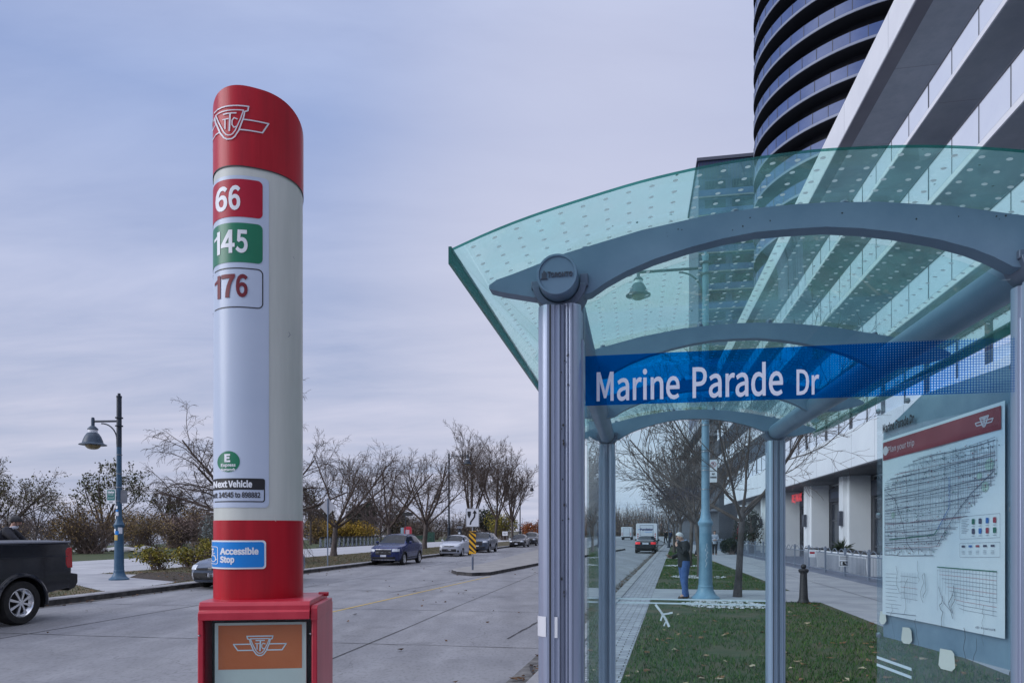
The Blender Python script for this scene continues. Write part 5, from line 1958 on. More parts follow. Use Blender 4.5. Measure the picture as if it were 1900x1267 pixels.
car('moving_sedan', 'black sedan with red tail lights stopped behind the white delivery van', 'car', G(1198, 1026.5) + Vector((.55, 2.3, 0)), -kd, 4.66, SEDAN, MATS['black_car_paint'], (.92, 3.62), .33, 1.40, 2.12, 3.42, 4.05,
    front_set(.46, .68, .80), [('tail_light', emis('lit_tail_light', (.75, .03, .04), .35), -.84, -.42, .74, .92), ('tail_light', emis('lit_tail_light', (.75, .03, .04), .35), .42, .84, .74, .92), ('licence_plate', m_plate, -.25, .25, .74, .88), ('bumper_trim', m_black_pl, -.8, .8, .42, .50)])

# box bodied vans
def box_van(name, label, loc_, rz, wd, L, H, letter=None):
    t = thing(name, label, 'van', loc_, rz)
    mw = mat('van_white', (.66, .68, .73), (.72, .74, .78), 3, .4)
    mb = MB()
    h = wd / 2
    mb.prism([(-h, .62), (-h, H - .12), (-h + .1, H), (h - .1, H), (h, H - .12), (h, .62)], lambda x, z, q: (x, q, z), -L / 2, L / 2 - 1.4)
    mb.prism([(L / 2 - 1.4, .45), (L / 2 - 1.4, H - .1), (L / 2 - .95, H - .25), (L / 2 - .35, 1.35), (L / 2, 1.2), (L / 2, .45)], lambda y, z, q: (q, y, z), -h + .03, h - .03)
    bd = mb.build('body', mw, t, bevel=.03)
    mb = MB()
    mb.box(-h + .06, h - .06, -L / 2 - .16, -L / 2 + .1, .42, .60)
    mb.box(-h + .2, h - .2, -L / 2 + .1, L / 2 - .4, .40, .62)
    mb.build('bumper', m_black_pl, t, bevel=.01)
    mb = MB()
    k = -L / 2 - .012
    mb.box(-h * .62, h * .62, k, k + .011, .66, H - .22)
    dr = mb.build('rear_door', mat('van_door_white', (.58, .61, .67), (.64, .67, .72), 3, .45), t, bevel=.004)
    mb = MB()
    fr_ = lambda x, z: (x, k - .003, z)
    put_frame(mb, -h * .62, h * .62, .66, H - .22, .02, .045, fr_)
    put_line(mb, [(-h * .6, 1.25), (h * .6, 1.25)], .02, fr_)
    mb.build('door_frame', m_steeld, dr, smooth=False, fix=False)
    if letter:
        mb = MB()
        put_text(mb, letter, -h * .62, h * .62, H * .68, H * .79, lambda x, z: (x, k - .006, z), 0, .03)
        mb.build('lettering', mat('navy_print', (.02, .03, .12), rough=.5), dr, smooth=False, fix=False)
        mb = MB()
        put_line(mb, [(-h * .82, H * .725), (-h * .62, H * .745)], .05, lambda x, z: (x, k - .006, z))
        put_line(mb, [(-h * .15, H * .62), (h * .5, H * .62)], .05, lambda x, z: (x, k - .006, z))
        mb.build('stripe', m_blue, dr, smooth=False, fix=False)
    for sx in (-1, 1):
        mb = MB()
        for z in (.95, 1.2, 1.45):
            mb.lathe([(0, -.012), (.075, -.010), (.085, 0)], 12, (sx * h * .82, -L / 2, z), 'y')
        mb.build_each('tail_light', m_tail, t)
        mb = MB()
        mb.prism([(L / 2 - 1.25, 1.35), (L / 2 - 1.25, H - .35), (L / 2 - .95, H - .45), (L / 2 - .55, 1.35)], lambda y, z, q: (q, y, z), sx * (h - .026), sx * (h - .020))
        mb.build('side_window', m_glass_car, t, smooth=False)
        for y in (-L / 2 + 1.1, L / 2 - 1.0):
            wheel(t, sx * (h - .16), y, .38, .24, sx)
    mb = MB()
    mb.add([(-h + .15, L / 2 - .93, H - .32), (h - .15, L / 2 - .93, H - .32), (h - .15, L / 2 - .36, 1.42), (-h + .15, L / 2 - .36, 1.42)], [(0, 1, 2, 3)])
    mb.build('windscreen', m_glass_car, t, smooth=False)
    return t
box_van('delivery_van', 'white delivery van with navy lettering on its rear door, on the road ahead', Vector((17.3, 87, 0)), -kd, 2.55, 6.4, 2.75, 'Purolator')
box_van('delivery_van', 'small distant white van far down the road, left of the lettered van', Vector((24.0, 142, 0)), -kd, 2.1, 5.6, 2.65)

# pickup truck parked at the left edge
pk = thing('pickup_truck', 'black pickup truck with chrome wheels and covered bed, cut off by the left edge', 'pickup truck', W(-12.55, 0, 0), RZ)
s_ax = None
# rear axle at photo column 40 on the near side of the truck
ax_p = at_w(40, -11.62, 0)
s_ax = ax_p.x * sa + ax_p.y * ca
pk.location = W(-12.55, s_ax, 0)                       # local origin under the rear axle, nose towards local +y
HW = .94
m_pk = paint('pickup_black_paint', (.008, .010, .016), (.014, .017, .026), .16)
WRr = .425
mb = MB()
ar = .50
def bed_outline():
    o = [(-1.02, .62), (-1.04, 1.0), (-1.03, 1.50), (-.98, 1.555), (.98, 1.555), (.98, .55), (.62, .52)]
    o += [(ar * 1.12 * math.cos(R(a)), .425 + ar * 1.08 * math.sin(R(a))) for a in range(8, 173, 10)]
    o += [(-.62, .56), (-.9, .62)]
    return o
for sx in (1, -1):
    mb.prism(bed_outline(), lambda y, z, q, sx=sx: (sx * (q - .05 * max(0, z - 1.0) ** 1.0 * .6 - .03 * max(0, .9 - z)), y, z), HW - .09, HW)
mb.box(-HW + .09, HW - .09, -.9, .98, .70, .80)
mb.box(-HW + .09, HW - .09, .90, .98, .8, 1.54)
bd = mb.build('cargo_bed', m_pk, pk, bevel=.02, angle=40)
for sx in (1, -1):
    mb = MB()
    mb.tube([(sx * (HW - .004), .96, 1.30), (sx * (HW - .004), .0, 1.295), (sx * (HW - .012), -.95, 1.28)], .012, 6)
    mb.build('body_crease', m_pk, bd)
mb = MB()
for sx in (1, -1):
    mb = MB()
    pts_ = [(sx * (HW + .012), ar * 1.09 * math.cos(R(a)), .425 + ar * 1.05 * math.sin(R(a))) for a in range(-12, 193, 8)]
    for r_, o_ in ((.036, 0), (.026, .045)):
        mb.tube([(p[0] - sx * o_ * .4, p[1] * (1 + o_), .425 + (p[2] - .425) * (1 + o_)) for p in pts_], r_, 8)
    mb.build('fender_flare', m_pk, bd)
mb = MB()
for sx in (1, -1):
    ring = [(ar * 1.08 * math.cos(R(a)), .425 + ar * 1.05 * math.sin(R(a))) for a in range(-20, 201, 12)]
    mb.grid([[(x, y, z) for x in (sx * (HW - .45), sx * (HW - .02))] for y, z in ring])
    mb.add([(sx * (HW - .45), y, z) for y, z in ring], [tuple(range(len(ring)))])
mb.build_each('wheel_well', m_black_pl, bd, fix=False)
mb = MB()
mb.prism([(-1.03, .78), (-1.06, 1.0), (-1.05, 1.50), (-1.0, 1.55), (-.96, 1.55), (-.97, .78)], lambda y, z, q: (q, y, z), -HW + .10, HW - .10)
tg = mb.build('tailgate', m_pk, pk, bevel=.012)
mb = MB()
mb.box(-.14, .14, -1.075, -1.055, 1.28, 1.36)
mb.build('handle', m_black_pl, tg, bevel=.004)
mb = MB()
pr_ = [(-HW + .03, 1.556), (-HW + .06, 1.592), (-.4, 1.612), (.4, 1.612), (HW - .06, 1.592), (HW - .03, 1.556)]
mb.prism(pr_, lambda x, z, q: (x, q, z), -1.03, .96)
mb.build('tonneau_cover', mat('grey_vinyl_cover', (.05, .052, .06), (.075, .078, .088), 6, .5), pk, bevel=.006)
mb = MB()
mb.tube([(-HW + .02, -1.02, 1.575), (-HW + .02, .96, 1.575)], .022, 8)
mb.tube([(HW - .02, -1.02, 1.575), (HW - .02, .96, 1.575)], .022, 8)
mb.build_each('bed_rail', mat('bed_rail_grey', (.20, .21, .24), rough=.4, metal=.3), pk)
for sx in (1, -1):
    mb = MB()
    mb.prism([(-1.066, 1.04), (-1.062, 1.46), (-.95, 1.46), (-.90, 1.40), (-.90, 1.12), (-.94, 1.04)], lambda y, z, q, sx=sx: (sx * (q - .05 * max(0, z - 1.0) * .6), y, z), HW - .16, HW + .006)
    tl = mb.build('tail_light', m_tail, pk, bevel=.01)
    mb = MB()
    mb.box(min(sx * (HW - .15), sx * (HW - .008)), max(sx * (HW - .15), sx * (HW - .004)), -1.0695, -.99, 1.12, 1.19)
    mb.build('reversing_lamp', m_lens, tl, bevel=.005)
mb = MB()
pb = [(-1.00, .56), (-1.16, .62), (-1.23, .72), (-1.23, .90), (-1.06, .93), (-1.0, .93)]
mb.prism(pb, lambda y, z, q: (q, y, z), -HW + .02, HW - .02)
mb.build('bumper', m_black_pl, pk, bevel=.02)
mb = MB()
pc = [(1.02, .50), (1.02, 1.56), (1.10, 1.60), (1.22, 1.96), (1.6, 1.99), (2.7, 1.97), (3.45, 1.36), (4.55, 1.27), (4.78, 1.15), (4.84, .62), (4.66, .5)]
pc += [(3.92 + .52 * math.cos(R(a)), .425 + .52 * math.sin(R(a))) for a in range(8, 173, 10)]
mb.prism(pc, lambda y, z, q: (q * (1 - .16 * max(0, z - 1.35)), y, z), -HW, HW)
cbk = mb.build('cab', m_pk, pk, bevel=.03, angle=40)
for sx in (1, -1):
    for (a_, b_) in (((1.3, 1.42), (1.95, 1.42)), ((2.1, 1.42), (3.1, 1.42))):
        mb = MB()
        y0, y1 = a_[0], b_[0]
        yt = min(y1, 2.72)
        mb.prism([(y0, 1.40), (y0 + .04, 1.88), (yt, 1.88), (y1, 1.40)], lambda y, z, q, sx=sx: (sx * (HW * (1 - .16 * max(0, z - 1.35)) + q), y, z), .003, .009)
        mb.build('side_window', m_glass_car, pk, smooth=False)
    for y in (0, 3.92):
        wheel(pk, sx * (HW - .13), y, WRr, .29, sx, 8, m_chrome)
    mb = MB()
    mb.box(min(sx * (HW + .02), sx * (HW + .30)), max(sx * (HW + .02), sx * (HW + .30)), 3.0, 3.1, 1.32, 1.62)
    mb.build('side_mirror', m_black_pl, pk, bevel=.03)
    mb = MB()
    mb.box(min(sx * .55, sx * .90), max(sx * .55, sx * .90), 4.76, 4.815, .98, 1.15)
    mb.build('headlight', m_lens, pk, bevel=.02)
mb = MB()
mb.add([(-.70, 2.72, 1.962), (.70, 2.72, 1.962), (.80, 3.43, 1.385), (-.80, 3.43, 1.385)], [(0, 1, 2, 3)])
mb.add([(-.70, 2.745, 1.965), (.70, 2.745, 1.965), (.80, 3.455, 1.39), (-.80, 3.455, 1.39)], [(0, 1, 2, 3)])
mb.build('windscreen', m_glass_car, pk, smooth=False)

# longer rear overhang behind the axle
done = set()
for o in pk.children_recursive:
    if o.type == 'MESH' and o.data.name not in done:
        done.add(o.data.name)
        for v in o.data.vertices:
            if v.co.y < -.70:
                v.co.y -= .13

# ------------------------------------------------------------------ people
def skinned(nodes, edges, root, level=2):
    """nodes: name -> (point, (rx, ry)); one continuous surface grown over the joints"""
    names = list(nodes)
    me = bpy.data.meshes.new('skin')
    me.from_pydata([nodes[n][0] for n in names], [(names.index(a), names.index(b)) for a, b in edges], [])
    o = bpy.data.objects.new('skin', me)
    C.objects.link(o)
    m = o.modifiers.new('skin', 'SKIN')
    m.use_smooth_shade = True
    for i, n in enumerate(names):
        sv = me.skin_vertices[0].data[i]
        r = nodes[n][1]
        sv.radius = r if isinstance(r, tuple) else (r, r)
        sv.use_root = n == root
    sb = o.modifiers.new('sub', 'SUBSURF')
    sb.levels = level
    sb.render_levels = level
    dg = bpy.context.evaluated_depsgraph_get()
    ev = o.evaluated_get(dg)
    me2 = bpy.data.meshes.new_from_object(ev)
    vs_ = [tuple(v.co) for v in me2.vertices]
    fs = [tuple(p.vertices) for p in me2.polygons]
    bpy.data.objects.remove(o)
    bpy.data.meshes.remove(me)
    bpy.data.meshes.remove(me2)
    return vs_, fs
m_skin = mat('skin', (.52, .30, .22), (.56, .34, .26), 12, .5)
def fingers(mb, wrist, d, up, curl=.5, sc=1.0):
    """palm side chains: d = direction of the fingers, up = back of the hand"""
    d, up = Vector(d).normalized(), Vector(up).normalized()
    sd_ = d.cross(up).normalized()
    w0 = Vector(wrist) + d * .085 * sc
    for k, (off, ln) in enumerate(((-.030, .066), (-.010, .076), (.010, .070), (.029, .054))):
        p = w0 + sd_ * off * sc
        pts_ = [p - d * .03 * sc, p]
        a = 0
        for j in range(3):
            a += curl
            dd = d * math.cos(a) - up * math.sin(a)
            p = p + dd * ln * sc / 3 * 1.1
            pts_.append(p.copy())
        mb.tube(pts_, [.0095 * sc, .0095 * sc, .0088 * sc, .008 * sc, .0062 * sc], 8)
    p = Vector(wrist) + d * .03 * sc - sd_ * .030 * sc
    mb.tube([p, p + (d * .3 - sd_ * .6 - up * .2).normalized() * .03 * sc, p + (d * .9 - sd_ * .7 - up * .4).normalized() * .062 * sc], [.013 * sc, .011 * sc, .008 * sc], 8)
def person(label, loc_, rz, J, cols, sc=1.0, group=None, hat=None, category='person'):
    """J: joint points (local, facing +y, metres); cols: dict of materials"""
    t = thing('person', label, category, loc_, rz, group)
    t.scale = (sc, sc, sc)
    V = {k: Vector(v) for k, v in J.items() if isinstance(v, tuple)}
    nd, ed = {}, []
    def n(k, p, r): nd[k] = (tuple(p), r)
    n('pelvis', V['pelvis'], (.14, .11))
    n('belly', V['pelvis'].lerp(V['chest'], .45), (.145, .115))
    n('chest', V['chest'], (.155, .115))
    n('neckb', V['neck'], .062)
    n('necku', V['neck'].lerp(V['head'], .45), .052)
    hd = (V['head'] - V['neck']).normalized()
    n('head', V['head'], (.078, .092))
    n('crown', V['head'] + hd * .085, (.066, .078))
    ed += [('pelvis', 'belly'), ('belly', 'chest'), ('chest', 'neckb'), ('neckb', 'necku'), ('necku', 'head'), ('head', 'crown')]
    for s in 'LR':
        n('sh' + s, V['sh' + s], .062)
        n('el' + s, V['el' + s], .043)
        n('wr' + s, V['wr' + s], .028)
        hdv = (V['ha' + s] - V['wr' + s]).normalized()
        n('pa' + s, V['wr' + s] + hdv * .075, (.036, .020))
        ed += [('chest', 'sh' + s), ('sh' + s, 'el' + s), ('el' + s, 'wr' + s), ('wr' + s, 'pa' + s)]
        n('hp' + s, V['hp' + s], .095)
        n('kn' + s, V['kn' + s], .062)
        n('an' + s, V['an' + s], .042)
        n('to' + s, V['to' + s], (.045, .03))
        ed += [('pelvis', 'hp' + s), ('hp' + s, 'kn' + s), ('kn' + s, 'an' + s), ('an' + s, 'to' + s)]
    vs_, fs = skinned(nd, ed, 'pelvis')
    mb = MB()
    mb.add(vs_, fs)
    fwd = Vector(J.get('look', (0, 1, 0))).normalized()
    rgt = fwd.cross(hd).normalized()
    H = V['head']
    # nose, brows, ears, mouth and eyes on the face
    mb.tube([H + fwd * .085 + hd * .03, H + fwd * .108 - hd * .008, H + fwd * .085 - hd * .018], [.008, .014, .012], 8)
    for q in (-1, 1):
        mb.lathe([(0, -.012), (.022, -.008), (.030, .0), (.020, .008), (0, .010)], 10, H + rgt * q * .079 - hd * .002, 'x')
        mb.tube([H + fwd * .083 + rgt * q * .012 + hd * .040, H + fwd * .078 + rgt * q * .045 + hd * .040], .007, 6)
    for s in 'LR':
        d = (V['ha' + s] - V['wr' + s])
        fingers(mb, V['wr' + s], d, J.get('up' + s, (0, 0, 1)), .45)
    body = mb.build('body', m_skin, t, fix=False)
    mb = MB()
    for q in (-1, 1):
        mb.lathe([(0, .006), (.008, .003), (.010, -.002)], 8, H + fwd * .082 + rgt * q * .03 + hd * .022, 'y')
    mb.tube([H + fwd * .086 - rgt * .022 - hd * .045, H + fwd * .093 - hd * .045, H + fwd * .086 + rgt * .022 - hd * .045], .004, 6)
    mb.build('face_features', mat('dark_skin_detail', (.10, .04, .035), rough=.6), body)
    # hair
    mb = MB()
    gr = []
    for i in range(9):
        row = []
        for k in range(24):
            a = 2 * math.pi * k / 24
            front = math.cos(a)
            lim = 112 - 62 * max(0.0, front) ** .7 if front > 0 else 112 + 10 * (-front)
            tt = R(lim) * i / 8 * J.get('hair_len', 1.0)
            p = H + hd * .030 - fwd * .006 + (hd * math.cos(tt) * .112 + (fwd * math.cos(a) * .101 + rgt * math.sin(a) * .086) * math.sin(tt)) * (1.0 if i < 7 else .985)
            row.append(tuple(p))
        row.append(row[0])
        gr.append(row)
    mb.grid(gr)
    mb.build('hair', cols['hair'], body, fix=False)
    def loft(mb, rings, n=20):
        """rings: (centre, right radius, forward radius); upright elliptic tube"""
        rows = []
        for c, rx, ry in rings:
            rows.append([(c[0] + rx * math.cos(2 * math.pi * k / n), c[1] + ry * math.sin(2 * math.pi * k / n), c[2]) for k in range(n + 1)])
        mb.grid(rows)
    def garment(nm, keys, edges, root, grow, m_):
        gd = {}
        for k in keys:
            p, r = nd[k]
            r = r if isinstance(r, tuple) else (r, r)
            g = grow.get(k, .02)
            gd[k] = (p, (r[0] + g, r[1] + g))
        v, f = skinned(gd, edges, root)
        b = MB()
        b.add(v, f)
        # skirt of the coat down over the hips
        pv, cv = V['pelvis'], V['chest']
        ax = (pv - cv)
        loft(b, [(cv + ax * q, rx, ry) for q, rx, ry in ((.05, .145, .105), (.22, .166, .13), (.42, .174, .14), (.7, .178, .148), (1.0, .186, .155), (1.22, .190, .158), (1.36, .188, .156), (1.36, .150, .12))])
        return b.build(nm, m_, t, fix=False)
    jk = ['belly', 'chest', 'shL', 'elL', 'wrL', 'shR', 'elR', 'wrR', 'neckb']
    garment('jacket', jk, [('belly', 'chest'), ('chest', 'neckb')] + [(a + s, b + s) for s in 'LR' for a, b in (('sh', 'el'), ('el', 'wr'))] + [('chest', 'sh' + s) for s in 'LR'], 'belly',
            {'belly': .040, 'chest': .045, 'shL': .038, 'shR': .038, 'elL': .03, 'elR': .03, 'wrL': .022, 'wrR': .022, 'neckb': .022}, cols['top'])
    mb = MB()
    for s in 'LR':
        hp, kn, an = V['hp' + s], V['kn' + s], V['an' + s]
        lo_ = an + (an - kn).normalized() * .035
        mb.tube([hp + Vector((0, 0, .10)), hp, hp.lerp(kn, .5), kn, kn.lerp(an, .5), an, lo_], [.105, .112, .100, .082, .078, .074, .076], 16)
    loft(mb, [(V['pelvis'] + Vector((0, 0, dz)), rx, ry) for dz, rx, ry in ((.10, .150, .115), (.0, .168, .13), (-.08, .172, .13), (-.14, .15, .11))])
    mb.build('trousers', cols['legs'], t, fix=False)
    for s in 'LR':
        mb = MB()
        a, b = V['an' + s], V['to' + s]
        d = (b - a)
        d.z = 0
        d.normalize()
        sdv = Vector((-d.y, d.x, 0))
        rows = []
        for q, wd, hh in ((-.075, .030, .07), (-.05, .042, .085), (.0, .044, .09), (.07, .046, .06), (.13, .050, .045), (.18, .040, .035), (.20, .018, .025)):
            c = Vector((a.x, a.y, J.get('sole' + s, 0))) + d * q
            rows.append([tuple(c + sdv * wd * x + Vector((0, 0, z * hh))) for x, z in ((-1, 0), (-1, .5), (-.7, .95), (0, 1), (.7, .95), (1, .5), (1, 0))])
        mb.grid(rows)
        mb.add(rows[0], [tuple(range(7))])
        mb.add(rows[-1], [tuple(range(7))])
        mb.add([p for r_ in rows for p in (r_[0], r_[-1])], [(2 * i, 2 * i + 1, 2 * i + 3, 2 * i + 2) for i in range(len(rows) - 1)])
        mb.build('shoe', cols['shoes'], t)
    return t, V
STAND = dict(pelvis=(0, 0, .93), chest=(0, .0, 1.30), neck=(0, .0, 1.47), head=(0, .03, 1.62), shL=(-.19, 0, 1.40), elL=(-.24, -.02, 1.12), wrL=(-.24, .05, .88), haL=(-.24, .07, .78),
             shR=(.19, 0, 1.40), elR=(.24, -.02, 1.12), wrR=(.24, .05, .88), haR=(.24, .07, .78), hpL=(-.10, 0, .86), knL=(-.10, .02, .49), anL=(-.10, -.02, .09), toL=(-.11, .12, .04),
             hpR=(.10, 0, .86), knR=(.10, .02, .49), anR=(.10, -.02, .09), toR=(.11, .12, .04))
def pose(**k):
    d = dict(STAND)
    d.update(k)
    return d
m_blackcl = mat('black_cloth', (.012, .013, .016), (.022, .023, .028), 9, .85, bump=.1, bscale=25)
m_denim = mat('blue_denim', (.035, .085, .24), (.07, .14, .33), 7, .85, bump=.1, bscale=40)
m_brown = mat('brown_leather', (.045, .022, .014), rough=.5)
m_whair = mat('white_hair', (.55, .54, .54), (.70, .69, .68), 25, .8, bump=.4, bscale=60)
m_dhair = mat('dark_hair', (.02, .014, .01), (.04, .03, .02), 25, .8)
# the man on the path: faces the road, looks down, one hand at his mouth, the other holding a phone
man, mV = person('white haired man in black jacket and jeans looking down on the cross path', G(1269, 1109, .145), R(98),
    pose(chest=(0, .02, 1.30), neck=(0, .05, 1.455), head=(0, .105, 1.555), look=(0, .85, -.42), hair_len=1.0,
         shL=(-.19, .02, 1.39), elL=(-.25, .12, 1.13), wrL=(-.12, .24, 1.34), haL=(-.05, .24, 1.44), upL=(-.3, .9, -.2),
         shR=(.19, .02, 1.39), elR=(.25, .02, 1.10), wrR=(.20, .27, 1.03), haR=(.17, .37, 1.06), upR=(.6, -.2, -.6),
         anL=(-.10, .01, .09), toL=(-.12, .15, .04), anR=(.10, -.10, .09), toR=(.12, .04, .04), knR=(.10, -.02, .49)),
    dict(hair=m_whair, top=m_blackcl, legs=m_denim, shoes=m_brown), .965)
mb = MB()
mb.tube([Vector((-.10, .00, 1.455)), Vector((-.075, .075, 1.45)), Vector((0, .105, 1.435)), Vector((.075, .075, 1.45)), Vector((.10, .0, 1.455)), Vector((0, -.06, 1.485)), Vector((-.10, .0, 1.455))], .022, 8)
mb.build('shirt_collar', mat('pale_blue_shirt', (.34, .44, .62), rough=.8), man)
ph = thing('phone', 'dark phone held in the right hand of the standing man', 'phone', man.matrix_basis @ Vector((.165, .36, 1.075)), R(98))
mb = MB()
mb.hexa([(-.035, -.065, -.004), (.035, -.065, -.004), (.035, .065, .016), (-.035, .065, .016), (-.035, -.065, .004), (.035, -.065, .004), (.035, .065, .024), (-.035, .065, .024)])
mb.build('phone_case', m_black_pl, ph, bevel=.003)
mb = MB()
mb.add([(-.030, -.058, .0062), (.030, -.058, .0062), (.030, .058, .0242), (-.030, .058, .0242)], [(0, 1, 2, 3)])
mb.build('screen', m_dark, ph, smooth=False)
WALK = pose(knL=(-.10, .13, .50), anL=(-.10, .10, .10), toL=(-.11, .24, .05), knR=(.10, -.06, .49), anR=(.10, -.26, .13), toR=(.11, -.13, .04), elL=(-.24, -.10, 1.13), wrL=(-.23, -.02, .90), haL=(-.23, .02, .80), elR=(.24, .05, 1.12), wrR=(.22, .18, .92), haR=(.22, .22, .83))
person('person in black walking on the sidewalk left of the pale lamp post', G(1297, 1032, .135), R(200), WALK, dict(hair=m_dhair, top=m_blackcl, legs=m_blackcl, shoes=m_blackcl), .98)
person('person in a pale grey parka on the sidewalk right of the pale lamp post', G(1326, 1029, .135), R(170), pose(wrL=(-.10, .20, 1.08), elL=(-.26, .05, 1.12), haL=(-.02, .23, 1.1), wrR=(.10, .20, 1.08), elR=(.26, .05, 1.12), haR=(.02, .23, 1.1)),
       dict(hair=m_dhair, top=mat('pale_parka', (.34, .38, .46), (.40, .44, .52), 8, .85), legs=m_blackcl, shoes=m_blackcl), .97)
person('distant person in dark clothes on the pavement right of the lettered van', Vector((21.6, 96, .135)), R(20), WALK, dict(hair=m_dhair, top=m_blackcl, legs=m_blackcl, shoes=m_blackcl), 1.0)
person('distant person in navy coat walking beside the kerb past the lettered van', Vector((22.6, 97.5, .135)), R(160), WALK, dict(hair=m_dhair, top=mat('navy_cloth', (.03, .04, .09), rough=.85), legs=m_blackcl, shoes=m_blackcl), 1.0)

# cyclist on the path behind the pickup
cyp = Vector((P(14, 985, 16.2).x, 16.2, .30))
CR = -A - R(58)                                         # local +y points to the right along the path
bike = thing('bicycle', 'dark bicycle ridden past behind the black pickup truck', 'bicycle', cyp, CR)
def make_bike(t, m_fr, basket=False):
    for y in (-.52, .55):
        mb = MB()
        pts_ = [(0, y + .335 * math.cos(2 * math.pi * k / 28), .35 + .335 * math.sin(2 * math.pi * k / 28)) for k in range(29)]
        mb.tube(pts_, .019, 6, False)
        wh = mb.build('wheel', m_tyre, t)
        mb = MB()
        for k in range(9):
            a = 2 * math.pi * k / 9
            mb.tube([(0, y, .35), (0, y + .32 * math.cos(a), .35 + .32 * math.sin(a))], .003, 4)
        mb.tube([(-.04, y, .35), (.04, y, .35)], .02, 8)
        mb.build('spokes', m_bolt, wh)
    mb = MB()
    for a, b, r_ in (((0, -.52, .35), (0, -.12, .38), .013), ((0, -.52, .35), (0, -.22, .82), .011), ((0, -.12, .38), (0, -.24, .93), .016), ((0, -.12, .38), (0, .42, .86), .019), ((0, -.2, .80), (0, .40, .90), .016), ((0, .55, .35), (0, .40, .98), .015)):
        mb.tube([a, b], r_, 8)
    mb.build('frame', m_fr, t)
    mb = MB()
    mb.tube([(-.29, .30, 1.10), (-.22, .36, 1.09), (-.05, .40, 1.06), (.05, .40, 1.06), (.22, .36, 1.09), (.29, .30, 1.10)], .013, 8)
    mb.tube([(0, .405, .96), (0, .395, 1.06)], .015, 8)
    mb.build('handlebar', m_black_pl, t)
    mb = MB()
    mb.prism([(-.07, -.36), (.07, -.36), (.035, -.10), (-.035, -.10)], lambda x, y, q: (x, y, q), .93, .975)
    mb.build('saddle', m_black_pl, t, bevel=.012)
    mb = MB()
    mb.lathe([(.0, -.012), (.085, -.010), (.085, .010), (.0, .012)], 16, (.05, -.12, .38), 'x')
    for q in (-1, 1):
        mb.tube([(q * .06, -.12, .38), (q * .075, -.12 + q * .12, .38 - q * .11), (q * .16, -.12 + q * .12, .38 - q * .11)], .010, 6)
    mb.build('crank', m_black_pl, t)
    if basket:
        mb = MB()
        mb.hexa([(-.14, .46, .90), (.14, .46, .90), (.12, .66, .90), (-.12, .66, .90), (-.17, .44, 1.12), (.17, .44, 1.12), (.15, .72, 1.12), (-.15, .72, 1.12)])
        mb.build('basket', m_black_pl, t)
    return t
make_bike(bike, m_black_pl)
rider, rV = person('cyclist in black jacket, dark helmet and pale neck scarf riding behind the pickup bed', cyp, CR,
    pose(pelvis=(0, -.24, 1.04), chest=(0, -.02, 1.34), neck=(0, .08, 1.47), head=(0, .15, 1.60), look=(0, 1, -.1), hair_len=.9,
         shL=(-.20, .02, 1.42), elL=(-.29, .20, 1.24), wrL=(-.27, .32, 1.13), haL=(-.27, .42, 1.11), shR=(.20, .02, 1.42), elR=(.29, .20, 1.24), wrR=(.27, .32, 1.13), haR=(.27, .42, 1.11),
         hpL=(-.10, -.20, .98), knL=(-.11, .16, .72), anL=(-.11, -.10, .34), toL=(-.11, .06, .28), hpR=(.10, -.20, .98), knR=(.11, .12, .58), anR=(.11, -.02, .17), toR=(.11, .14, .14), soleL=.24, soleR=.10),
    dict(hair=m_dhair, top=mat('dark_cycling_jacket', (.014, .015, .022), (.025, .027, .036), 8, .8, bump=.1), legs=m_blackcl, shoes=m_black_pl), 1.06)
bike.scale = (1.06,) * 3
hm = thing('helmet', 'dark ridged bicycle helmet worn by the cyclist in black', 'helmet', rider.matrix_basis @ Vector((0, .14, 1.63)), CR)
mb = MB()
gr = []
for i in range(8):
    th = R(86) * i / 7
    gr.append([(.118 * math.sin(th) * math.sin(a) * (1 + .05 * math.cos(a * 6) * math.sin(th)), .148 * math.sin(th) * math.cos(a) * (1 + .05 * math.cos(a * 6) * math.sin(th)), -.01 + .155 * math.cos(th)) for a in [2 * math.pi * k / 36 for k in range(37)]])
mb.grid(gr)
mb.grid([gr[-1], [(x * .9, y * .9, z - .004) for x, y, z in gr[-1]]])
mb.build('shell', m_black_pl, hm, fix=False, angle=60)
mb = MB()
for q in (-1, 1):
    mb.tube([(q * .10, .03, .0), (q * .085, .05, -.09), (0, .07, -.15)], .006, 6)
mb.build('strap', m_black_pl, hm)
mb = MB()
mb.tube([(.075 * math.cos(a), .10 + .075 * math.sin(a), 1.485 + .02 * math.sin(a)) for a in [2 * math.pi * k / 14 for k in range(15)]], .036, 8)
mb.build('scarf', mat('pale_scarf', (.60, .62, .68), rough=.9), rider)

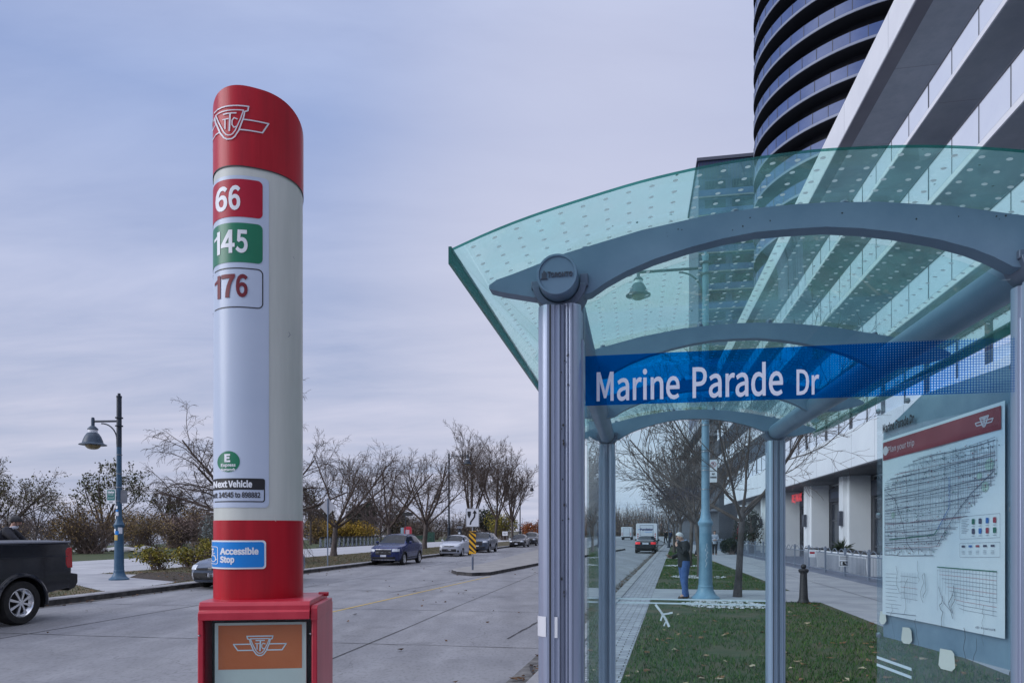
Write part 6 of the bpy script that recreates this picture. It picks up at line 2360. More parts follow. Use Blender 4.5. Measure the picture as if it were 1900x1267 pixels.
# ------------------------------------------------------------------ trees and shrubs
def rot_about(d, ang, az):
    d = Vector(d)
    a = d.orthogonal().normalized()
    b = d.cross(a)
    return (d * math.cos(ang) + (a * math.cos(az) + b * math.sin(az)) * math.sin(ang)).normalized()
def bare_tree(name, label, loc_, seed, H, trunk_h, r0, limbs=5, spread=40, droop=0.0, counts=(6, 5, 4), lratio=(.62, .55, .5), lift=.12, mint=.012, lean=(0, 0), group=None, wander=.16, leaves=0, lmat=None, lsize=.07, limb_len=None, m_b=None, m_t=None):
    t = thing(name, label, 'tree', loc_, 0, group)
    rg_ = random.Random(seed)
    tk, cr = MB(), MB()
    p = Vector((0, 0, -.05))
    d = Vector((lean[0], lean[1], 1)).normalized()
    pts_, rr = [p.copy()], [r0 * 1.45]
    n = 6
    for i in range(n):
        d = (d + Vector((rg_.uniform(-.06, .06), rg_.uniform(-.06, .06), .05))).normalized()
        p = p + d * (trunk_h + .05) / n
        pts_.append(p.copy())
        rr.append(r0 * (1.1 if i == 0 else 1 - .25 * i / n))
    tk.tube(pts_, rr, 10)
    tips = []
    LL = limb_len or (H - trunk_h) * .62
    def branch(mb, p, d, L, r, lvl):
        n = (6, 5, 4, 3)[min(lvl, 3)]
        pts_, rr = [p.copy()], [r]
        ds = []
        for i in range(n):
            up = lift if lvl < 2 else (lift * .4)
            g = Vector((0, 0, up - droop * (lvl * .45 + i / n * (.6 + lvl * .4))))
            wv = wander * (1 + .3 * lvl)
            d = (d + Vector((rg_.uniform(-wv, wv), rg_.uniform(-wv, wv), rg_.uniform(-wv, wv))) + g).normalized()
            p = p + d * L / n
            pts_.append(p.copy())
            rr.append(max(mint * .7, r * (1 - .62 * (i + 1) / n)))
            ds.append(d.copy())
        mb.tube(pts_, rr, (8, 6, 4, 3)[min(lvl, 3)], lvl < 1)
        if lvl >= len(counts):
            tips.append((p, d))
            return
        cnt = counts[lvl]
        for k in range(cnt):
            f = .22 + .78 * (k + rg_.random() * .8) / cnt
            x = min(f, .999) * n
            i = int(x)
            q = pts_[i].lerp(pts_[i + 1], x - i)
            cd = rot_about(ds[i], R(rg_.uniform(24, 56)), rg_.uniform(0, 6.283))
            branch(mb, q, cd, L * lratio[lvl] * rg_.uniform(.7, 1.15) * (1.1 - .45 * f), max(mint, rr[i] * .44), lvl + 1)
    az0 = rg_.uniform(0, 6.28)
    for k in range(limbs):
        az = az0 + 2 * math.pi * k / limbs + rg_.uniform(-.35, .35)
        an = R(spread * rg_.uniform(.55, 1.15)) if k else R(spread * .25)
        dd = Vector((math.sin(an) * math.cos(az), math.sin(an) * math.sin(az), math.cos(an)))
        hh = rg_.uniform(.80, 1.0)
        i = min(n - 1, int(hh * n))
        b0 = pts_[i].lerp(pts_[i + 1], hh * n - i)
        branch(cr, b0, dd, LL * rg_.uniform(.8, 1.1), r0 * rg_.uniform(.40, .54), 0)
    tk.build('trunk', m_b or m_bark, t, fix=False, angle=80)
    co = cr.build('crown', m_t or m_twig, t, fix=False, angle=80)
    if leaves and lmat:
        lb = MB()
        for _ in range(leaves):
            q, d = tips[rg_.randrange(len(tips))]
            q = q + Vector((rg_.gauss(0, .16), rg_.gauss(0, .16), rg_.gauss(0, .13)))
            u = Vector((rg_.uniform(-1, 1), rg_.uniform(-1, 1), rg_.uniform(-1, 1))).normalized()
            v = u.orthogonal().normalized()
            s = lsize * rg_.uniform(.6, 1.3)
            lb.add([q - u * s, q + v * s * .55, q + u * s, q - v * s * .55], [(0, 1, 2, 3)])
        lb.build('leaves', lmat, co, smooth=False, fix=False)
    return t
def shrub(name, label, loc_, seed, rx, ry, H, stems, leaves, lmat, lsize=.06, m_s=None, group=None, cat='shrub', base=.15, form='round'):
    t = thing(name, label, cat, loc_, -A, group)
    rg_ = random.Random(seed)
    sb, lb = MB(), MB()
    lobes = [(rg_.uniform(-.55, .55) * rx, rg_.uniform(-.55, .55) * ry, rg_.uniform(.35, .72) * H, rg_.uniform(.32, .5)) for _ in range(9)]
    def samp():
        x, y, z, r = rg_.choice(lobes)
        while True:
            a, b, c = rg_.uniform(-1, 1), rg_.uniform(-1, 1), rg_.uniform(-1, 1)
            if .15 < a * a + b * b + c * c < 1:
                break
        return Vector((x + a * r * rx * 1.15, y + b * r * ry * 1.15, max(base * .6, z + c * r * H * .85)))
    for _ in range(stems):
        e = samp()
        b0 = Vector((rg_.gauss(0, .16) * rx, rg_.gauss(0, .16) * ry, 0))
        m1 = b0.lerp(e, .5) + Vector((rg_.gauss(0, .06) * rx, rg_.gauss(0, .06) * ry, rg_.uniform(.0, .12) * H))
        e2 = e + Vector((rg_.gauss(0, .1) * rx, rg_.gauss(0, .1) * ry, rg_.uniform(.02, .16) * H))
        r = rg_.uniform(.010, .022) * max(1, H / 3)
        sb.tube([b0, m1, e, e2], [r, r * .8, r * .5, r * .3], 3, False)
        for _k in range(3):
            q = m1.lerp(e, rg_.random())
            sb.tube([q, q + Vector((rg_.gauss(0, .14) * rx, rg_.gauss(0, .14) * ry, rg_.uniform(.02, .2) * H))], [r * .5, r * .3], 3, False)
    for _ in range(leaves):
        q = samp()
        u = Vector((rg_.uniform(-1, 1), rg_.uniform(-1, 1), rg_.uniform(-1, 1))).normalized()
        v = u.orthogonal().normalized()
        s = lsize * rg_.uniform(.6, 1.4)
        lb.add([q - u * s, q + v * s * .6, q + u * s, q - v * s * .6], [(0, 1, 2, 3)])
    so = sb.build('stems', m_s or m_stem, t, fix=False, angle=80)
    if leaves:
        lb.build('foliage', lmat, t, smooth=False, fix=False)
    return t
m_stem = mat('brown_stems', (.11, .08, .065), (.20, .15, .125), 3, .9)
lm_olive = leaf_mat('olive_leaves', (.035, .04, .015), (.17, .14, .05), (.08, .075, .028))
lm_brown = leaf_mat('russet_leaves', (.12, .08, .042), (.40, .27, .11), (.24, .16, .07))
lm_gold = leaf_mat('golden_brown_leaves', (.16, .11, .055), (.46, .33, .15), (.30, .21, .09))
lm_yellow = leaf_mat('yellow_leaves', (.20, .12, .02), (.52, .34, .05), (.36, .24, .03))
lm_ygreen = leaf_mat('yellow_green_leaves', (.08, .09, .02), (.42, .32, .06), (.20, .18, .03))
lm_dark = leaf_mat('evergreen_needles', (.008, .016, .010), (.035, .05, .028), (.018, .03, .018))
lm_silver = leaf_mat('silver_leaves', (.14, .17, .16), (.36, .40, .39))
lm_green = leaf_mat('autumn_green_leaves', (.03, .04, .014), (.15, .14, .045), (.075, .08, .026))
lm_rust = leaf_mat('orange_leaves', (.14, .04, .012), (.36, .12, .03), (.24, .07, .02))
TR = 'bare trees along the boulevard'
wb = lambda px, wv: at_w(px, wv)
bare_tree('boulevard_tree', 'wide drooping bare tree whose trunk hides behind the transit pylon', wb(474, -19.8), 12, 8.6, 2.4, .21, 11, 86, .17, (11, 8, 6), (.56, .5, .48), .10, .009, group=TR, wander=.16, limb_len=5.6)
bare_tree('boulevard_tree', 'bare forked tree beside the diamond sign, before the parked blue SUV', wb(619, -19.9), 5, 8.0, 2.2, .19, 6, 60, .06, (9, 8, 6), (.58, .5, .48), .11, .009, group=TR, limb_len=5.3, wander=.15)
bare_tree('boulevard_tree', 'bare tree rising right behind the blue SUV', wb(724, -19.7), 9, 8.4, 2.2, .21, 6, 60, .06, (9, 8, 6), (.56, .5, .48), .11, .010, group=TR, limb_len=5.6, wander=.15)
bare_tree('boulevard_tree', 'bare tree between the blue SUV and the silver hatchback', wb(787, -19.6), 23, 8.8, 2.6, .23, 7, 58, .06, (9, 8, 6), (.56, .5, .48), .11, .011, group=TR, limb_len=5.8, wander=.15)
bare_tree('boulevard_tree', 'tall upright bare tree behind the keep right sign', wb(880, -18.8), 31, 14.5, 3.0, .19, 9, 30, .0, (10, 7, 5), (.50, .45, .45), .13, .015, group=TR, limb_len=8.8, wander=.09)
bare_tree('boulevard_tree', 'upright bare tree above the grey blue SUV', wb(919, -18.5), 37, 13.5, 3.2, .20, 9, 34, .0, (10, 7, 5), (.50, .45, .45), .13, .017, group=TR, limb_len=8.6, wander=.09)
bare_tree('boulevard_tree', 'upright bare tree over the black parked sedan', wb(951, -19.0), 41, 13.6, 3.4, .21, 9, 36, .0, (10, 7, 5), (.50, .45, .45), .13, .019, group=TR, limb_len=8.6, wander=.09)
# lakeside
gz = .09
bare_tree('lakeside_tree', 'large half leafless tree at the left edge above the cyclist', Vector((-37.6, 50, gz)), 51, 8.3, 1.6, .24, 7, 62, .02, (7, 6, 4), (.62, .55, .5), .10, .014, leaves=1900, lmat=lm_olive, lsize=.08, limb_len=4.5)
bare_tree('lakeside_tree', 'small thin tree with few leaves right of the cyclist', Vector(((63 - 950) / FPX * 46, 46, gz)), 53, 5.2, 2.0, .075, 6, 42, .0, (6, 5, 4), (.6, .55, .5), .10, .009, leaves=900, lmat=lm_olive, lsize=.055, limb_len=2.8)
bare_tree('lakeside_tree', 'leafy autumn tree standing behind the blue lamp post', Vector(((192 - 950) / FPX * 62, 62, gz)), 57, 8.2, 2.0, .2, 7, 46, .0, (6, 5, 4), (.6, .55, .5), .12, .014, leaves=1900, lmat=lm_green, lsize=.11, limb_len=4.6)
bare_tree('lakeside_tree', 'slim sparse tree behind the brown hedge, left of the pylon', Vector(((312 - 950) / FPX * 80, 80, gz)), 59, 6.5, 2.0, .16, 6, 30, .0, (6, 5, 4), (.6, .55, .5), .10, .016, leaves=1300, lmat=lm_olive, lsize=.11, limb_len=3.6)
bare_tree('lakeside_tree', 'thin bare tree behind the share bicycles, beside the pylon edge', Vector(((576 - 950) / FPX * 84, 84, gz)), 61, 8.5, 3.0, .14, 6, 30, .0, (6, 5, 4), (.6, .55, .5), .10, .018, leaves=500, lmat=lm_olive, lsize=.11, limb_len=3.8)
bare_tree('lakeside_tree', 'pale bare bushy tree right of the yellow shrubs', Vector(((706 - 950) / FPX * 110, 110, gz)), 63, 9.5, 1.5, .2, 8, 50, .0, (7, 5, 4), (.6, .55, .5), .10, .026, limb_len=5.0, m_t=mat('pale_twigs', (.10, .075, .075), (.16, .12, .115), 3, .9))
shrub('bushy_tree', 'broad russet bush of many stems left of the blue lamp post', Vector(((170 - 950) / FPX * 52, 52, gz)), 71, 3.3, 2.6, 4.1, 210, 2900, lm_brown, .07, cat='shrub')
shrub('hedge_shrub', 'brown leafless hedge shrub right of the blue lamp post', Vector(((268 - 950) / FPX * 66, 66, gz)), 72, 4.0, 2.6, 3.9, 170, 1900, lm_gold, .075)
shrub('hedge_shrub', 'purplish brown hedge shrub midway between lamp post and pylon', Vector(((325 - 950) / FPX * 70, 70, gz)), 73, 3.4, 2.6, 4.0, 200, 1900, leaf_mat('plum_leaves', (.12, .085, .075), (.28, .20, .17)), .10)
shrub('hedge_shrub', 'dull brown hedge shrub ending behind the pylon', Vector(((372 - 950) / FPX * 74, 74, gz)), 74, 3.2, 2.6, 4.2, 170, 1900, lm_brown, .10)
shrub('silver_shrub', 'pale silver leafed shrub just left of the pylon', Vector(((389 - 950) / FPX * 60, 60, gz)), 75, 1.1, 1.0, 3.6, 60, 1500, lm_silver, .07)
shrub('yellow_shrub', 'low yellow green shrub on the dark planting bed left of the pylon', Vector((*G(292, 1062)[:2], .14)), 76, 1.05, .8, 1.05, 60, 950, lm_ygreen, .055)
shrub('yellow_shrub', 'low yellow green shrub nearest the pylon behind the parked grey sedan', Vector((*G(352, 1058)[:2], .14)), 77, .95, .8, 1.05, 60, 850, lm_ygreen, .055)
shrub('yellow_shrub', 'yellow green shrub beside the picnic tables, touching the pylon edge', Vector((*G(385, 1050)[:2], .14)), 78, .8, .8, 1.3, 50, 800, lm_ygreen, .055)
shrub('willow_shrub', 'golden yellow shrub mass behind the share bicycles', Vector(((655 - 950) / FPX * 98, 98, gz)), 79, 4.2, 2.6, 3.3, 160, 4300, lm_yellow, .10)
shrub('willow_shrub', 'golden yellow shrub right behind the first boulevard tree trunk', Vector(((620 - 950) / FPX * 96, 96, gz)), 80, 2.6, 2.4, 3.2, 100, 2500, lm_yellow, .10)
shrub('willow_shrub', 'ochre yellow shrub between pylon and diamond sign', Vector(((586 - 950) / FPX * 92, 92, gz)), 81, 2.0, 2.0, 3.9, 90, 1800, leaf_mat('ochre_leaves', (.14, .09, .03), (.32, .21, .06)), .10)
shrub('willow_shrub', 'yellow shrub seen between the two rightmost upright trees', Vector(((935 - 950) / FPX * 128, 128, gz)), 82, 3.4, 2.6, 5.2, 120, 2600, lm_ygreen, .14)
shrub('maple_shrub', 'small rust orange tree far off beside the shelter post', Vector(((992 - 950) / FPX * 150, 150, gz)), 83, 3.4, 2.6, 4.6, 100, 2000, lm_rust, .16)
for i, (px, D, h, rx_) in enumerate(((668, 150, 8.2, 3.2), (684, 155, 8.8, 3.0), (652, 152, 7.4, 2.8), (735, 160, 7.0, 3.4), (600, 140, 7.0, 3.4), (900, 170, 8.5, 5.0))):
    shrub('evergreen_tree', ('dark evergreen crown left of centre above the yellow shrubs', 'tallest dark evergreen crown above the yellow shrubs', 'lower dark evergreen crown above the golden shrub', 'dark evergreen clump behind the pale bushy tree', 'dark evergreen clump behind the diamond sign', 'dark evergreen clump behind the keep right sign')[i],
          Vector(((px - 950) / FPX * D, D, gz)), 90 + i, rx_, rx_, h, 60, 2600, lm_dark, .20, cat='tree')
# a far wood that reads as one mass
def woods(name, label, spots, seed, mats_, stem_m):
    rg_ = random.Random(seed)
    mb_ = MB()
    for (x, y, h, rw) in spots:
        mi = rg_.randrange(1, len(mats_) + 1)
        for _ in range(13):
            a, b = rg_.gauss(0, rw * .6), rg_.gauss(0, rw * .5)
            z = h * rg_.uniform(.6, 1.12)
            mb_.tube([(x + a * .25, y + b * .25, 0), (x + a * .7, y + b * .7, z * .55), (x + a, y + b, z)], [.07, .05, .02], 3, False, 0)
            for _k in range(9):
                q = rg_.uniform(.3, .98)
                mb_.tube([(x + a * q, y + b * q, z * q), (x + a * q + rg_.gauss(0, .9), y + b * q + rg_.gauss(0, .9), z * q + rg_.uniform(.0, 1.1))], [.03, .013], 3, False, 0)
        for _ in range(190):
            q = Vector((x + rg_.gauss(0, rw * .55), y + rg_.gauss(0, rw * .55), h * min(1.02, abs(rg_.gauss(.35, .30)))))
            u = Vector((rg_.uniform(-1, 1), rg_.uniform(-1, 1), rg_.uniform(-1, 1))).normalized()
            v = u.orthogonal().normalized()
            s = rg_.uniform(.08, .20)
            mb_.add([q - u * s, q + v * s * .6, q + u * s, q - v * s * .6], [(0, 1, 2, 3)], mi)
    o = mb_.build(name, [stem_m] + mats_, smooth=False, fix=False)
    o['kind'] = 'stuff'
    return tag(o, label, 'woods')
rg = random.Random(77)
sp = []
for _ in range(150):
    px = rg.uniform(-120, 1010)
    D = rg.uniform(125, 230) if px > 540 else rg.uniform(95, 200)
    x = (px - 950) / FPX * D
    if x * ca - D * sa > -34:
        continue
    sp.append((x, D, rg.uniform(3.2, 6.2) * (D / 150) ** .6, rg.uniform(2.2, 4.0)))
woods('lakeside_woods', 'brown late autumn woods along the lake far behind the road', sp, 4, [lm_brown, leaf_mat('wood_mauve', (.085, .06, .055), (.20, .14, .12)), lm_olive, leaf_mat('wood_grey', (.075, .065, .058), (.17, .145, .12))], m_twig)
sp = [((rg.uniform(1085, 1262) - 950) / FPX * d_, d_, rg.uniform(7, 13), rg.uniform(4, 7)) for d_ in [rg.uniform(235, 340) for _ in range(70)]]
woods('far_street_trees', 'bare and rust brown trees closing the far end of the road', sp, 6, [lm_brown, lm_rust, leaf_mat('wood_grey', (.075, .065, .058), (.17, .145, .12))], m_twig)
# the bare street trees on the lawn
TL = 'bare trees on the lawn strip'
bare_tree('lawn_tree', 'nearest bare lawn tree, right of the pale blue lamp post', Vector((*W(2.52, 18.0)[:2], .13)), 103, 7.6, 2.3, .085, 7, 62, .0, (8, 7, 5), (.66, .58, .5), .10, .0055, group=TL, limb_len=3.6, wander=.15, m_b=mat('brown_bark', (.06, .05, .05), (.13, .11, .105), 9, .9, bump=.4, bscale=40, stretch=(1, 1, .3)))
for i, (wv, s, hh) in enumerate(((2.3, 25.5, 7.4), (2.5, 33.5, 7.6), (2.7, 43, 7.8), (2.9, 54, 8.2), (3.6, 66, 8.4))):
    bare_tree('lawn_tree', ('second bare lawn tree, half hidden by the pale lamp post', 'third bare lawn tree behind the standing man', 'fourth bare lawn tree left of the standing man', 'fifth bare lawn tree over the small dark lamp', 'farthest bare lawn tree by the road')[i],
              Vector((*W(wv, s)[:2], .13)), (131, 111, 113, 117, 119)[i], hh, 2.3, .10, 7, 52, .0, (7, 6, 4), (.62, .55, .5), .13, .008 + .002 * i, group=TL, limb_len=3.4)
# white stones round the lawn trees
def stones(name, label, wv, s, r, n, seed):
    mb_ = MB()
    rg_ = random.Random(seed)
    for _ in range(n):
        a, q = rg_.uniform(0, 6.28), r * math.sqrt(rg_.random())
        c = W(wv + q * math.cos(a), s + q * math.sin(a) * .8, .145)
        k = rg_.uniform(.02, .05)
        v = [(c.x + k * rg_.uniform(.7, 1.2) * x, c.y + k * rg_.uniform(.7, 1.2) * y, c.z + k * .6 * z) for x, y, z in ((1, 0, 0), (0, 1, 0), (-1, 0, 0), (0, -1, 0), (.1, .1, .9), (0, 0, -.5))]
        mb_.add(v, [(0, 1, 4), (1, 2, 4), (2, 3, 4), (3, 0, 4), (1, 0, 5), (2, 1, 5), (3, 2, 5), (0, 3, 5)])
    o = mb_.build(name, mat('white_stone', (.48, .48, .50), (.66, .66, .68), 4, .8), smooth=False, fix=False)
    o['kind'] = 'stuff'
    tag(o, label, 'stones')
stones('white_stones', 'white stones on the lawn between shelter and cross path', 2.0, 16.0, 1.0, 420, 1)
stones('white_stones', 'ring of white stones beyond the cross path behind the man', 2.2, 25.6, 1.0, 300, 2)
stones('white_stones', 'farther ring of white stones left of the standing man', 2.3, 33.6, 1.0, 240, 3)
stones('white_stones', 'farthest ring of white stones on the lawn strip', 2.4, 43, 1.0, 200, 4)
# pale boulders along the shore path
rg = random.Random(9)
BL = 'pale boulders along the shore'
for i in range(9):
    px = 150 + 15 * i + rg.uniform(-4, 4)
    D = 57 + rg.uniform(-1.5, 1.5)
    mb = MB()
    bm = bmesh.new()
    bmesh.ops.create_icosphere(bm, subdivisions=2, radius=1)
    k = rg.uniform(.35, .62)
    for v in bm.verts:
        v.co *= 1 + rg.uniform(-.16, .16)
        v.co = Vector((v.co.x * k * 1.6, v.co.y * k, v.co.z * k * .55))
    mb.add([tuple(v.co) for v in bm.verts], [tuple(v.index for v in f.verts) for f in bm.faces])
    bm.free()
    o = mb.build('boulder', mat('pale_boulder', (.36, .36, .37), (.50, .50, .52), 3, .9, bump=.3, bscale=8), smooth=True, angle=25)
    o.location = ((px - 950) / FPX * D, D, .09 + k * .3)
    tag(o, 'pale boulder on the shore grass, number %s from the left beyond the blue lamp post' % ('one two three four five six seven eight nine'.split()[i]), 'boulder', BL)

# ------------------------------------------------------------------ share bicycles in their docks
ORD = 'first second third fourth fifth sixth seventh eighth ninth tenth eleventh twelfth thirteenth fourteenth'.split()
m_bikef = mat('share_bike_green_black', (.02, .05, .045), (.03, .07, .06), 6, .4)
m_dock = mat('dock_grey', (.26, .30, .37), (.32, .36, .43), 4, .5)
d0 = thing('bike_dock', 'first grey dock post from the left in the share bicycle row', 'bike dock', (0, 0, 0), 0, 'docks of the share bicycle row')
mb = MB()
mb.hexa([(-.21, -.10, .0), (.21, -.10, .0), (.21, .16, .0), (-.21, .16, .0), (-.17, -.02, .98), (.17, -.02, .98), (.17, .10, .98), (-.17, .10, .98)])
mb.build('housing', m_dock, d0, bevel=.03)
mb = MB()
mb.box(-.55, .55, -.35, .9, -.01, .035)
mb.build('base_plate', m_black_pl, d0)
mb = MB()
mb.box(-.10, .10, -.026, -.012, .78, .92)
mb.build('lock_panel', m_black_pl, d0)
b0 = thing('bicycle', 'first share bicycle from the left in the dock row', 'bicycle', (0, 0, 0), 0, 'share bicycles in the dock row')
make_bike(b0, m_bikef, True)
DA = -A + R(90)
for i in range(14):
    s = 66.5 + 1.12 * i
    p = W(-32.4 + .02 * i, s, .10)
    q = W(-31.6 + .02 * i, s - .50, .10)
    d_ = d0 if i == 0 else copy_tree(d0)
    d_.location = p
    d_.rotation_euler = (0, 0, -A - R(70))
    d_['label'] = ORD[i] + ' grey dock post from the left in the share bicycle row'
    b_ = b0 if i == 0 else copy_tree(b0)
    b_.location = q
    b_.rotation_euler = (0, 0, -A + R(62))
    b_['label'] = ORD[i] + ' share bicycle from the left in the dock row'

# ------------------------------------------------------------------ things in the lakeside park
def picnic(label, loc_, rz):
    t = thing('picnic_table', label, 'picnic table', loc_, rz)
    mw = mat('weathered_wood', (.10, .085, .07), (.19, .165, .14), 6, .85, bump=.3, bscale=30, stretch=(.2, 1, 1))
    mb = MB()
    for k in range(5):
        mb.box(-.95, .95, -.36 + .146 * k, -.23 + .146 * k, .71, .75)
    mb.build('table_top', mw, t)
    for q in (-1, 1):
        mb = MB()
        for k in range(2):
            mb.box(-.95, .95, q * .72 - .14 + .145 * k, q * .72 - .005 + .145 * k, .42, .46)
        mb.build('seat', mw, t)
        mb = MB()
        for sy in (-1, 1):
            mb.hexa([(q * .65 - .04, sy * .74, 0), (q * .65 + .04, sy * .74, 0), (q * .65 + .04, sy * .64, 0), (q * .65 - .04, sy * .64, 0), (q * .65 - .04, sy * .34, .71), (q * .65 + .04, sy * .34, .71), (q * .65 + .04, sy * .24, .71), (q * .65 - .04, sy * .24, .71)])
        mb.box(q * .65 - .05, q * .65 - .01, -.80, .80, .36, .42)
        mb.build('leg', mw, t)
    return t
picnic('weathered picnic table by the shore, just left of the pylon', Vector((P(388, 985, 52).x, 52, .09)), R(8))
picnic('second picnic table farther back, left of the pylon behind the first', Vector((P(378, 985, 60).x, 60, .09)), R(14))
kp = at_w(757, -31.8, .09)
kk = thing('info_kiosk', 'red map kiosk with a pale panel beside the service road', 'kiosk', kp, -A)
mb = MB()
mb.prism([(-.55, 0), (.55, 0), (.55, 2.1), (.40, 2.35), (-.40, 2.35), (-.55, 2.1)], lambda x, z, q: (x, q, z), -.12, .12)
mb.build('body', mat('kiosk_red', (.42, .02, .04), (.48, .04, .06), 4, .4), kk, bevel=.02)
mb = MB()
mb.box(-.40, .25, -.135, -.121, .9, 1.9)
mb.build('map_panel', mat('kiosk_panel', (.50, .34, .42), (.62, .48, .56), 5, .4), kk)
mb = MB()
mb.box(-1.05, -.62, -.08, .08, 0, 2.2)
mb.build('side_panel', mat('kiosk_blue', (.22, .34, .42), (.30, .42, .50), 4, .4), kk, bevel=.01)
ip = at_w(752.5, -30.6, .10)
ii = thing('info_sign', 'dark sign board on a thin post standing before the red kiosk', 'sign', ip, -A)
mb = MB()
mb.tube([(0, 0, 0), (0, 0, 4.0)], .05, 8)
mb.build('post', m_postd, ii)
mb = MB()
mb.box(-.45, 1.0, -.03, .03, 3.75, 4.25)
mb.build('sign_board', m_black_pl, ii, bevel=.02)
cp_ = at_w(781, -31.9, .09)
fc = thing('park_bench', 'dark green park bench with back right of the red kiosk', 'bench', cp_, -A)
m_gr = mat('dark_green_paint', (.01, .05, .035), (.02, .07, .05), 5, .5)
mb = MB()
for k in range(4):
    mb.box(-.9, .9, -.25 + .13 * k, -.15 + .13 * k, .44, .48)
mb.build('seat', m_gr, fc)
mb = MB()
for k in range(4):
    mb.box(-.9, .9, .26 + .02 * k, .29 + .02 * k, .56 + .13 * k, .66 + .13 * k)
mb.build('backrest', m_gr, fc)
for x in (-.75, .75):
    mb = MB()
    mb.tube([(x, -.24, 0), (x, -.22, .44), (x, .25, .46), (x, .36, 1.05)], .025, 6)
    mb.tube([(x, .28, 0), (x, .25, .46)], .025, 6)
    mb.build('leg', m_black_pl, fc)
cb_ = thing('utility_cabinet', 'dark green utility cabinet right of the park bench, behind a bare trunk', 'cabinet', at_w(800, -31.7, .09), -A)
mb = MB()
mb.prism([(-.55, 0), (.55, 0), (.55, 1.45), (.48, 1.55), (-.48, 1.55), (-.55, 1.45)], lambda x, z, q: (x, q, z), -.3, .3)
mb.build('housing', m_gr, cb_, bevel=.02)
mb = MB()
mb.box(-.46, -.03, -.312, -.301, .12, 1.38)
mb.box(.03, .46, -.312, -.301, .12, 1.38)
mb.build_each('door', mat('cabinet_door_green', (.015, .06, .045), (.02, .075, .055), 5, .5), cb_)
mb = MB()
mb.box(-.10, -.07, -.335, -.312, .7, .85)
mb.box(.07, .10, -.335, -.312, .7, .85)
mb.build_each('handle', m_bolt, cb_)
so = thing('solar_bin', 'dark pay station with tilted solar panel behind the silver hatchback', 'pay station', at_w(853, -21.3, .10), -A)
mb = MB()
mb.prism([(-.17, 0), (.17, 0), (.20, 1.0), (.22, 1.85), (-.22, 1.85), (-.20, 1.0)], lambda x, z, q: (x, q, z), -.16, .16)
mb.build('housing', m_postd, so, bevel=.02)
mb = MB()
mb.hexa([(-.34, -.28, 2.02), (.34, -.28, 1.98), (.34, .30, 2.26), (-.34, .30, 2.30), (-.34, -.28, 2.06), (.34, -.28, 2.02), (.34, .30, 2.30), (-.34, .30, 2.34)])
mb.tube([(0, 0, 1.85), (0, 0, 2.16)], .05, 8)
mb.build('solar_panel', m_dark, so)
mb = MB()
mb.lathe([(0, -.02), (.12, -.015), (.13, 0)], 14, (0, -.165, 1.45), 'y')
mb.build('screen', m_lens, so)
ws = thing('small_sign', 'small white sign on two posts left of the black sedan', 'sign', at_w(937, -21.5, .10), -A)
mb = MB()
mb.box(-.45, .45, -.02, .02, .95, 1.65)
mb.build('sign_board', m_white, ws, bevel=.01)
mb = MB()
for x in (-.3, .3):
    mb.tube([(x, .03, 0), (x, .03, 1.6)], .025, 6)
mb.build_each('post', m_bolt, ws)
mb = MB()
put_line(mb, [(-.30, 1.40), (.30, 1.40)], .06, lambda x, z: (x, -.023, z))
put_line(mb, [(-.30, 1.22), (.18, 1.22)], .05, lambda x, z: (x, -.023, z))
mb.build('print', m_black, ws, smooth=False, fix=False)

# ------------------------------------------------------------------ far street lights on the right
for i, (px, D, H) in enumerate(((1219, 150, 8.2), (1211, 182, 8.4), (1206, 214, 8.5))):
    t = thing('cobra_street_light', ('nearest of the three grey cobra street lights above the lettered van', 'middle one of the three grey cobra street lights above the lettered van', 'farthest of the three grey cobra street lights above the lettered van')[i], 'street light', Vector(((px - 950) / FPX * D, D, 0)), -kd)
    mb = MB()
    mb.lathe([(.16, 0), (.16, .3), (.11, .35), (.07, H), (0, H + .02)], 12)
    mb.build('pole', m_postd, t)
    mb = MB()
    mb.tube([(0, 0, H - .3), (-.8, 0, H + .35), (-1.8, 0, H + .62), (-2.6, 0, H + .68)], .05, 8)
    ar = mb.build('arm', m_postd, t)
    mb = MB()
    mb.hexa([(-3.3, -.14, H + .62), (-2.5, -.09, H + .60), (-2.5, .09, H + .60), (-3.3, .14, H + .62), (-3.2, -.10, H + .74), (-2.5, -.06, H + .72), (-2.5, .06, H + .72), (-3.2, .10, H + .74)])
    mb.build('lamp_head', m_steeld, ar, bevel=.03)
t = thing('pedestrian_lamp', 'small dark lamp post at the kerb left of the standing man', 'street lamp', G(1241, 1016, .135), -A)
mb = MB()
mb.lathe([(.22, 0), (.22, .05), (.14, .12), (.12, .6), (.07, .75), (.05, 4.4), (0, 4.42)], 14)
mb.build('pole', m_postd, t)
mb = MB()
mb.lathe([(.05, 4.35), (.12, 4.42), (.30, 4.5), (.32, 4.56), (.18, 4.75), (.08, 4.95), (0, 5.0)], 16)
mb.build('lamp_shade', m_postd, t)

# ------------------------------------------------------------------ white apartment block with shop fronts
FW = 8.8
ba = thing('apartment_block', 'white apartment block with long glass railed balconies over shop fronts', 'building', W(FW, 20, 0), -A)
S_A, S_B = -34.0, 78.0
def bl(w0, w1, s0, s1, z0, z1, b):
    b.box(w0 - FW, w1 - FW, s0 - 20, s1 - 20, z0, z1)
m_rail = mat('frosted_rail_glass', (.68, .72, .82), (.74, .78, .86), .6, .2, spec=.6)
m_mull = mat('dark_mullion', (.05, .055, .07), rough=.5)
m_edgew = mat('white_slab_edge', (.76, .77, .81), (.83, .84, .87), .5, .6)
mb = MB()
bl(11.2, 22, S_A, S_B, 4.9, 20.0, mb)
bl(10.95, 22, S_A, S_B, .13, 4.9, mb)
mb.build('wall', m_wall, ba, smooth=False)
mb = MB()
bl(FW, 11.2, S_A, S_B, 18.8, 20.2, mb)
mb.build('roof_fascia', m_edgew, ba, bevel=.02)
mb = MB()
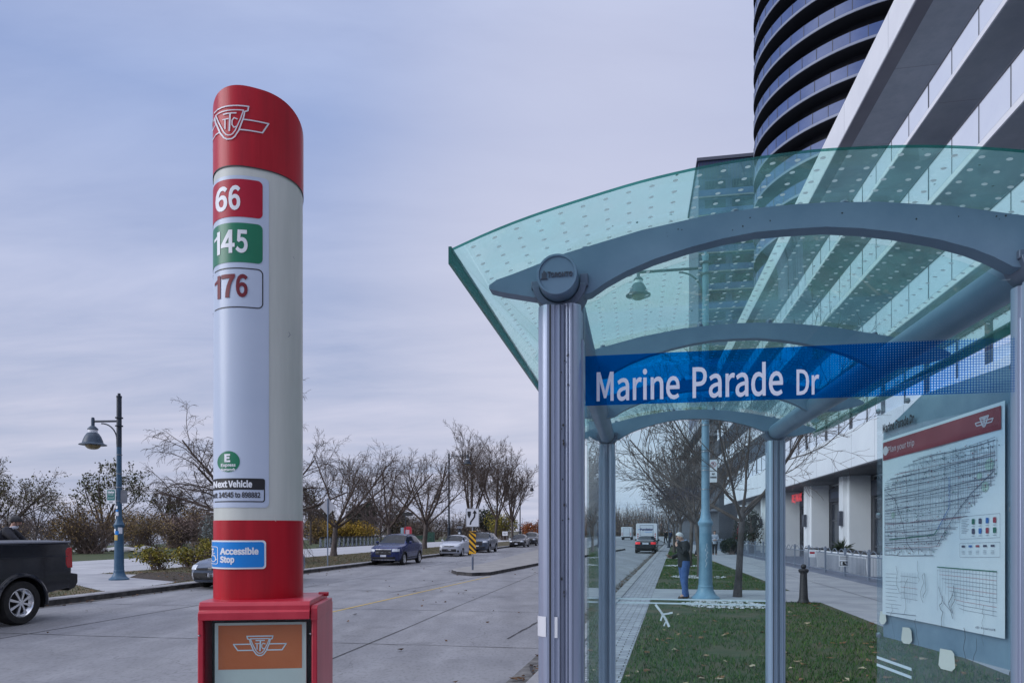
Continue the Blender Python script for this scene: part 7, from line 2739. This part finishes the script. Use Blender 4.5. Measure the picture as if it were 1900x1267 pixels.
bl(FW + .02, 9.35, S_A + .02, S_B - .02, 18.74, 18.797, mb)
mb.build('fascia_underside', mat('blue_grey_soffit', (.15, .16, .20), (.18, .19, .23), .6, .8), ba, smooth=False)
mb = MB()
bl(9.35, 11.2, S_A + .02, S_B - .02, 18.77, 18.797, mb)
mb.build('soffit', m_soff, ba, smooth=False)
for zf, slab, rail in ((14.55, .17, .74), (11.7, .20, 1.02), (8.7, .20, 1.0)):
    mb = MB()
    bl(FW, 11.2, S_A, S_B, zf + .02, zf + slab, mb)
    sl = mb.build('balcony_slab', m_edgew, ba)
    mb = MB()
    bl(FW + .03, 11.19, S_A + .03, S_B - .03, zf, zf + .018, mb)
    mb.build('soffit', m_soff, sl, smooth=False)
    mb = MB()
    bl(FW + .01, FW + .03, S_A, S_B, zf + slab + .02, zf + slab + rail, mb)
    rl = mb.build('balcony_rail', m_rail, ba, smooth=False)
    mb = MB()
    s = S_A + 1.0
    k = 0
    while s < S_B:
        wd = .018 if k % 4 else .05
        bl(FW - .004, FW + .02, s, s + wd, zf + slab, zf + slab + rail, mb)
        s += 1.55
        k += 1
    bl(FW - .01, FW + .05, S_A, S_B, zf + slab + rail, zf + slab + rail + .03, mb)
    mb.build('rail_mullion', m_mull, rl, smooth=False)
    # dark recessed windows of the storey
    mb = MB()
    s = S_A + 1.5
    while s < S_B - 3:
        bl(11.17, 11.2, s, s + 4.2, zf + slab + .05, zf + 2.55, mb)
        s += 6.1
    mb.build_each('window', m_dark, ba, smooth=False)
mb = MB()
k = 0
s = S_A + 3.0
while s < S_B:
    bl(FW - .003, FW, s, s + .012, 18.82, 20.18, mb)
    for zf in (18.737, ):
        bl(9.36, 11.19, s + 1, s + 1.015, 18.764, 18.769, mb)
    for zf in (14.55, 11.7, 8.7):
        bl(FW + .05, 11.18, s + 1.3, s + 1.315, zf - .004, zf - .001, mb)
    s += 5.2
mb.build('panel_joint', mat('grey_joint', (.25, .26, .30), rough=.8), ba, smooth=False)
s = S_A + 4.0
while s < S_B:
    for zf in (14.55, 11.7, 8.7):
        mb = MB()
        mb.lathe([(.085, -.03), (.10, -.03), (.11, .0)], 12, (10.3 - FW, s - 20, zf))
        if -2 < s < 60:
            mb.build('ceiling_light', m_white, ba)
    s += 6.2
# podium: fascia over the shops, terrace rail, soffit, columns, shop fronts
mb = MB()
bl(FW, 11.2, S_A, S_B - 6, 4.45, 6.05, mb)
mb.build('shop_fascia', m_edgew, ba, bevel=.015)
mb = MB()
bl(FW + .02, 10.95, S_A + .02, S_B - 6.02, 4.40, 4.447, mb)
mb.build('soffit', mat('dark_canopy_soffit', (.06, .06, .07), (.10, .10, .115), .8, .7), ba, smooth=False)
mb = MB()
bl(FW + .10, FW + .12, S_A, S_B - 6, 6.06, 7.15, mb)
rl = mb.build('balcony_rail', m_rail, ba, smooth=False)
mb = MB()
s = S_A
k = 0
while s < S_B - 6:
    bl(FW + .08, FW + .14, s, s + (.10 if k % 2 else .38), 6.05, 7.17, mb)
    s += 1.9
    k += 1
bl(FW + .07, FW + .15, S_A, S_B - 6, 7.16, 7.21, mb)
mb.build('rail_mullion', m_mull, rl, smooth=False)
mb = MB()
for k in range(40):                                    # faint panel joints of the fascia
    s = S_A + 2.8 * k
    if s < S_B - 7:
        bl(FW - .003, FW, s, s + .012, 4.47, 6.03, mb)
mb.build('panel_joint', MATS['grey_joint'], ba, smooth=False)
cols_s = [34.2 + 7.0 * k for k in range(-7, 5)]
for s in cols_s:
    mb = MB()
    bl(9.8, 10.75, s, s + 1.3, .13, 4.40, mb)
    bl(9.62, 9.80, s + .35, s + 1.0, .13, 4.40, mb)
    co = mb.build('column', m_wall, ba, bevel=.012)
    mb = MB()
    bl(9.44, 9.62, s + .30, s + .62, 2.05, 2.75, mb)
    mb.build('wall_lamp', mat('grey_wall_lamp', (.09, .10, .13), (.12, .13, .16), 4, .4, .4), co, bevel=.02)
    # shop front bay beyond this column
    mb = MB()
    bl(10.90, 10.94, s + 1.35, s + 6.95, .2, 4.30, mb)
    sf = mb.build('shop_window', m_dark, ba, smooth=False)
    mb = MB()
    for q in (1.4, 2.7, 4.1, 5.5, 6.85):
        bl(10.85, 10.90, s + q, s + q + .08, .2, 4.3, mb)
    for z in (.16, 1.05, 2.35, 3.3):
        bl(10.852, 10.898, s + 1.4, s + 6.9, z, z + .07, mb)
    mb.build('window_frame', m_mull, sf, smooth=False)
    mb = MB()
    bl(10.70, 10.88, s + 1.4, s + 6.9, 3.42, 4.15, mb)
    mb.build('sign_band', mat('dark_sign_band', (.02, .026, .045), (.03, .036, .06), 2, .5), sf, bevel=.01)
mb = MB()                                              # red lit shop lettering
put_text(mb, 'RE/MAX', 0, 3.1, 3.46, 4.08, lambda x, z: (9.56 - FW, 45.0 - x * .84 - 20, z), 0, .012)
mb.build('shop_sign', emis('red_neon', (.80, .04, .05), .45), ba, smooth=False, fix=False)
mb = MB()
bl(10.66, 10.69, 36.5, 40.5, 3.6, 3.95, mb)
mb.build('shop_sign', mat('blue_grey_sign', (.05, .07, .12), (.07, .09, .15), 3, .5), ba, smooth=False)
# patio fence with hooped tops
fA, fB = Vector((7.85, 12.0)), Vector((7.0, 62.0))
fn_ = thing('patio_fence', 'grey metal patio fence with hooped top bars along the sidewalk', 'fence', W(7.85, 12.0, .135), -A)
m_fen = mat('fence_grey', (.22, .26, .33), (.28, .32, .39), 4, .45, .3)
NP = 20
fv = (fB - fA)
for i in range(NP + 1):
    p = fv * (i / NP)
    mb = MB()
    mb.box(p.x - .035, p.x + .035, p.y - .035, p.y + .035, -.01, 1.02)
    mb.lathe([(.04, 1.02), (.045, 1.04), (0, 1.06)], 8, (p.x, p.y, 0))
    mb.build('post', m_fen, fn_)
    if i < NP:
        q = fv * ((i + 1) / NP)
        mb = MB()
        for z in (.12, .80):
            mb.tube([(p.x, p.y, z), (q.x, q.y, z)], .018, 4)
        for k in range(1, 18):
            r_ = p.lerp(q, k / 18)
            mb.tube([(r_.x, r_.y, .12), (r_.x, r_.y, .80)], .009, 3, False)
        for h in range(3):
            a, b = p.lerp(q, h / 3), p.lerp(q, (h + 1) / 3)
            mb.tube([(a.lerp(b, j / 8).x, a.lerp(b, j / 8).y, .80 + .20 * math.sin(math.pi * j / 8)) for j in range(9)], .014, 5, False)
        mb.build('fence_panel', m_fen, fn_)
def fence_sign(label, wv, s, zc, hw):
    t = thing('fence_sign', label, 'sign', W(wv, s, .135), -A)
    mb = MB()
    mb.box(-hw, hw, -.012, 0, zc - hw * 1.2, zc + hw * 1.2)
    mb.build('sign_board', m_white, t)
    return t
fs_ = fence_sign('small white square sign with black symbols hung on the patio fence', 7.52, 26.9, .57, .165)
mb = MB()
pf = lambda x, z: (x, -.015, z)
put_rect(mb, -.14, .14, .40, .56, pf, 0, 2)
put_line(mb, [(-.13, .72), (.13, .72)], .025, pf)
put_line(mb, [(-.13, .65), (.13, .65)], .025, pf)
mb.build('print', m_black, fs_, smooth=False, fix=False)
mb = MB()
put_text(mb, 'E', -.11, -.03, .42, .54, lambda x, z: (x, -.018, z), 0, .02)
put_line(mb, [(.04, .54), (.05, .48), (.10, .48), (.125, .43)], .018, lambda x, z: (x, -.018, z))
mb.build('print_white', m_white, fs_, smooth=False, fix=False)
ps = fence_sign('tiny red and white notice on a patio fence post', 7.36, 30.8, .72, .13)
mb = MB()
put_line(mb, [(-.07, .75), (.07, .75)], .08, lambda x, z: (x, -.016, z))
mb.build('print', m_redv, ps, smooth=False, fix=False)
# patio planters with spiky plants, closed umbrella, clipped hedge
def planter(label, wv, s, plant):
    t = thing('planter', label, 'planter', W(wv, s, .13), -A)
    mb = MB()
    mb.prism([(-.42, 0), (.42, 0), (.48, .80), (-.48, .80)], lambda x, z, q: (x, q, z), -1.1, 1.1)
    mb.build('box', m_wall, t, bevel=.02)
    mb = MB()
    for k in range(15):
        mb.box(-.50, -.43, -1.08 + .15 * k, -1.0 + .15 * k, .05, .66)
    mb.build('rib', mat('planter_rib_grey', (.45, .47, .52), (.52, .54, .58), 3, .6), t, smooth=False)
    mb = MB()
    mb.box(-.45, .45, -1.06, 1.06, .80, .86)
    mb.build('soil', m_black_pl, t)
    if plant:
        rg_ = random.Random(int(s))
        mb = MB()
        for _ in range(70):
            a, tl, ln = rg_.uniform(0, 6.28), rg_.uniform(.1, 1.25), rg_.uniform(.38, .72)
            d = Vector((math.sin(tl) * math.cos(a), math.sin(tl) * math.sin(a), math.cos(tl)))
            sd_ = d.cross(Vector((0, 0, 1))).normalized() * .025
            b0_ = Vector((0, .2, .85))
            e = b0_ + d * ln + Vector((0, 0, -.18 * tl))
            m_ = b0_ + d * ln * .5
            mb.add([b0_ - sd_, b0_ + sd_, m_ + sd_ * .8, e, m_ - sd_ * .8], [(0, 1, 2, 3, 4)])
        pl = mb.build('spiky_leaves', leaf_mat('yucca_leaves', (.015, .03, .018), (.06, .085, .045)), t, smooth=False, fix=False)
    return t
planter('white ribbed planter with a dark spiky plant behind the patio fence', 8.7, 31.1, True)
planter('low white ribbed planter without tall plant, behind the square fence sign', 8.75, 28.0, False)
planter('low white ribbed planter without tall plant, behind the tiny red notice', 8.6, 34.4, False)
um = thing('patio_umbrella', 'closed red patio umbrella standing beside the farthest shop column', 'umbrella', W(8.6, 60.5, .13), -A)
mb = MB()
mb.tube([(0, 0, 0), (0, 0, 2.5)], .03, 8)
mb.lathe([(.3, 0), (.3, .06), (.06, .1)], 14)
mb.build('pole', m_steeld, um)
mb = MB()
mb.lathe([(.0, 2.45), (.06, 2.35), (.16, 1.8), (.20, 1.5), (.13, 1.35), (.30, .85), (.27, .72), (.10, .8)], 14)
mb.build('canopy', mat('red_canvas', (.40, .012, .03), (.48, .03, .05), 5, .8), um)
shrub('clipped_hedge', 'dark clipped hedge at the end of the patio fence right of the pale lamp', W(6.75, 51, .13), 301, .9, 1.8, 1.25, 60, 2600, lm_dark, .07)
shrub('small_conifer', 'small dark evergreen in a patio pot, left one behind the lamp post', W(8.0, 56, .13), 302, .7, .7, 3.1, 40, 1500, lm_dark, .08, cat='small tree')
shrub('small_conifer', 'small dark evergreen in a patio pot, right one nearer the red umbrella', W(8.7, 54, .13), 303, .8, .8, 3.3, 40, 1700, lm_dark, .08, cat='small tree')

# ------------------------------------------------------------------ the buildings farther along
bb = thing('apartment_building', 'dark apartment building with stepped roofline receding beyond the white block', 'building', W(9.2, 84, 0), -A)
m_bd = mat('dark_facade', (.05, .055, .07), (.08, .085, .10), .5, .6)
for i, (s0, s1, z) in enumerate(((84, 102, 19.5), (102, 122, 18.2), (122, 144, 16.8), (144, 164, 15.4), (164, 180, 14.0))):
    mb = MB()
    mb.box(.45 + .0, 13 - i * .4, s0 - 84 + .01, s1 - 84, 0, z)
    mb.build('wall', m_bd, bb, smooth=False)
    zz = 4.2
    while zz < z + .3:
        mb = MB()
        mb.box(-.55 - .1 * (i % 2), .44, s0 - 84 + .3, s1 - 84 - .3, zz, zz + .25)
        sl = mb.build('balcony_slab', mat('grey_slab_edge', (.20, .21, .24), (.26, .27, .30), .5, .7) if (i == 0 and zz < 5) else MATS['grey_slab_edge'], bb)
        if zz + 1.3 < z + 1:
            mb = MB()
            mb.box(-.53 - .1 * (i % 2), -.50 - .1 * (i % 2), s0 - 84 + .4, s1 - 84 - .4, zz + .25, zz + 1.25)
            mb.build('balcony_rail', m_dark, sl, smooth=False)
        zz += 3.0
tw = thing('round_tower', 'tall dark round tower ringed by blue glass balconies behind the white block', 'tower', W(25.2, 77.6, 0), -A)
m_core = mat('tower_core', (.008, .009, .016), (.016, .018, .028), .7, .5)
m_ring = mat('tower_slab_edge', (.22, .25, .34), (.27, .30, .39), .5, .6)
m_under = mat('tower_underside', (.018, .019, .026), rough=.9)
m_twr = mat('tower_blue_rail', (.06, .10, .24), (.09, .135, .30), .45, .35, spec=.3)
mb = MB()
mb.lathe([(10.7, 0), (10.7, 80), (0, 80)], 72)
mb.build('core', m_core, tw)
TN = 96
for k in range(26):
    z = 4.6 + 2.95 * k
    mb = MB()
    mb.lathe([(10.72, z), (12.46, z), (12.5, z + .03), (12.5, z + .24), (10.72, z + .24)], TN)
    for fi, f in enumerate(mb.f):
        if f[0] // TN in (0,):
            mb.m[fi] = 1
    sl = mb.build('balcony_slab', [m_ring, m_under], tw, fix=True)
    mb = MB()
    mb.lathe([(12.40, z + .27), (12.44, z + .27), (12.44, z + 1.32), (12.40, z + 1.32), (12.40, z + .27)], TN)
    mb.f, mb.m = mb.f[:-2], mb.m[:-2]
    rl = mb.build('balcony_rail', m_twr, sl)
    mb = MB()
    for j in range(52):
        a = 2 * math.pi * (j + .13 * k) / 52
        x, y = 12.455 * math.cos(a), 12.455 * math.sin(a)
        mb.tube([(x, y, z + .24), (x, y, z + 1.35)], .028, 4, False)
    mb.build('rail_mullion', m_mull, rl, smooth=False, fix=False)
dt = thing('slab_tower', 'flat topped dark blue slab tower behind the round tower', 'tower', W(9.9, 113.5, 18.2), -A)
mb = MB()
mb.box(.0, 30, 0, 20, 0, 43.0)
mb.build('wall', mat('navy_facade', (.035, .05, .12), (.055, .075, .16), .3, .35), dt, smooth=False)
mb = MB()
mb.box(-.25, 30.25, -.25, 20.25, 43.0, 43.5)
mb.build('roof_edge', mat('grey_roof_edge', (.10, .11, .15), rough=.6), dt)
mb = MB()
for j in range(62):
    mb.box(.1 + .48 * j, .16 + .48 * j, -.06, -.002, 38.6, 42.95)
mb.build('crown_rib', m_mull, dt, smooth=False)
for k in range(13):
    z = 1.0 + 3.0 * k
    mb = MB()
    mb.box(.02, 29.9, -.30, -.002, z, z + .22)
    fb = mb.build('balcony_slab', MATS['grey_slab_edge'], dt)
    mb = MB()
    mb.box(.02, 29.9, -.31, -.28, z + .24, z + 1.2)
    mb.build('balcony_rail', m_twr, fb, smooth=False)
    mb = MB()
    for j in range(7):
        mb.box(1.0 + 4.2 * j, 4.2 + 4.2 * j, -.012, -.003, z + .3, z + 2.7)
    mb.build_each('window', m_dark, dt, smooth=False)
